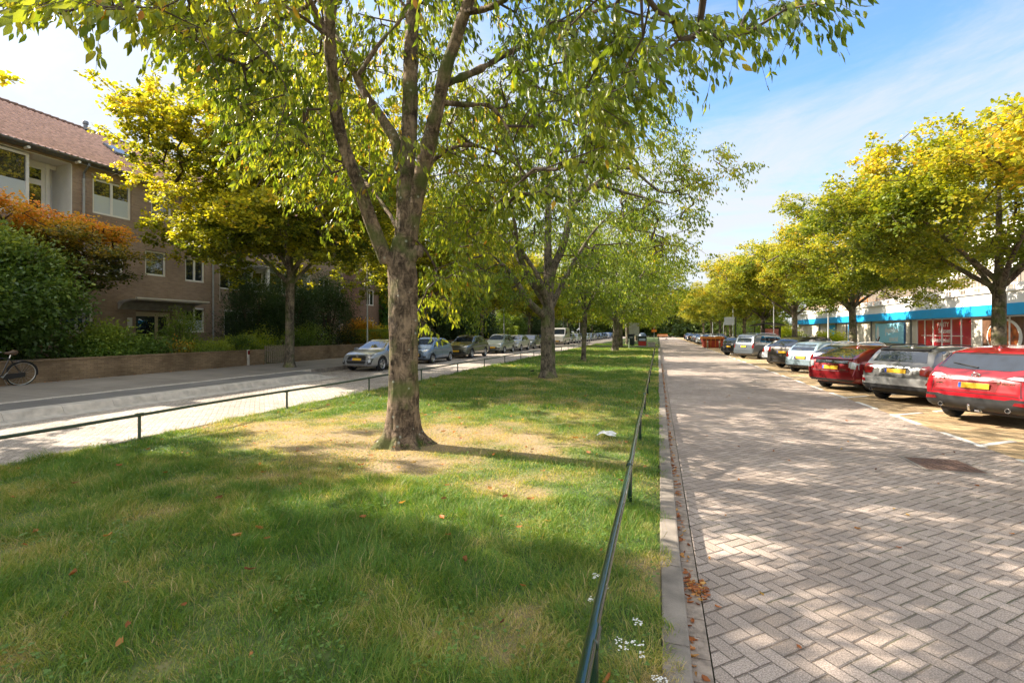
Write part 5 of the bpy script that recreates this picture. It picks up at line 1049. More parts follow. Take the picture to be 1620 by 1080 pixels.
    MB().prism([(0, -.75), (.2, -.5), (.34, 0), (.22, .45), (0, .8), (-.2, .45), (-.3, 0), (-.18, -.5)], 0, .004, Mx3).obj('emblem', M['shopwhite'], s)
    MB().tube([(X - .145, 53.3, 1.25), (X - .145, 53.1, 1.02), (X - .145, 52.9, 1.1), (X - .145, 52.6, 1.45)], .05, 6).obj('emblem_mark', M['redlens'], s)
    for a, c in ((58.6, 60.6), (64.6, 67.4)): MB().box(X - .06, X - .022, a, c, .5, 2.75).obj('blue_panel', M['blue'], r)
    for y in (47.0, 54.6, 58.2, 61, 64.2, 70): MB().box(X - .1, X - .021, y, y + .18, .1, 2.92).obj('pilaster', M['gutter'], r)
    # set back upper storeys
    up = MB().box(X + 6, X + 14, 20, 60, 4.44, 10.5).obj('upper_storeys', M['shopwhite'], r)
    for k in range(9):
        y = 22 + k * 4.2
        for z in (5.2, 7.9): w = MB(); f = MB(); w.box(X + 5.97, X + 5.99, y, y + 2.2, z, z + 1.4); f.box(X + 5.93, X + 5.998, y - .08, y, z - .08, z + 1.48).box(X + 5.93, X + 5.998, y + 2.2, y + 2.28, z - .08, z + 1.48); fo = f.obj('upper_window', M['beige'], up); w.obj('pane', M['glass'], up)
    aw = MB(); aw.add([(X + 6, 27, 7.6), (X + 6, 33, 7.6), (X + 4.2, 33, 6.9), (X + 4.2, 27, 6.9), (X + 6, 27, 7.5), (X + 6, 33, 7.5), (X + 4.2, 33, 6.75), (X + 4.2, 27, 6.75)], [(0, 1, 2, 3), (7, 6, 5, 4), (3, 2, 6, 7), (0, 3, 7, 4), (1, 5, 6, 2)]); aw.obj('red_awning', M['redawning'], r)
    MB().box(X + 2, X + 12, 62, 84, .1, 7.0).obj('brown_wing', M['brick'], r)
    gr = MB(); gr.add([(X + 1.6, 61.6, 7.0), (X + 7, 61.6, 10.2), (X + 12.4, 61.6, 7.0), (X + 1.6, 84.4, 7.0), (X + 7, 84.4, 10.2), (X + 12.4, 84.4, 7.0)], [(0, 1, 2), (5, 4, 3), (0, 3, 4, 1), (1, 4, 5, 2)]); gr.obj('brown_roof', M['ridge'], r)
shop()
for i, (x, y, z, a, c, e, mat, lb, bi) in enumerate([(13.5, 60, 1.3, 1.0, 3.0, 1.0, 'limebush', 'yellow green bushes behind the bus shelter', .1), (14, 67, 2.0, 1.6, 3.2, 1.8, 'hedge', 'tall green bush behind the red skip', .2), (15, 74, 1.6, 1.4, 2.4, 1.4, 'hedge', 'green bush at the far end of the shop', .1), (16.5, 55, .9, .9, 1.6, .7, 'limebush', 'low yellow green bush before the shop wall', .1), (15, 90, 2.4, 3, 8, 2.4, 'hedge', 'far bushes behind the right hand parked cars', .15)]):
    bush('street_shrub', (x, y, z), (a, c, e), 9000, .13, .08, M[mat], lb, 'shrub', 'bushes on the right pavement', 120 + i, bi)
for i, (x, y, a, c, e, lb) in enumerate([(-42, 150, 14, 3, 4.2, 'low wood closing the view behind the left houses'), (-12, 172, 14, 3, 4.5, 'low wood across the far end of the lawn'), (20, 165, 14, 3, 4.2, 'low wood behind the far end of the right hand row'), (6, 210, 20, 3, 6, 'wood straight beyond the end of the road')]):
    bush('far_thicket', (x, y, 2.2), (a, c, e), 16000, .6, .5, M['far_leaf'], lb, 'thicket', 'thickets at the end of the street', 150 + i, 0)
# flowering growth on the shop roof edge
bush('roof_plants', (20.4, 58.5, 4.7), (.6, 2.6, .45), 3000, .13, .08, M['jmaple'], 'rusty trailing plants on the edge of the shop roof', 'plant', None, 140, .3)
# ---------------------------------------------------------------- cars
def prof(pts, x, win=.04):
    xs = np.array([p[0] for p in pts], float); zs = np.array([p[1] for p in pts], float); o = np.linspace(-win, win, 7)
    return np.mean([np.interp(x + k, xs, zs) for k in o], 0)
def body_mesh(S):
    L, Wd, H = S['L'], S['W'], S['H']; hw = Wd / 2
    xs = np.unique(np.round(np.concatenate([[0, .012, .03, .055, .09, .13, .18, .24, .31, .4], np.linspace(.5, L - .5, 44), L - np.array([.4, .31, .24, .18, .13, .09, .055, .03, .012, 0])]), 4))
    top = prof(S['top'], xs); belt = prof(S['belt'], xs); bot = prof(S['bot'], xs, .02)
    re, fe = S.get('rear_round', .90), S.get('front_round', .80)
    plan = prof([(0, re), (.04, re + (1 - re) * .42), (.12, re + (1 - re) * .72), (.3, re + (1 - re) * .93), (.7, 1), (L - 1.0, 1), (L - .55, fe + (1 - fe) * .86), (L - .25, fe + (1 - fe) * .55), (L - .08, fe + (1 - fe) * .22), (L, fe - .12)], xs, .02)
    tr = S.get('tumble', .74); V = []
    for x, zt, zb, b, pl in zip(xs, top, belt, bot, plan):
        w = hw * pl; zb = min(zb, zt - .015); b = min(b, zb - .12); h = zt - zb; t = min(1, max(0, (h - .03) / .30)); t = t * t * (3 - 2 * t); wt = w * (tr * t + .90 * (1 - t)); hb = zb - b
        half = [(0, b), (w * .55, b), (w * .86, b + .01), (w * .955, b + .05), (w * .99, b + .13 * hb + .03), (w * 1.0, b + .34 * hb), (w * .992, b + .52 * hb), (w * 1.0, b + .70 * hb), (w * .99, b + .84 * hb), (w * .965, b + .94 * hb), (w * .935, zb),
                (w * .925 * (1 - .22) + wt * .22, zb + .25 * h), (w * .925 * .5 + wt * .5, zb + .52 * h), (w * .925 * .2 + wt * .8, zb + .78 * h), (wt * .985, zb + .88 * h), (wt * .93, zb + .945 * h), (wt * .80, zb + .975 * h), (wt * .5, zb + .993 * h), (0, zt)]
        row = [(x, y, z) for y, z in half] + [(x, -y, z) for y, z in half[-2:0:-1]]; V.append(row)
    m = len(V[0]); n = len(V); verts = [p for r in V for p in r]
    F_ = [(i * m + j, (i + 1) * m + j, (i + 1) * m + (j + 1) % m, i * m + (j + 1) % m) for i in range(n - 1) for j in range(m)]
    F_.append(tuple(range(m))); F_.append(tuple(reversed(range((n - 1) * m, n * m))))
    return verts, F_
def cut_arches(verts, faces, S):
    me = bpy.data.meshes.new('b'); me.from_pydata(verts, [], faces); me.update(); o = bpy.data.objects.new('b', me); COL.objects.link(o)
    bm = bmesh.new(); bm.from_mesh(me); bmesh.ops.recalc_face_normals(bm, faces=bm.faces); bm.to_mesh(me); bm.free()
    cs = []
    for ax in (S['ro'], S['ro'] + S['wb']):
        for sy in (1, -1):
            rr = S['wr'] + .05; b = MB(); Mx = Matrix.Translation((ax, sy * (S['W'] / 2 - .27 + .3), S['wr'])) @ Matrix.Rotation(math.pi / 2, 4, 'X')
            b.lathe([(0, -.3), (rr, -.3), (rr, .3), (0, .3)], 36, Mx); c = b.obj('c', None); bb = bmesh.new(); bb.from_mesh(c.data); bmesh.ops.remove_doubles(bb, verts=bb.verts, dist=1e-5); bmesh.ops.recalc_face_normals(bb, faces=bb.faces); bb.to_mesh(c.data); bb.free(); cs.append(c)
            md = o.modifiers.new('x', 'BOOLEAN'); md.operation = 'DIFFERENCE'; md.object = c; md.solver = 'EXACT'
    dg = bpy.context.evaluated_depsgraph_get(); out = bpy.data.meshes.new_from_object(o.evaluated_get(dg))
    for c in cs: bpy.data.objects.remove(c)
    bpy.data.objects.remove(o); return out
def patch(bvh, outline, axis, name, mat, parent, off=.005, thick=.012, cell=.07, mirror=False, far=6.0):
    'a panel laid on the body: outline in (y,z) for front/rear, (x,z) for sides; pressed onto the surface with its own thickness'
    outs = []
    for sgn in ((1, -1) if mirror else (1,)):
        pts = [(a * (sgn if axis in ('rear', 'front') else 1), c) for a, c in outline]
        bm = bmesh.new(); vs = [bm.verts.new((a, c, 0)) for a, c in pts]; f = bm.faces.new(vs)
        a0, a1 = min(p[0] for p in pts), max(p[0] for p in pts); c0, c1 = min(p[1] for p in pts), max(p[1] for p in pts)
        for lo, hi, no in ((a0, a1, (1, 0, 0)), (c0, c1, (0, 1, 0))):
            k = int((hi - lo) / cell)
            for i in range(1, k + 1):
                v = lo + (hi - lo) * i / (k + 1); bmesh.ops.bisect_plane(bm, geom=bm.verts[:] + bm.edges[:] + bm.faces[:], plane_co=(v, 0, 0) if no[0] else (0, v, 0), plane_no=no)
        side = -sgn if axis == 'side' else 0
        bm.verts.index_update(); P = []
        for v in bm.verts:
            a, c = v.co.x, v.co.y
            if axis == 'rear': o_, d = Vector((-far, a, c)), Vector((1, 0, 0))
            elif axis == 'front': o_, d = Vector((far * 2, a, c)), Vector((-1, 0, 0))
            elif axis == 'roof': o_, d = Vector((a, c, far)), Vector((0, 0, -1))
            else: o_, d = Vector((a, sgn * far, c)), Vector((0, -sgn, 0))
            h = bvh.ray_cast(o_, d)
            if h[0] is None:
                q = bvh.find_nearest(Vector((0 if axis == 'rear' else far, a, c)) if axis in ('rear', 'front') else Vector((a, sgn, c))); h = (q[0], q[1])
            nn = h[1] if h[1].dot(d) < 0 else -h[1]; P.append((h[0], nn))
        faces = [[v.index for v in f.verts] for f in bm.faces]; bnd = [(e.verts[0].index, e.verts[1].index) for e in bm.edges if len(e.link_faces) == 1]; bm.free()
        n = len(P); V = [p + nn * off for p, nn in P] + [p - nn * thick for p, nn in P]
        me = bpy.data.meshes.new(name); me.from_pydata([tuple(v) for v in V], [], faces + [(a, c, c + n, a + n) for a, c in bnd])
        b2 = bmesh.new(); b2.from_mesh(me); lay = [fc for fc in b2.faces if all(v.index < n for v in fc.verts)]
        for fc in lay:
            fc.normal_update(); nn = P[fc.verts[0].index][1]
            if fc.normal.dot(nn) < 0: fc.normal_flip()
        b2.to_mesh(me); b2.free(); me.update(); outs.append(link(name, me, mat, parent, True, 35))
    return outs
WHEEL = {}
def wheel(root, x, sy, S, rimmat, spokes=5):
    R_, hw = S['wr'], S['W'] / 2; w = .205
    key = (round(R_, 3), rimmat.name, spokes)
    if key not in WHEEL:
        t = MB(); pr = [(R_ * .66, -w / 2 + .01), (R_ * .80, -w / 2), (R_ * .93, -w / 2 + .008), (R_ * .985, -w / 2 + .03), (R_, -w / 2 + .06), (R_, w / 2 - .06), (R_ * .985, w / 2 - .03), (R_ * .93, w / 2 - .008), (R_ * .80, w / 2), (R_ * .66, w / 2 - .01)]
        t.lathe(pr, 40); tm = bpy.data.meshes.new('tyre'); tm.from_pydata([tuple(v) for v in t.v], [], t.f); tm.materials.append(M['rubber']); tm.shade_smooth()
        q = MB(); q.lathe([(R_ * .67, -w / 2 + .02), (R_ * .67, w / 2 - .012), (R_ * .64, w / 2 - .004), (R_ * .60, w / 2 - .02), (R_ * .58, w / 2 - .07), (R_ * .58, -w / 2 + .02)], 40)
        q.lathe([(0, w / 2 - .045), (R_ * .14, w / 2 - .045), (R_ * .17, w / 2 - .06), (R_ * .17, w / 2 - .12)], 20)
        for k in range(spokes):
            for dd in ((-.09, .09) if spokes == 5 else (0,)):
                a = 2 * math.pi * k / spokes + dd; A = Matrix.Rotation(a, 4, 'Z'); q.add([A @ Vector(v) for v in [(R_ * .12, -.022, w / 2 - .05), (R_ * .12, .022, w / 2 - .05), (R_ * .61, .018, w / 2 - .022), (R_ * .61, -.018, w / 2 - .022), (R_ * .12, -.026, w / 2 - .085), (R_ * .12, .026, w / 2 - .085), (R_ * .61, .022, w / 2 - .06), (R_ * .61, -.022, w / 2 - .06)]], [(0, 1, 2, 3), (0, 3, 7, 4), (1, 5, 6, 2), (2, 6, 7, 3)])
        rm = bpy.data.meshes.new('rim'); rm.from_pydata([tuple(v) for v in q.v], [], q.f); rm.materials.append(rimmat); rm.shade_smooth(); rm.set_sharp_from_angle(angle=R(35))
        d = MB(); d.lathe([(0, .0), (R_ * .57, .0), (R_ * .57, -.02)], 24); dm = bpy.data.meshes.new('brake_disc'); dm.from_pydata([tuple(v) for v in d.v], [], d.f); dm.materials.append(M['black'])
        WHEEL[key] = (tm, rm, dm)
    tm, rm, dm = WHEEL[key]
    wh = bpy.data.objects.new('wheel', tm); COL.objects.link(wh); wh.parent = root; wh.location = (x, sy * (hw - w / 2 - .015), R_); wh.rotation_euler = (R(-90) * sy, 0, 0)
    for nm, me in (('rim', rm), ('brake_disc', dm)): c = bpy.data.objects.new(nm, me); COL.objects.link(c); c.parent = wh
def inset(pts, lo=0): return pts
def car(S, name, loc, head, lab, cat, grp, paintmat, anchor='axle'):
    'head: heading clockwise from +Y; loc: ground point under the rear axle centre'
    L, Wd, H = S['L'], S['W'], S['H']; hw = Wd / 2; ax = S['ro']
    r = empty(name, loc, math.pi / 2 - head, lab, cat, grp)
    v, f = body_mesh(S); me = cut_arches(v, f, S)
    me.transform(Matrix.Translation((-ax, 0, 0)))
    bd = link('body', me, None, r, True, 32); me.materials.clear(); me.materials.append(paintmat)
    bm = bmesh.new(); bm.from_mesh(me); bvh = BVHTree.FromBMesh(bm); bm.free()
    full = bpy.data.meshes.new('t'); full.from_pydata(v, [], f); full.transform(Matrix.Translation((-ax, 0, 0))); fb = bmesh.new(); fb.from_mesh(full); fbvh = BVHTree.FromBMesh(fb); fb.free(); bpy.data.meshes.remove(full)
    sh = lambda pts: [(a - ax, c) for a, c in pts]
    # side windows
    for k, o in enumerate(S['side_glass']): patch(fbvh, sh(o), 'side', 'side_window', M['carglass'], r, .004, mirror=True, cell=.09)
    patch(fbvh, S['rear_glass'], 'rear', 'rear_window', M['carglass'], r, .005, cell=.08)
    if 'screen' in S: patch(fbvh, S['screen'], 'front', 'windscreen', M['carglass'], r, .005, cell=.10)
    for spec in S.get('rear', []): patch(fbvh, spec[1], 'rear', spec[0], M[spec[2]], r, spec[3] if len(spec) > 3 else .008, mirror=(len(spec) > 4 and spec[4]), cell=.06)
    for spec in S.get('front', []): patch(fbvh, spec[1], 'front', spec[0], M[spec[2]], r, spec[3] if len(spec) > 3 else .008, mirror=(len(spec) > 4 and spec[4]), cell=.06)
    for spec in S.get('side', []): patch(bvh, sh(spec[1]), 'side', spec[0], M[spec[2]], r, spec[3] if len(spec) > 3 else .004, mirror=True, cell=.09)
    # door gaps
    for xg in S.get('gaps', []):
        zt = S['gapz'][1]; patch(bvh, sh([(xg, S['gapz'][0]), (xg + .012, S['gapz'][0]), (xg + .012, zt), (xg, zt)]), 'side', 'door_gap', M['black'], r, .0012, .004, mirror=True, cell=.12)
    for xg in S.get('handles', []):
        for sy in (1, -1):
            h = bvh.ray_cast(Vector((xg - ax, sy * 5, S['hz'])), Vector((0, -sy, 0)))[0]
            if h: MB().bbox(h.x - .10, h.x + .10, h.y - .012, h.y + .03 * 1, h.z - .014, h.z + .014, .006).obj('door_handle', paintmat, r) if sy > 0 else MB().bbox(h.x - .10, h.x + .10, h.y - .03, h.y + .012, h.z - .014, h.z + .014, .006).obj('door_handle', paintmat, r)
    xm, zm = S['mirror']
    for sy in (1, -1):
        b = MB().bbox(-.09, .07, -.11, .11, -.065, .075, .03); o = b.obj('wing_mirror', M['black'] if S.get('blackmirror') else paintmat, r, True); o.location = (xm - ax, sy * (hw + .09), zm)
        MB().box(-.094, -.088, -.09, .09, -.045, .055).obj('mirror_glass', M['carglass'], o)
    for x in (0, S['wb']):
        for sy in (1, -1): wheel(r, x, sy, S, M[S.get('rimmat', 'rim')], S.get('spokes', 5))
    # underside
    MB().box(-ax + .35, L - ax - .4, -hw * .8, hw * .8, S['wr'] * .62, S['wr'] * .9).obj('underbody', M['black'], r)
    MB().tube([(0, -hw * .75, S['wr']), (0, hw * .75, S['wr'])], .05, 8).obj('axle', M['black'], r)
    # number plates
    for side, z, yc in (('rear', S['plate_z'], 0), ('front', S.get('fplate_z', .45), 0)):
        d = Vector((1, 0, 0)) if side == 'rear' else Vector((-1, 0, 0)); h = fbvh.ray_cast(Vector((-8 if side == 'rear' else 9, yc, z)), d)
        if h[0] is None: continue
        nn = h[1] if h[1].dot(d) < 0 else -h[1]; nn = Vector((nn.x, 0, nn.z * .6)).normalized(); Rm = nn.to_track_quat('Z', 'Y').to_matrix().to_4x4(); Mx = Matrix.Translation(h[0] + nn * .022) @ Matrix(((Rm[0][2], 0, 0, 0), (0, 1, 0, 0), (0, 0, 1, 0), (0, 0, 0, 1)))
        ang = math.atan2(nn.z, abs(nn.x)); sgn = -1 if side == 'rear' else 1
        p = MB().bbox(-.006, .006, -.26, .26, -.056, .056, .004).obj('number_plate', M['plate'], r); p.location = h[0] + nn * .026; p.rotation_euler = (0, -ang * sgn, 0)
        MB().box(sgn * .0065 - .001, sgn * .0065 + .001, (.205 if side == 'rear' else -.255), (.255 if side == 'rear' else -.205), -.052, .052).obj('plate_band', M['plate_blue'], p)
    if S.get('rails'):
        for sy in (1, -1):
            x0, x1, yy = S['rails']; pts = []
            for k in range(9):
                x = x0 + (x1 - x0) * k / 8; h = fbvh.ray_cast(Vector((x - ax, sy * yy, 5)), Vector((0, 0, -1)))[0]; pts.append(h + Vector((0, 0, .045 if 0 < k < 8 else .0)))
            MB().tube(pts, .016, 8).obj('roof_rail', M['black'] if S.get('rails_black', 1) else M['chrome'], r, True)
    if S.get('antenna'):
        xa = S['antenna']; h = fbvh.ray_cast(Vector((xa - ax, 0, 5)), Vector((0, 0, -1)))[0]
        b = MB(); b.add([h + Vector(q) for q in [(-.07, -.02, -.01), (-.07, .02, -.01), (.09, .012, -.01), (.09, -.012, -.01), (-.055, 0, .065), (-.03, 0, .06)]], [(0, 1, 4), (1, 2, 5, 4), (2, 3, 5), (3, 0, 4, 5)]); b.obj('antenna', paintmat, r)
    return r, fbvh
def recolour(src, loc, head, lab, paintmat, grp=None):
    c = copy_tree(src); c.location = loc; c.rotation_euler = (0, 0, math.pi / 2 - head); c['label'] = lab
    if grp: c['group'] = grp
    for ch in bpy.data.objects:
        if ch.parent == c and ch.name.split('.')[0] in ('body', 'door_handle', 'wing_mirror', 'antenna') and ch.material_slots:
            ch.material_slots[0].link = 'OBJECT'; ch.material_slots[0].material = paintmat
    return c
P = {k: paint(k + '_car_paint', v, m) for k, v, m in [('red', (.36, .006, .016), .15), ('crimson', (.20, .008, .012), .4), ('mid_grey', (.13, .128, .124), .25), ('black', (.018, .018, .02), .3), ('dark_brown', (.055, .048, .042), .5), ('pale_blue', (.32, .42, .48), .5), ('white', (.72, .73, .74), .1), ('slate', (.12, .14, .16), .5), ('silver', (.34, .35, .37), .5),
     ('steel_blue', (.17, .24, .36), .5), ('olive_grey', (.11, .115, .10), .55), ('sage', (.25, .29, .27), .55), ('beige_white', (.48, .47, .43), .3), ('dark_blue', (.02, .035, .09), .4), ('mid_blue', (.06, .14, .30), .4)]}
def hatch_spec(L, Wd, H, wr, ro, wb, rake=.45, hood=.95, belt=.95, bonnet=None, sub=None):
    'a family of upright hatchbacks; the differences are in the arguments'
    fo = L - ro - wb; bn = bonnet or (fo + .35)
    xw = L - bn; xr = .32 + rake
    S = dict(L=L, W=Wd, H=H, wr=wr, ro=ro, wb=wb,
        top=[(0, .55), (.03, .78), (.06, belt - .08), (.10, belt + .04), (.17, belt + .12), (xr * .62, belt + (H - belt) * .62), (xr, H - .10), (xr + .12, H - .045), (xr + .7, H - .005), (xr + 1.2, H), (xw - .95, H - .03), (xw - .62, H - .10), (xw, hood + .09), (xw + .12, hood + .04), (L - .55, hood - .06), (L - .22, hood - .16), (L - .08, .62), (L, .50)],
        belt=[(0, .5), (.12, belt + .02), (.5, belt + .05), (xw - 1.2, belt), (xw, belt - .04), (L - .5, hood - .13), (L - .15, hood - .26), (L, .46)],
        bot=[(0, .36), (.10, .28), (.5, .22), (L - .5, .2), (L - .1, .24), (L, .34)])
    gx0 = xr - .02; b = belt + .045; t = H - .13
    S['side_glass'] = [[(xw - .58, t - .01), (xw - .10, b - .04), (xw - 1.02, b), (xw - 1.02, t + .02)], [(xw - 1.08, t + .02), (xw - 1.08, b), (xw - 1.98, b + .01), (xw - 1.98, t - .0)], [(xw - 2.04, t), (xw - 2.04, b + .02), (max(xw - 2.5, .42), b + .07), (max(xw - 2.32, .62), t - .05)]]
    if xw - 2.04 < .7: S['side_glass'] = S['side_glass'][:1] + [[(xw - 1.08, t + .02), (xw - 1.08, b), (max(.42, xw - 1.9), b + .05), (max(.62, xw - 1.75), t - .04)]]
    zb, zt = belt + .11, H - .14; S['rear_glass'] = [(-Wd * .36, zb), (Wd * .36, zb), (Wd * .31, zt), (-Wd * .31, zt)]
    S['screen'] = [(-Wd * .39, hood + .11), (Wd * .39, hood + .11), (Wd * .31, H - .105), (-Wd * .31, H - .105)]
    S['rear'] = [('tail_light', [(Wd * .37, belt - .19), (Wd * .485, belt - .22), (Wd * .47, belt + .07), (Wd * .39, belt + .05)], 'redlens', .012, True), ('lower_bumper', [(-Wd * .40, .27), (Wd * .40, .27), (Wd * .44, .40), (-Wd * .44, .40)], 'black', .01), ('hatch_seam', [(-Wd * .37, .565), (Wd * .37, .565), (Wd * .37, .578), (-Wd * .37, .578)], 'black', .002), ('plate_recess', [(-.33, belt - .30), (.33, belt - .30), (.30, belt - .13), (-.30, belt - .13)], 'black', .003), ('wiper', [(-.02, belt + .12), (.30, belt + .165), (.30, belt + .18), (-.02, belt + .145)], 'black', .02)]
    S['front'] = [('headlight', [(Wd * .24, hood - .27), (Wd * .40, hood - .24), (Wd * .45, hood - .12), (Wd * .30, hood - .20)], 'clearlens', .012, True), ('grille', [(-Wd * .20, .36), (Wd * .20, .36), (Wd * .24, .47), (Wd * .21, .60), (-Wd * .21, .60), (-Wd * .24, .47)], 'black', .006), ('fog_light_recess', [(Wd * .29, .34), (Wd * .40, .35), (Wd * .385, .46), (Wd * .31, .44)], 'black', .006, True), ('bonnet_grille', [(-Wd * .18, hood - .27), (Wd * .18, hood - .27), (Wd * .20, hood - .23), (-Wd * .20, hood - .23)], 'black', .006)]
    S['side'] = [('sill_trim', [(ro + wr + .08, .24), (ro + wb - wr - .08, .22), (ro + wb - wr - .08, .29), (ro + wr + .08, .31)], 'black', .004)]
    S['gaps'] = [xw - 1.05, xw - .12, ro + wr * .35 + .12]; S['gapz'] = (.34, belt - .01); S['handles'] = [xw - .85]; S['hz'] = belt - .12
    S['mirror'] = (xw - .25, belt + .05); S['plate_z'] = belt - .215; S['fplate_z'] = .50
    if sub: S.update(sub)
    return S
def front_away(Y0, s): 'ground point on the centre line of a bay'; return (5.33 + s * math.sin(HEAD), Y0 + s * math.cos(HEAD), .002)
GR = 'cars parked at an angle along the right hand road'
# ---- bright red crossover, nearest on the right
S = dict(L=4.55, W=1.86, H=1.66, wr=.365, ro=.95, wb=2.70, tumble=.73, rear_round=.86, rimmat='rim_dark', spokes=10,
    top=[(0, .62), (.02, .80), (.05, .93), (.09, 1.03), (.16, 1.10), (.24, 1.17), (.48, 1.43), (.55, 1.51), (.66, 1.545), (1.1, 1.62), (1.9, 1.66), (2.5, 1.62), (2.95, 1.46), (3.35, 1.20), (3.5, 1.12), (4.1, 1.02), (4.38, .90), (4.5, .76), (4.55, .62)],
    belt=[(0, .55), (.1, .96), (.3, 1.10), (.7, 1.12), (2.0, 1.06), (3.35, 1.0), (4.2, .86), (4.55, .58)], bot=[(0, .44), (.06, .36), (.2, .30), (.6, .25), (3.9, .22), (4.4, .28), (4.55, .42)],
    side_glass=[[(2.82, 1.44), (3.24, 1.13), (2.30, 1.14), (2.30, 1.53)], [(2.24, 1.53), (2.24, 1.14), (1.36, 1.17), (1.36, 1.50)], [(1.30, 1.49), (1.30, 1.18), (.78, 1.25), (.98, 1.42)]],
    rear_glass=[(-.69, 1.19), (-.50, 1.155), (.50, 1.155), (.69, 1.19), (.60, 1.47), (-.60, 1.47)], screen=[(-.70, 1.18), (.70, 1.18), (.56, 1.54), (-.56, 1.54)],
    rear=[('tail_light', [(.42, 1.005), (.62, .975), (.86, .96), (.89, 1.02), (.87, 1.10), (.66, 1.085)], 'redlens', .014, True), ('tail_light_lens', [(.50, 1.01), (.62, .99), (.76, .985), (.74, 1.045), (.60, 1.05)], 'clearlens', .019, True),
          ('bumper', [(-.80, .33), (.80, .33), (.90, .46), (.91, .60), (.62, .62), (.5, .585), (-.5, .585), (-.62, .62), (-.91, .60), (-.90, .46)], 'black', .016), ('bumper_seam', [(-.76, .655), (-.6, .67), (.6, .67), (.76, .655), (.76, .668), (.6, .683), (-.6, .683), (-.76, .668)], 'black', .003), ('hatch_side_seam', [(.735, .66), (.747, .66), (.72, .97), (.708, .97)], 'black', .003, True),
          ('reflector', [(.63, .50), (.84, .49), (.83, .565), (.66, .56)], 'redlens', .024, True), ('plate_recess', [(-.36, .735), (.36, .735), (.40, .90), (.34, .93), (-.34, .93), (-.40, .90)], 'redpaint_dark', .003), ('plate_garnish', [(-.42, .928), (.42, .928), (.40, .962), (-.40, .962)], 'redpaint', .022),
          ('wiper', [(.02, 1.20), (.05, 1.185), (.50, 1.27), (.50, 1.283)], 'black', .022), ('spoiler_shadow', [(-.60, 1.475), (.60, 1.475), (.585, 1.50), (-.585, 1.50)], 'black', .006), ('window_trim', [(.70, 1.19), (.735, 1.17), (.655, 1.47), (.61, 1.47)], 'carglass', .004, True)],
    front=[('headlight', [(.45, .80), (.80, .84), (.84, .92), (.55, .86)], 'clearlens', .01, True), ('grille', [(-.42, .5), (.42, .5), (.46, .84), (-.46, .84)], 'black', .008)],
    side=[('sill_trim', [(1.40, .25), (3.2, .23), (3.2, .36), (1.40, .37)], 'black', .006), ('rear_cladding', [(.10, .42), (.50, .40), (.50, .58), (.07, .60)], 'black', .008)],
    gaps=[2.27, 3.26, 1.28], gapz=(.40, 1.06), handles=[2.5, 1.5], hz=.95, mirror=(3.05, 1.16), plate_z=.83, antenna=1.0)
M['redpaint'] = P['red']; M['redpaint_dark'] = paint('red_shut', (.20, .005, .009), .2)
rc, bv = car(S, 'parked_car', (7.06, 12.9, .002), HEAD, 'bright red crossover with tow bar, nearest car at the right edge', 'car', GR, P['red'])
def red_extras(r, bv):
    Z = lambda y, z: bv.ray_cast(Vector((-6, y, z)), Vector((1, 0, 0)))
    h = Z(0, 1.035); nn = h[1] if h[1].x < 0 else -h[1]; Rm = nn.to_track_quat('Z', 'Y').to_matrix().to_4x4()
    o = h[0] + nn * .014; b = MB(); ring = [(.072 * math.cos(t * math.pi / 16), .056 * math.sin(t * math.pi / 16), 0) for t in range(33)]
    b.tube([(o.x, o.y + a, o.z + c) for a, c, _ in ring], .008, 8, False)
    b.tube([(o.x, o.y + a, o.z + c) for a, c in ((-.066, .026), (-.03, .016), (0, -.014), (.03, .016), (.066, .026))], .0085, 8); b.tube([(o.x, o.y + a, o.z + c) for a, c in ((-.066, .026), (-.045, -.02), (-.02, -.045))], .005, 6); b.tube([(o.x, o.y + a, o.z + c) for a, c in ((.066, .026), (.045, -.02), (.02, -.045))], .005, 6); b.obj('emblem', M['chrome'], r, True)
    for tx, y, z, s, m in (('CX-5', .60, .925, .085, 'chrome'), ('AWD', .60, .845, .055, 'chrome'), ('SKYACTIV', -.50, .905, .06, 'chrome')):
        h = Z(y, z); t = text_obj('badge', tx, s, M[m], r, tuple(h[0] + Vector((-.006, 0, 0))), (R(90), 0, R(-90)), .003)
    for sy in (-1, 1):
        b = MB(); h = Z(sy * .56, .42); x = h[0].x if h[0] is not None else -.9
        b.lathe([(.038, 0), (.045, 0), (.045, .16), (.034, .16), (.034, .01)], 18, Matrix.Translation((x - .045, sy * .56, .385)) @ Matrix.Rotation(R(90), 4, 'Y')); b.obj('exhaust_tip', M['chrome'], r, True)
        MB().lathe([(0, .03), (.034, .03)], 12, Matrix.Translation((x - .045, sy * .56, .385)) @ Matrix.Rotation(R(90), 4, 'Y')).obj('exhaust_bore', M['black'], r)
    b = MB().tube([(-.85, 0, .34), (-1.04, 0, .32), (-1.10, 0, .34), (-1.11, 0, .40)], .018, 8).lathe([(0, -.026), (.02, -.018), (.026, 0), (.02, .018), (0, .026)], 12, Matrix.Translation((-1.11, 0, .43))).box(-.98, -.90, -.16, -.04, .30, .34).tube([(-.95, -.1, .33), (-1.02, -.17, .31)], .02, 6)
    b.obj('tow_bar', M['chrome'], r, True)
red_extras(rc, bv)
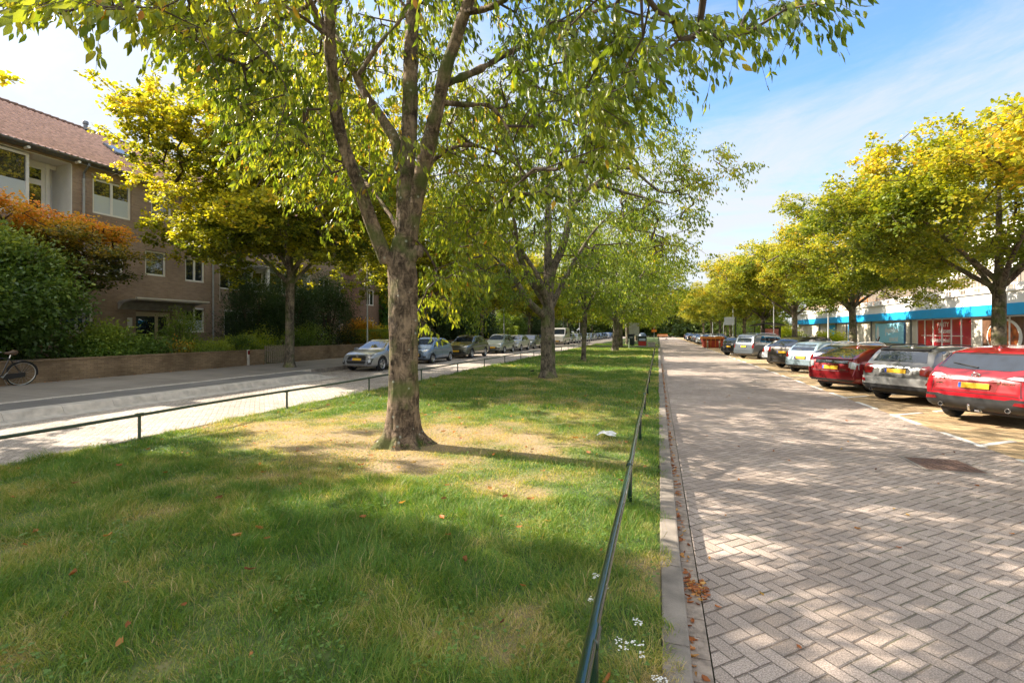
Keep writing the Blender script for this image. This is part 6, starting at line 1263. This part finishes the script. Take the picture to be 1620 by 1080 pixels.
# ---- grey boxy small crossover
S = dict(L=4.30, W=1.82, H=1.56, wr=.345, ro=.80, wb=2.67, tumble=.80, rear_round=.90, rimmat='rim', spokes=5,
    top=[(0, .58), (.02, .76), (.045, .90), (.075, .98), (.12, 1.05), (.20, 1.12), (.36, 1.36), (.42, 1.44), (.52, 1.485), (.9, 1.54), (1.7, 1.56), (2.3, 1.53), (2.75, 1.42), (3.15, 1.14), (3.3, 1.08), (4.0, .98), (4.2, .84), (4.3, .60)],
    belt=[(0, .5), (.08, .98), (.25, 1.06), (1.7, 1.05), (3.1, 1.0), (4.0, .84), (4.3, .52)], bot=[(0, .40), (.05, .34), (.2, .28), (.6, .24), (3.8, .22), (4.3, .38)],
    side_glass=[[(2.66, 1.41), (3.02, 1.10), (2.12, 1.11), (2.12, 1.46)], [(2.06, 1.46), (2.06, 1.11), (1.2, 1.12), (1.2, 1.46)], [(1.14, 1.46), (1.14, 1.12), (.56, 1.14), (.66, 1.42)]],
    rear_glass=[(-.66, 1.13), (.66, 1.13), (.62, 1.26), (.58, 1.41), (-.58, 1.41), (-.62, 1.26)], screen=[(-.70, 1.12), (.70, 1.12), (.60, 1.46), (-.60, 1.46)],
    rear=[('tail_light', [(.60, .80), (.78, .78), (.84, .86), (.83, 1.0), (.76, 1.05), (.62, 1.02), (.57, .92)], 'redlens', .018, True), ('lower_bumper', [(-.74, .30), (.74, .30), (.86, .40), (.84, .50), (-.84, .50), (-.86, .40)], 'black', .012), ('bumper', [(-.86, .50), (.86, .50), (.885, .60), (.86, .70), (-.86, .70), (-.885, .60)], 'chromegrey', .022),
          ('plate_frame', [(-.40, .80), (.40, .80), (.42, .90), (.36, 1.0), (-.36, 1.0), (-.42, .90)], 'chromegrey', .012), ('plate_recess', [(-.34, .82), (.34, .82), (.36, .90), (.31, .97), (-.31, .97), (-.36, .90)], 'black', .014), ('hatch_seam', [(-.62, .735), (.62, .735), (.62, .747), (-.62, .747)], 'black', .002),
          ('wiper', [(.0, 1.15), (.0, 1.13), (.34, 1.15), (.34, 1.165)], 'black', .022), ('reflector', [(.74, .56), (.84, .55), (.84, .63), (.76, .64)], 'redlens', .026, True), ('spoiler', [(-.60, 1.415), (.60, 1.415), (.60, 1.465), (-.60, 1.465)], 'black', .05)],
    front=[('headlight', [(.42, .72), (.72, .74), (.74, .92), (.50, .90)], 'clearlens', .01, True), ('grille', [(-.40, .5), (.40, .5), (.42, .78), (-.42, .78)], 'black', .008)],
    side=[('sill_trim', [(1.24, .25), (3.05, .23), (3.05, .34), (1.24, .34)], 'black', .006), ('rear_cladding', [(.08, .40), (.38, .38), (.38, .52), (.06, .54)], 'black', .008)],
    gaps=[2.09, 3.03, 1.15], gapz=(.38, 1.02), handles=[2.3, 1.35], hz=.95, mirror=(2.85, 1.12), plate_z=.885, rails=(.6, 2.5, .56), blackmirror=1, antenna=.8)
M['chromegrey'] = paint('light_grey_bumper', (.40, .40, .39), .4)
rc, bv = car(S, 'parked_car', (6.82, 15.97, .002), HEAD, 'metallic grey boxy car with roof rails between the two red cars', 'car', GR, P['mid_grey'])
def mini_extras(r, bv):
    h = bv.ray_cast(Vector((-6, 0, 1.065)), Vector((1, 0, 0)))[0]; b = MB()
    b.lathe([(.0, .012), (.028, .012), (.034, 0)], 16, Matrix.Translation(h) @ Matrix.Rotation(R(-90), 4, 'Y')); b.box(h.x - .012, h.x - .002, -.11, -.03, h.z - .008, h.z + .012).box(h.x - .012, h.x - .002, .03, .11, h.z - .008, h.z + .012); b.obj('emblem', M['chrome'], r, True)
    b = MB().lathe([(.03, 0), (.037, 0), (.037, .14), (.028, .14), (.028, .01)], 16, Matrix.Translation((-.85, .58, .345)) @ Matrix.Rotation(R(90), 4, 'Y')); b.obj('exhaust_tip', M['chrome'], r, True)
mini_extras(rc, bv)
# ---- crimson fastback with a split rear window
S = dict(L=4.46, W=1.745, H=1.49, wr=.315, ro=.86, wb=2.70, tumble=.72, rear_round=.84, rimmat='rim', spokes=5,
    top=[(0, .56), (.02, .74), (.05, .90), (.08, 1.00), (.12, 1.05), (.20, 1.08), (.60, 1.22), (1.1, 1.38), (1.6, 1.47), (2.0, 1.49), (2.5, 1.45), (2.9, 1.33), (3.6, .98), (4.0, .86), (4.3, .74), (4.46, .52)],
    belt=[(0, .5), (.06, .90), (.2, 1.0), (.8, 1.03), (2.0, .98), (3.4, .90), (4.1, .74), (4.46, .48)], bot=[(0, .38), (.05, .32), (.3, .25), (4.0, .2), (4.46, .34)],
    side_glass=[[(2.86, 1.27), (3.45, .97), (2.30, 1.02), (2.30, 1.37)], [(2.24, 1.37), (2.24, 1.02), (1.36, 1.05), (1.36, 1.33)], [(1.30, 1.31), (1.30, 1.06), (.86, 1.10), (.98, 1.20)]],
    rear_glass=[(-.58, 1.075), (.58, 1.075), (.50, 1.37), (-.50, 1.37)], screen=[(-.66, 1.0), (.66, 1.0), (.52, 1.42), (-.52, 1.42)],
    rear=[('tail_light', [(.60, .78), (.84, .74), (.83, .92), (.70, .98), (.60, .98)], 'clearlens', .012, True), ('tail_light_inner', [(.585, .72), (.66, .70), (.66, .79), (.59, .80)], 'redlens', .016, True), ('lower_window', [(-.56, .90), (.56, .90), (.56, 1.015), (-.56, 1.015)], 'carglass', .006), ('spoiler', [(-.66, 1.035), (.66, 1.035), (.66, 1.065), (-.66, 1.065)], 'crimsonpaint', .045),
          ('hatch_seam', [(-.60, .655), (.60, .655), (.60, .668), (-.60, .668)], 'black', .003), ('side_seam', [(.585, .66), (.597, .66), (.60, .90), (.588, .90)], 'black', .003, True), ('lower_bumper', [(-.68, .33), (.68, .33), (.80, .40), (-.80, .40)], 'black', .01), ('plate_recess', [(-.31, .70), (.31, .70), (.30, .85), (-.30, .85)], 'crimsondark', .004), ('wiper', [(.0, 1.09), (.32, 1.10), (.32, 1.115), (0, 1.11)], 'black', .02)],
    front=[('headlight', [(.42, .60), (.72, .66), (.74, .80), (.50, .70)], 'clearlens', .01, True)], side=[('sill_trim', [(1.25, .24), (3.2, .22), (3.2, .28), (1.25, .29)], 'black', .004), ('side_tail_light', [(.06, .70), (.24, .74), (.30, .86), (.24, .94), (.10, .92)], 'redlens', .008)],
    gaps=[2.27, 3.4, 1.27], gapz=(.34, .96), handles=[2.5, 1.5], hz=.86, mirror=(3.1, 1.03), plate_z=.775, antenna=1.4)
M['crimsonpaint'] = P['crimson']; M['crimsondark'] = paint('crimson_shut', (.12, .006, .008), .3)
rc, bv = car(S, 'parked_car', front_away(18.15, 1.05), HEAD, 'dark crimson fastback with a split rear window, third from the right edge', 'car', GR, P['crimson'])
h = bv.ray_cast(Vector((-6, 0, .93)), Vector((1, 0, 0)))[0]
t = text_obj('badge', 'HYBRID', .055, M['chrome'], rc, (-.872, -.44, .715), (R(90), 0, R(-90)), .003)
# ---- the rest of the angled row
sp = lambda **k: hatch_spec(**k)
A1 = sp(L=4.5, Wd=1.8, H=1.50, wr=.33, ro=.95, wb=2.65, rake=.6, hood=.96, belt=.97, sub=dict(rails=(.8, 2.8, .56), rails_black=0)); car(A1, 'parked_car', front_away(21.6, 2.7), HEAD, 'silver estate half hidden behind the crimson fastback, one red lamp showing', 'car', GR, P['silver'])
A2 = sp(L=3.7, Wd=1.66, H=1.50, wr=.29, ro=.62, wb=2.35, rake=.22, hood=.98, belt=.95, sub=dict(tumble=.80)); small, _ = car(A2, 'parked_car', front_away(24.5, 1.9), HEAD, 'pale metallic blue small hatchback with an upright tail', 'car', GR, P['pale_blue'])
A3 = sp(L=4.7, Wd=1.9, H=1.68, wr=.37, ro=.98, wb=2.75, rake=.38, hood=1.08, belt=1.08, sub=dict(rails=(.8, 3.0, .6))); suv, _ = car(A3, 'parked_car', front_away(27.5, 2.1), HEAD, 'dark brown-black large off-roader with a high number plate', 'car', GR, P['dark_brown'])
A4 = sp(L=4.0, Wd=1.72, H=1.46, wr=.31, ro=.72, wb=2.5, rake=.42, hood=.93, belt=.92); hatch, _ = car(A4, 'parked_car', front_away(30.6, 2.2), HEAD, 'white rounded hatchback mostly hidden behind the dark off-roader', 'car', GR, P['white'])
A5 = dict(A4); A5.update(sp(L=4.38, Wd=1.81, H=1.80, wr=.32, ro=.85, wb=2.73, rake=.05, hood=1.08, belt=1.10, sub=dict(tumble=.86, rear_round=.93, rails=(.6, 2.6, .62), rails_black=0)))
A5['rear'][0] = ('tail_light', [(.76, .80), (.88, .78), (.87, 1.16), (.79, 1.16)], 'redlens', .012, True); A5['rear_glass'] = [(-.66, 1.16), (.66, 1.16), (.62, 1.62), (-.62, 1.62)]
van, _ = car(A5, 'parked_car', (6.5, 38.0, .002), HEAD, 'tall slate grey box shaped car with big red tail lights near the bus shelter', 'car', GR, P['slate'])
recolour(small, (5.9, 42.2, .002), HEAD, 'small black car between the tall grey one and the bus shelter', P['black'])
rnd = random.Random(12)
fc = ['white', 'silver', 'slate', 'white', 'black', 'silver', 'dark_blue', 'white', 'mid_grey', 'black', 'silver', 'white', 'steel_blue', 'black']
for k in range(14):
    src = [hatch, suv, small, hatch][k % 4]; recolour(src, (6.6 + rnd.uniform(-.2, .3), 66.5 + k * 3.3, .002), HEAD, {0: 'white hatchback right behind the red skip', 1: 'silver car second behind the red skip'}.get(k, 'small far off parked car in the long row beyond the red skip'), P[fc[k]], 'far cars beyond the skip' if k > 1 else 'cars just beyond the skip')
# ---- parallel row on the left, noses towards us
GL = 'cars parked nose to tail along the left hand road'; S180 = math.pi
def lcar(S, Yc, lab, pm, x=-12.95): return car(S, 'parked_car', (x, Yc + S['wb'] / 2, RZ + .002), S180, lab, 'car', GL, P[pm])
B1 = sp(L=4.06, Wd=1.745, H=1.43, wr=.33, ro=.70, wb=2.54, rake=.5, hood=.93, belt=.92, sub=dict(front_round=.84))
B1['front'] = [('headlight', [(.46, .70), (.70, .735), (.82, .80), (.80, .845), (.62, .80), (.50, .765)], 'clearlens', .012, True), ('grille', [(-.44, .36), (.44, .36), (.50, .46), (.46, .68), (.30, .715), (-.30, .715), (-.46, .68), (-.50, .46)], 'black', .008), ('air_intake', [(.60, .34), (.74, .36), (.79, .60), (.70, .61), (.57, .46)], 'black', .01, True),
    ('light_claw', [(.655, .42), (.675, .43), (.70, .58), (.68, .58)], 'clearlens', .018, True), ('light_claw', [(.69, .43), (.71, .44), (.735, .58), (.715, .58)], 'clearlens', .018, True), ('light_claw', [(.62, .41), (.64, .42), (.665, .57), (.645, .57)], 'clearlens', .018, True), ('bumper_lip', [(-.5, .27), (.5, .27), (.56, .31), (-.56, .31)], 'chrome', .012)]
B1['fplate_z'] = .55; rc, bv = lcar(B1, 20.35, 'silver hatchback half hidden by the big near trunk, nearest on the left', 'silver')
h = bv.ray_cast(Vector((9, 0, .66)), Vector((-1, 0, 0)))[0]; MB().prism([(-.05, -.06), (.05, -.06), (.06, .05), (0, .075), (-.06, .05)], 0, .01, Matrix.Translation(h + Vector((.012, 0, 0))) @ Matrix(((0, 0, 1, 0), (1, 0, 0, 0), (0, 1, 0, 0), (0, 0, 0, 1)))).obj('emblem', M['chrome'], rc)
B2 = sp(L=3.42, Wd=1.62, H=1.47, wr=.28, ro=.42, wb=2.34, rake=.30, hood=.95, belt=.93, bonnet=.78); lcar(B2, 25.5, 'small light blue three door car just right of the big near trunk', 'steel_blue')
B3 = sp(L=4.18, Wd=1.80, H=1.57, wr=.335, ro=.78, wb=2.60, rake=.45, hood=1.0, belt=.99); lcar(B3, 31.3, 'olive grey crossover with a yellow front plate, third on the left', 'olive_grey')
B4 = sp(L=3.75, Wd=1.68, H=1.59, wr=.30, ro=.62, wb=2.36, rake=.2, hood=1.0, belt=.97, bonnet=.85); lcar(B4, 38.5, 'pale sage green tall small car, fourth on the left', 'sage')
B5 = sp(L=4.1, Wd=1.7, H=1.48, wr=.31, ro=.72, wb=2.5, rake=.42, hood=.94, belt=.93); b5, _ = lcar(B5, 43.6, 'off white hatchback, fifth on the left', 'beige_white')
def rel(src, Yc, lab, pm, wb, grp=GL): return recolour(src, (-12.95, Yc + wb / 2, RZ + .002), S180, lab, P[pm], grp)
rel(b5, 48.6, 'dark grey hatchback just left of the second tree trunk', 'slate', 2.5); rel(b5, 54.2, 'black hatchback behind the second tree trunk', 'black', 2.5)
V1 = sp(L=5.0, Wd=1.95, H=2.35, wr=.34, ro=.95, wb=3.0, rake=.02, hood=1.25, belt=1.30, bonnet=1.15, sub=dict(tumble=.90, rear_round=.95)); V1['side_glass'] = V1['side_glass'][:1]; V1['screen'] = [(-.76, 1.40), (.76, 1.40), (.70, 2.10), (-.70, 2.10)]
car(V1, 'parked_van', (-12.95, 66.6, RZ + .002), S180, 'cream white delivery van parked right of the second tree trunk', 'van', GL, P['beige_white'])
rel(b5, 71.0, 'pale silver hatchback behind the cream van', 'silver', 2.5); rel(b5, 76.2, 'white hatchback left of the slender third lawn tree', 'white', 2.5)
cl = ['slate', 'white', 'steel_blue', 'silver', 'dark_blue', 'mid_blue', 'slate', 'olive_grey', 'white', 'mid_blue', 'black', 'silver', 'white']
for k in range(13): rel(b5, 82 + k * 5.4, 'small far off parked car in the left row beyond the third lawn tree', cl[k], 2.5, 'far cars of the left hand row')
# ---------------------------------------------------------------- street furniture
def lamp(x, y, z0, h, arm, lab, mat='steel'):
    r = empty('street_lamp', (x, y, z0), 0, lab, 'street lamp', 'street lamps')
    MB().tube([(0, 0, -.05), (0, 0, .9), (0, 0, .95), (0, 0, h)], [.075, .075, .05, .035], 12).obj('pole', M[mat], r, True)
    if arm:
        MB().tube([(0, 0, h - .05), (arm * .25, 0, h + .18), (arm, 0, h + .25)], [.035, .03, .026], 8).obj('arm', M[mat], r, True)
        MB().bbox(arm - (.0 if arm > 0 else .6), arm + (.6 if arm > 0 else 0), -.11, .11, h + .20, h + .30, .035).obj('lamp_head', M[mat], r, True)
    else: MB().lathe([(0, .34), (.10, .32), (.16, .24), (.16, .20), (.06, .02), (.05, 0)], 16, Matrix.Translation((0, 0, h))).obj('lamp_head', M[mat], r, True)
lamp(-18.0, 26.6, .40, 6.6, 1.1, 'tall grey street lamp standing just left of the silver car'); lamp(-14.9, 45.6, .35, 5.8, 1.0, 'grey street lamp behind the pale sage green car'); lamp(-14.9, 63, .35, 5.8, 1.0, 'grey street lamp behind the cream van'); lamp(-14.9, 77, .35, 5.8, 1.0, 'grey street lamp left of the slender third lawn tree')
lamp(-14.9, 94, .35, 5.8, 1.0, 'grey street lamp right of the slender third lawn tree'); lamp(9.9 + .35, 34.4, .12, 4.3, 0, 'slim post lamp in front of the blue shop panels'); lamp(10.2, 48.9, .12, 4.3, 0, 'slim post lamp above the tall slate grey car'); lamp(8.3, 60, .0, 5.6, -1.3, 'street lamp beside the bus shelter with an arm reaching left'); lamp(10.2, 84, .12, 4.6, 0, 'slim lamp far off, nearest behind the red skip'); lamp(10.2, 100, .12, 4.6, 0, 'slimmest lamp post far off in the right row')
def shelter():
    r = empty('bus_shelter', (9.6, 50.5, .12), 0, 'dark bus shelter with a curved roof behind the tall grey car', 'bus shelter')
    M['shglass'] = glassmat('shelter_glass', (.05, .06, .06), .05)
    for x in (0.0, 1.5):
        for y in (0, 4.0): MB().box(x - .04, x + .04, y - .04, y + .04, -.1, 2.35).obj('post', M['black'], r)
    n = 10; pr = [(-.5 + 2.4 * k / n, 2.36 + .28 * math.sin(math.pi * k / n)) for k in range(n + 1)]; pr += [(a, c + .08) for a, c in reversed(pr)]; m = len(pr)
    V = [(a, -.35, c) for a, c in pr] + [(a, 4.35, c) for a, c in pr]; MB().add(V, [tuple(range(m)), tuple(reversed(range(m, 2 * m)))] + [(i, m + i, m + (i + 1) % m, (i + 1) % m) for i in range(m)]).obj('roof', M['black'], r)
    MB().box(1.49, 1.51, .05, 3.95, .35, 2.3).obj('back_panel', M['shglass'], r)
    p = MB().box(.1, 1.4, -.07, .07, .25, 2.15).obj('poster_case', M['black'], r)
    MB().box(.17, 1.33, -.085, -.071, 1.35, 2.08).obj('poster', pmat('reddish_poster', (.45, .14, .10), .5, var=.4, vscale=4), p); MB().box(.17, 1.33, -.085, -.071, .35, 1.33).obj('poster', pmat('grey_poster', (.42, .44, .46), .5, var=.3, vscale=5), p)
    MB().box(.9, 1.3, .6, 3.4, .45, .50).obj('bench', M['steel'], r)
shelter()
def stop():
    r = empty('bus_stop_sign', (6.75, 47.2, 0), 0, 'black bus stop pole with a square pale panel', 'bus stop sign'); MB().tube([(0, 0, -.1), (0, 0, 3.3)], .05, 10).obj('pole', M['black'], r, True); MB().bbox(-.95, -.1, -.03, .03, 2.55, 3.25, .02).obj('panel', pmat('pale_sign', (.50, .55, .60), .4), r); MB().box(-.4, -.1, -.02, .02, .9, 1.5).obj('timetable', M['white'], r)
stop()
o = MB().bbox(6.0, 9.9, 43.6, 46.0, -.05, .11, .03).obj('traffic_island', M['kerb_light']); o['kind'] = 'structure'
def skip():
    M['skipred'] = pmat('red_skip_paint', (.42, .06, .035), .6, var=.25, vscale=3); M['skiporange'] = pmat('orange_skip_rim', (.62, .22, .03), .6)
    r = empty('waste_skip', (6.2, 61.6, .0), 0, 'red waste skip with an orange rim standing in a parking bay', 'skip')
    b = MB(); V = [(-.95, -1.1, .05), (.95, -1.1, .05), (.95, 1.1, .05), (-.95, 1.1, .05), (-1.15, -1.5, 1.15), (1.15, -1.5, 1.15), (1.15, 1.5, 1.15), (-1.15, 1.5, 1.15)]; b.add(V, [(3, 2, 1, 0), (0, 1, 5, 4), (1, 2, 6, 5), (2, 3, 7, 6), (3, 0, 4, 7)])
    b.obj('container', M['skipred'], r)
    for a in (-.75, -.25, .25, .75): MB().add([(a - .04, -1.16, .1), (a + .04, -1.16, .1), (a + .04, -1.56, 1.1), (a - .04, -1.56, 1.1)], [(0, 1, 2, 3)]).obj('rib', M['skiporange'], r)
    MB().box(-1.2, 1.2, -1.56, -1.46, 1.1, 1.32).box(-1.2, 1.2, 1.46, 1.56, 1.1, 1.32).box(-1.2, -1.1, -1.46, 1.46, 1.1, 1.32).box(1.1, 1.2, -1.46, 1.46, 1.1, 1.32).obj('rim', M['skiporange'], r)
    MB().box(-1.09, 1.09, -1.45, 1.45, .9, 1.0).obj('load', M['soil'], r)
skip()
for i, (x, y, lb) in enumerate([(5.4, 58.2, 'left wooden bollard in front of the red skip'), (6.7, 58.6, 'right wooden bollard in front of the red skip')]): 
    r = empty('bollard', (x, y, 0), 0, lb, 'bollard', 'bollards before the skip'); MB().bbox(-.07, .07, -.07, .07, -.1, .95, .015).obj('post', M['oldwood'], r); MB().box(-.073, .073, -.073, .073, .75, .83).obj('reflective_band', M['white'], r)
def bins():
    M['bindark'] = pmat('dark_green_bin', (.01, .025, .02), .4); M['redbox'] = pmat('red_panel', (.45, .03, .02), .4)
    r = empty('waste_bin', (-3.35, 63.6, .12), 0, 'black-green waste container right of the dark lawn trunks', 'bin'); MB().bbox(-.42, .42, -.42, .42, 0, 1.3, .05).obj('container', M['bindark'], r); MB().bbox(-.45, .45, -.45, .45, 1.302, 1.5, .07).obj('lid', M['black'], r); MB().box(-.25, .25, -.44, -.421, 1.0, 1.15).obj('slot', M['steel'], r)
    r = empty('glass_container', (-1.9, 62.4, .12), 0, 'black container with red lower panel and pale label in the median', 'container'); MB().bbox(-.52, .52, -.45, .45, 0, 1.25, .05).obj('container', M['bindark'], r); MB().box(-.46, .46, -.47, -.451, .05, .60).obj('red_panel', M['redbox'], r); MB().box(-.40, .40, -.468, -.451, .66, .95).obj('label', pmat('pale_label', (.4, .48, .58), .5), r); MB().lathe([(0, .42), (.25, .38), (.45, .2), (.50, 0)], 18, Matrix.Translation((0, 0, 1.25))).obj('dome_lid', pmat('grey_blue_lid', (.10, .14, .20), .4), r, True)
    r = empty('planter', (-.75, 60.5, .1), 0, 'grey brown square block at the end of the green rail', 'planter'); MB().bbox(-.45, .45, -.4, .4, 0, .55, .03).obj('trough', M['concrete'], r); MB().box(-.38, .38, -.33, .33, .5, .56).obj('earth', M['soil'], r)
    r = empty('short_post', (-3.0, 53.0, .12), 0, 'short pale green post on the lawn before the bins', 'post'); MB().tube([(0, 0, -.1), (0, 0, 1.0)], .06, 10).obj('post', pmat('pale_green_post', (.30, .36, .26), .6), r, True); MB().lathe([(0, .05), (.05, .03), (.065, 0)], 10, Matrix.Translation((0, 0, 1.0))).obj('cap', M['steel'], r, True)
    r = empty('notice_board', (-3.6, 71, .12), 0, 'large pale grey board on posts behind the bins', 'notice board'); MB().box(-1.0, 1.0, -.05, .05, 1.2, 3.1).obj('board', pmat('pale_board', (.45, .45, .42), .6, var=.2), r)
    for sx in (-.8, .8): MB().tube([(sx, .1, -.1), (sx, .1, 3.0)], .05, 8).obj('post', M['steel'], r, True)
bins()
o = sheet('path', -7.8, -.02, 57.2, 61.0, .17, M['tiles'])
def roadworks():
    M['orange'] = pmat('orange_paint', (.75, .22, .02), .5); M['signred'] = pmat('sign_red', (.6, .02, .02), .4)
    r = empty('road_sign', (-.9, 118, .1), 0, 'round red and white road sign above an orange plate far up the lawn', 'road sign'); MB().tube([(0, 0, -.1), (0, 0, 3.4)], .06, 8).obj('post', M['steel'], r, True)
    Mx = Matrix.Translation((0, -.08, 2.9)) @ Matrix.Rotation(R(90), 4, 'X'); MB().lathe([(0, .02), (.30, .02)], 20, Mx).obj('sign_face', M['white'], r); MB().lathe([(.30, .02), (.44, .02), (.44, -.01), (0, -.01)], 20, Mx).obj('sign_ring', M['signred'], r); MB().box(-.6, .6, -.1, -.05, 1.7, 2.3).obj('plate', M['orange'], r)
    r = empty('road_barrier', (1.4, 124, 0), 0, 'orange road works barrier across the far end of the right hand road', 'barrier'); MB().box(-1.6, .9, -.06, .06, .7, 1.3).obj('board', M['orange'], r); MB().box(-1.6, .9, -.07, -.061, .95, 1.05).obj('white_stripe', M['white'], r)
    for x in (-1.3, .6): MB().box(x - .3, x + .3, -.3, .3, 0, .12).box(x - .04, x + .04, -.04, .05, .12, 1.3).obj('foot', M['black'], r)
roadworks()
# ---------------------------------------------------------------- bicycle leaning on the garden wall
def bicycle():
    M['bikeblack'] = pmat('bike_black', (.015, .015, .017), .3, coat=.6); M['rimsilver'] = pmat('bike_rim', (.62, .60, .55), .3, .6); M['saddle'] = pmat('brown_leather', (.10, .06, .035), .5)
    r = empty('bicycle', (-17.88, 8.5, .385), R(90), 'black city bicycle leaning against the garden wall, cut by the left edge', 'bicycle'); r.rotation_euler = (R(0), 0, R(90)); lean = Matrix.Rotation(R(8), 4, 'X')
    RW = .345
    def T(p): return tuple(lean @ Vector(p))
    def wh(x, nm='wheel'):
        Mx = lean @ Matrix.Translation((x, 0, RW)) @ Matrix.Rotation(R(90), 4, 'X')
        t = MB().lathe([(RW + .018 * math.cos(a), .018 * math.sin(a)) for a in [k * math.pi / 4 for k in range(8)]], 40, Mx, True).obj(nm, M['rubber'], r, True)
        MB().lathe([(RW - .018, -.014), (RW - .03, -.008), (RW - .03, .008), (RW - .018, .014)], 40, Mx, True).obj('rim', M['rimsilver'], t, True)
        s = MB()
        for k in range(18): a = k * 2 * math.pi / 18; s.tube([T((x, .02 * (-1) ** k, RW)), T((x + (RW - .03) * math.cos(a), 0, RW + (RW - .03) * math.sin(a)))], .0018, 4, False)
        s.tube([T((x, -.05, RW)), T((x, .05, RW))], .02, 8); s.obj('spokes', M['steel'], t)
    wh(0.55); wh(-.57)
    bb = (0.10, 0, .30); st = (.24, 0, .82); hd = (-.35, 0, .86); hl = (-.38, 0, .72)
    f = MB()
    for a, c, w in ((bb, st, .017), (st, hd, .016), (bb, hl, .018), (bb, (.55, .05, RW), .010), (bb, (.55, -.05, RW), .010), (st, (.55, .05, RW), .009), (st, (.55, -.05, RW), .009), (hd, hl, .02)): f.tube([T(a), T(c)], w, 8)
    f.tube([T(hl), T((-.42, .05, .62)), T((-.57, .05, RW))], .011, 8).tube([T(hl), T((-.42, -.05, .62)), T((-.57, -.05, RW))], .011, 8); f.obj('frame', M['bikeblack'], r, True)
    MB().tube([T(hd), T((-.32, 0, 1.02)), T((-.30, .12, 1.06)), T((-.22, .26, 1.08)), T((-.08, .29, 1.05))], .011, 8).tube([T((-.32, 0, 1.02)), T((-.30, -.12, 1.06)), T((-.22, -.26, 1.08)), T((-.08, -.29, 1.05))], .011, 8).obj('handlebar', M['steel'], r, True)
    MB().tube([T((.24, 0, .80)), T((.27, 0, .94))], .014, 8).obj('seat_post', M['chrome'], r, True)
    b = MB().tube([T((.12, 0, .975)), T((.22, 0, .97)), T((.32, 0, .985)), T((.40, 0, .99))], [.025, .045, .085, .06], 10); b.obj('saddle', M['saddle'], r, True)
    g = MB()
    for x, a0, a1 in ((.55, -10, 165), (-.57, 15, 190)):
        pts = [T((x + (RW + .035) * math.cos(R(a)), 0, RW + (RW + .035) * math.sin(R(a)))) for a in range(a0, a1, 12)]; g.tube(pts, .016, 6)
    g.obj('mudguard', M['bikeblack'], r, True)
    MB().prism([(.12, .22), (.60, .27), (.60, .40), (.12, .38)], .055, .085, lean @ Matrix.Rotation(R(90), 4, 'X') @ Matrix.Scale(1, 4)).obj('chain_guard', M['bikeblack'], r)
    MB().tube([T((.30, .06, .745)), T((.88, .06, .75)), T((.88, -.06, .75)), T((.30, -.06, .745))], .007, 6).tube([T((.80, .05, .745)), T((.56, .05, .37))], .006, 6).tube([T((.80, -.05, .745)), T((.56, -.05, .37))], .006, 6).obj('luggage_rack', M['bikeblack'], r, True)
    MB().tube([T((.10, -.09, .30)), T((.10, .09, .30))], .02, 8).tube([T((.10, .09, .30)), T((.02, .10, .15))], .01, 6).tube([T((.10, -.09, .30)), T((.18, -.10, .44))], .01, 6).box(-.03, .07, .08, .16, .12, .15).obj('pedal_crank', M['steel'], r, True)
    MB().tube([T((.14, .02, .28)), T((.34, .18, .0))], .009, 6).obj('kick_stand', M['steel'], r, True)
bicycle()
def marker():
    r = empty('marker_post', (-18.1, 17.35, .4), 0, 'small white post with a red mark standing before the garden wall', 'post'); MB().bbox(-.03, .03, -.055, .055, -.05, .72, .01).obj('post', M['kerb_light'], r); MB().box(.031, .034, -.05, .05, .5, .68).obj('red_mark', M['redlens'], r)
marker()
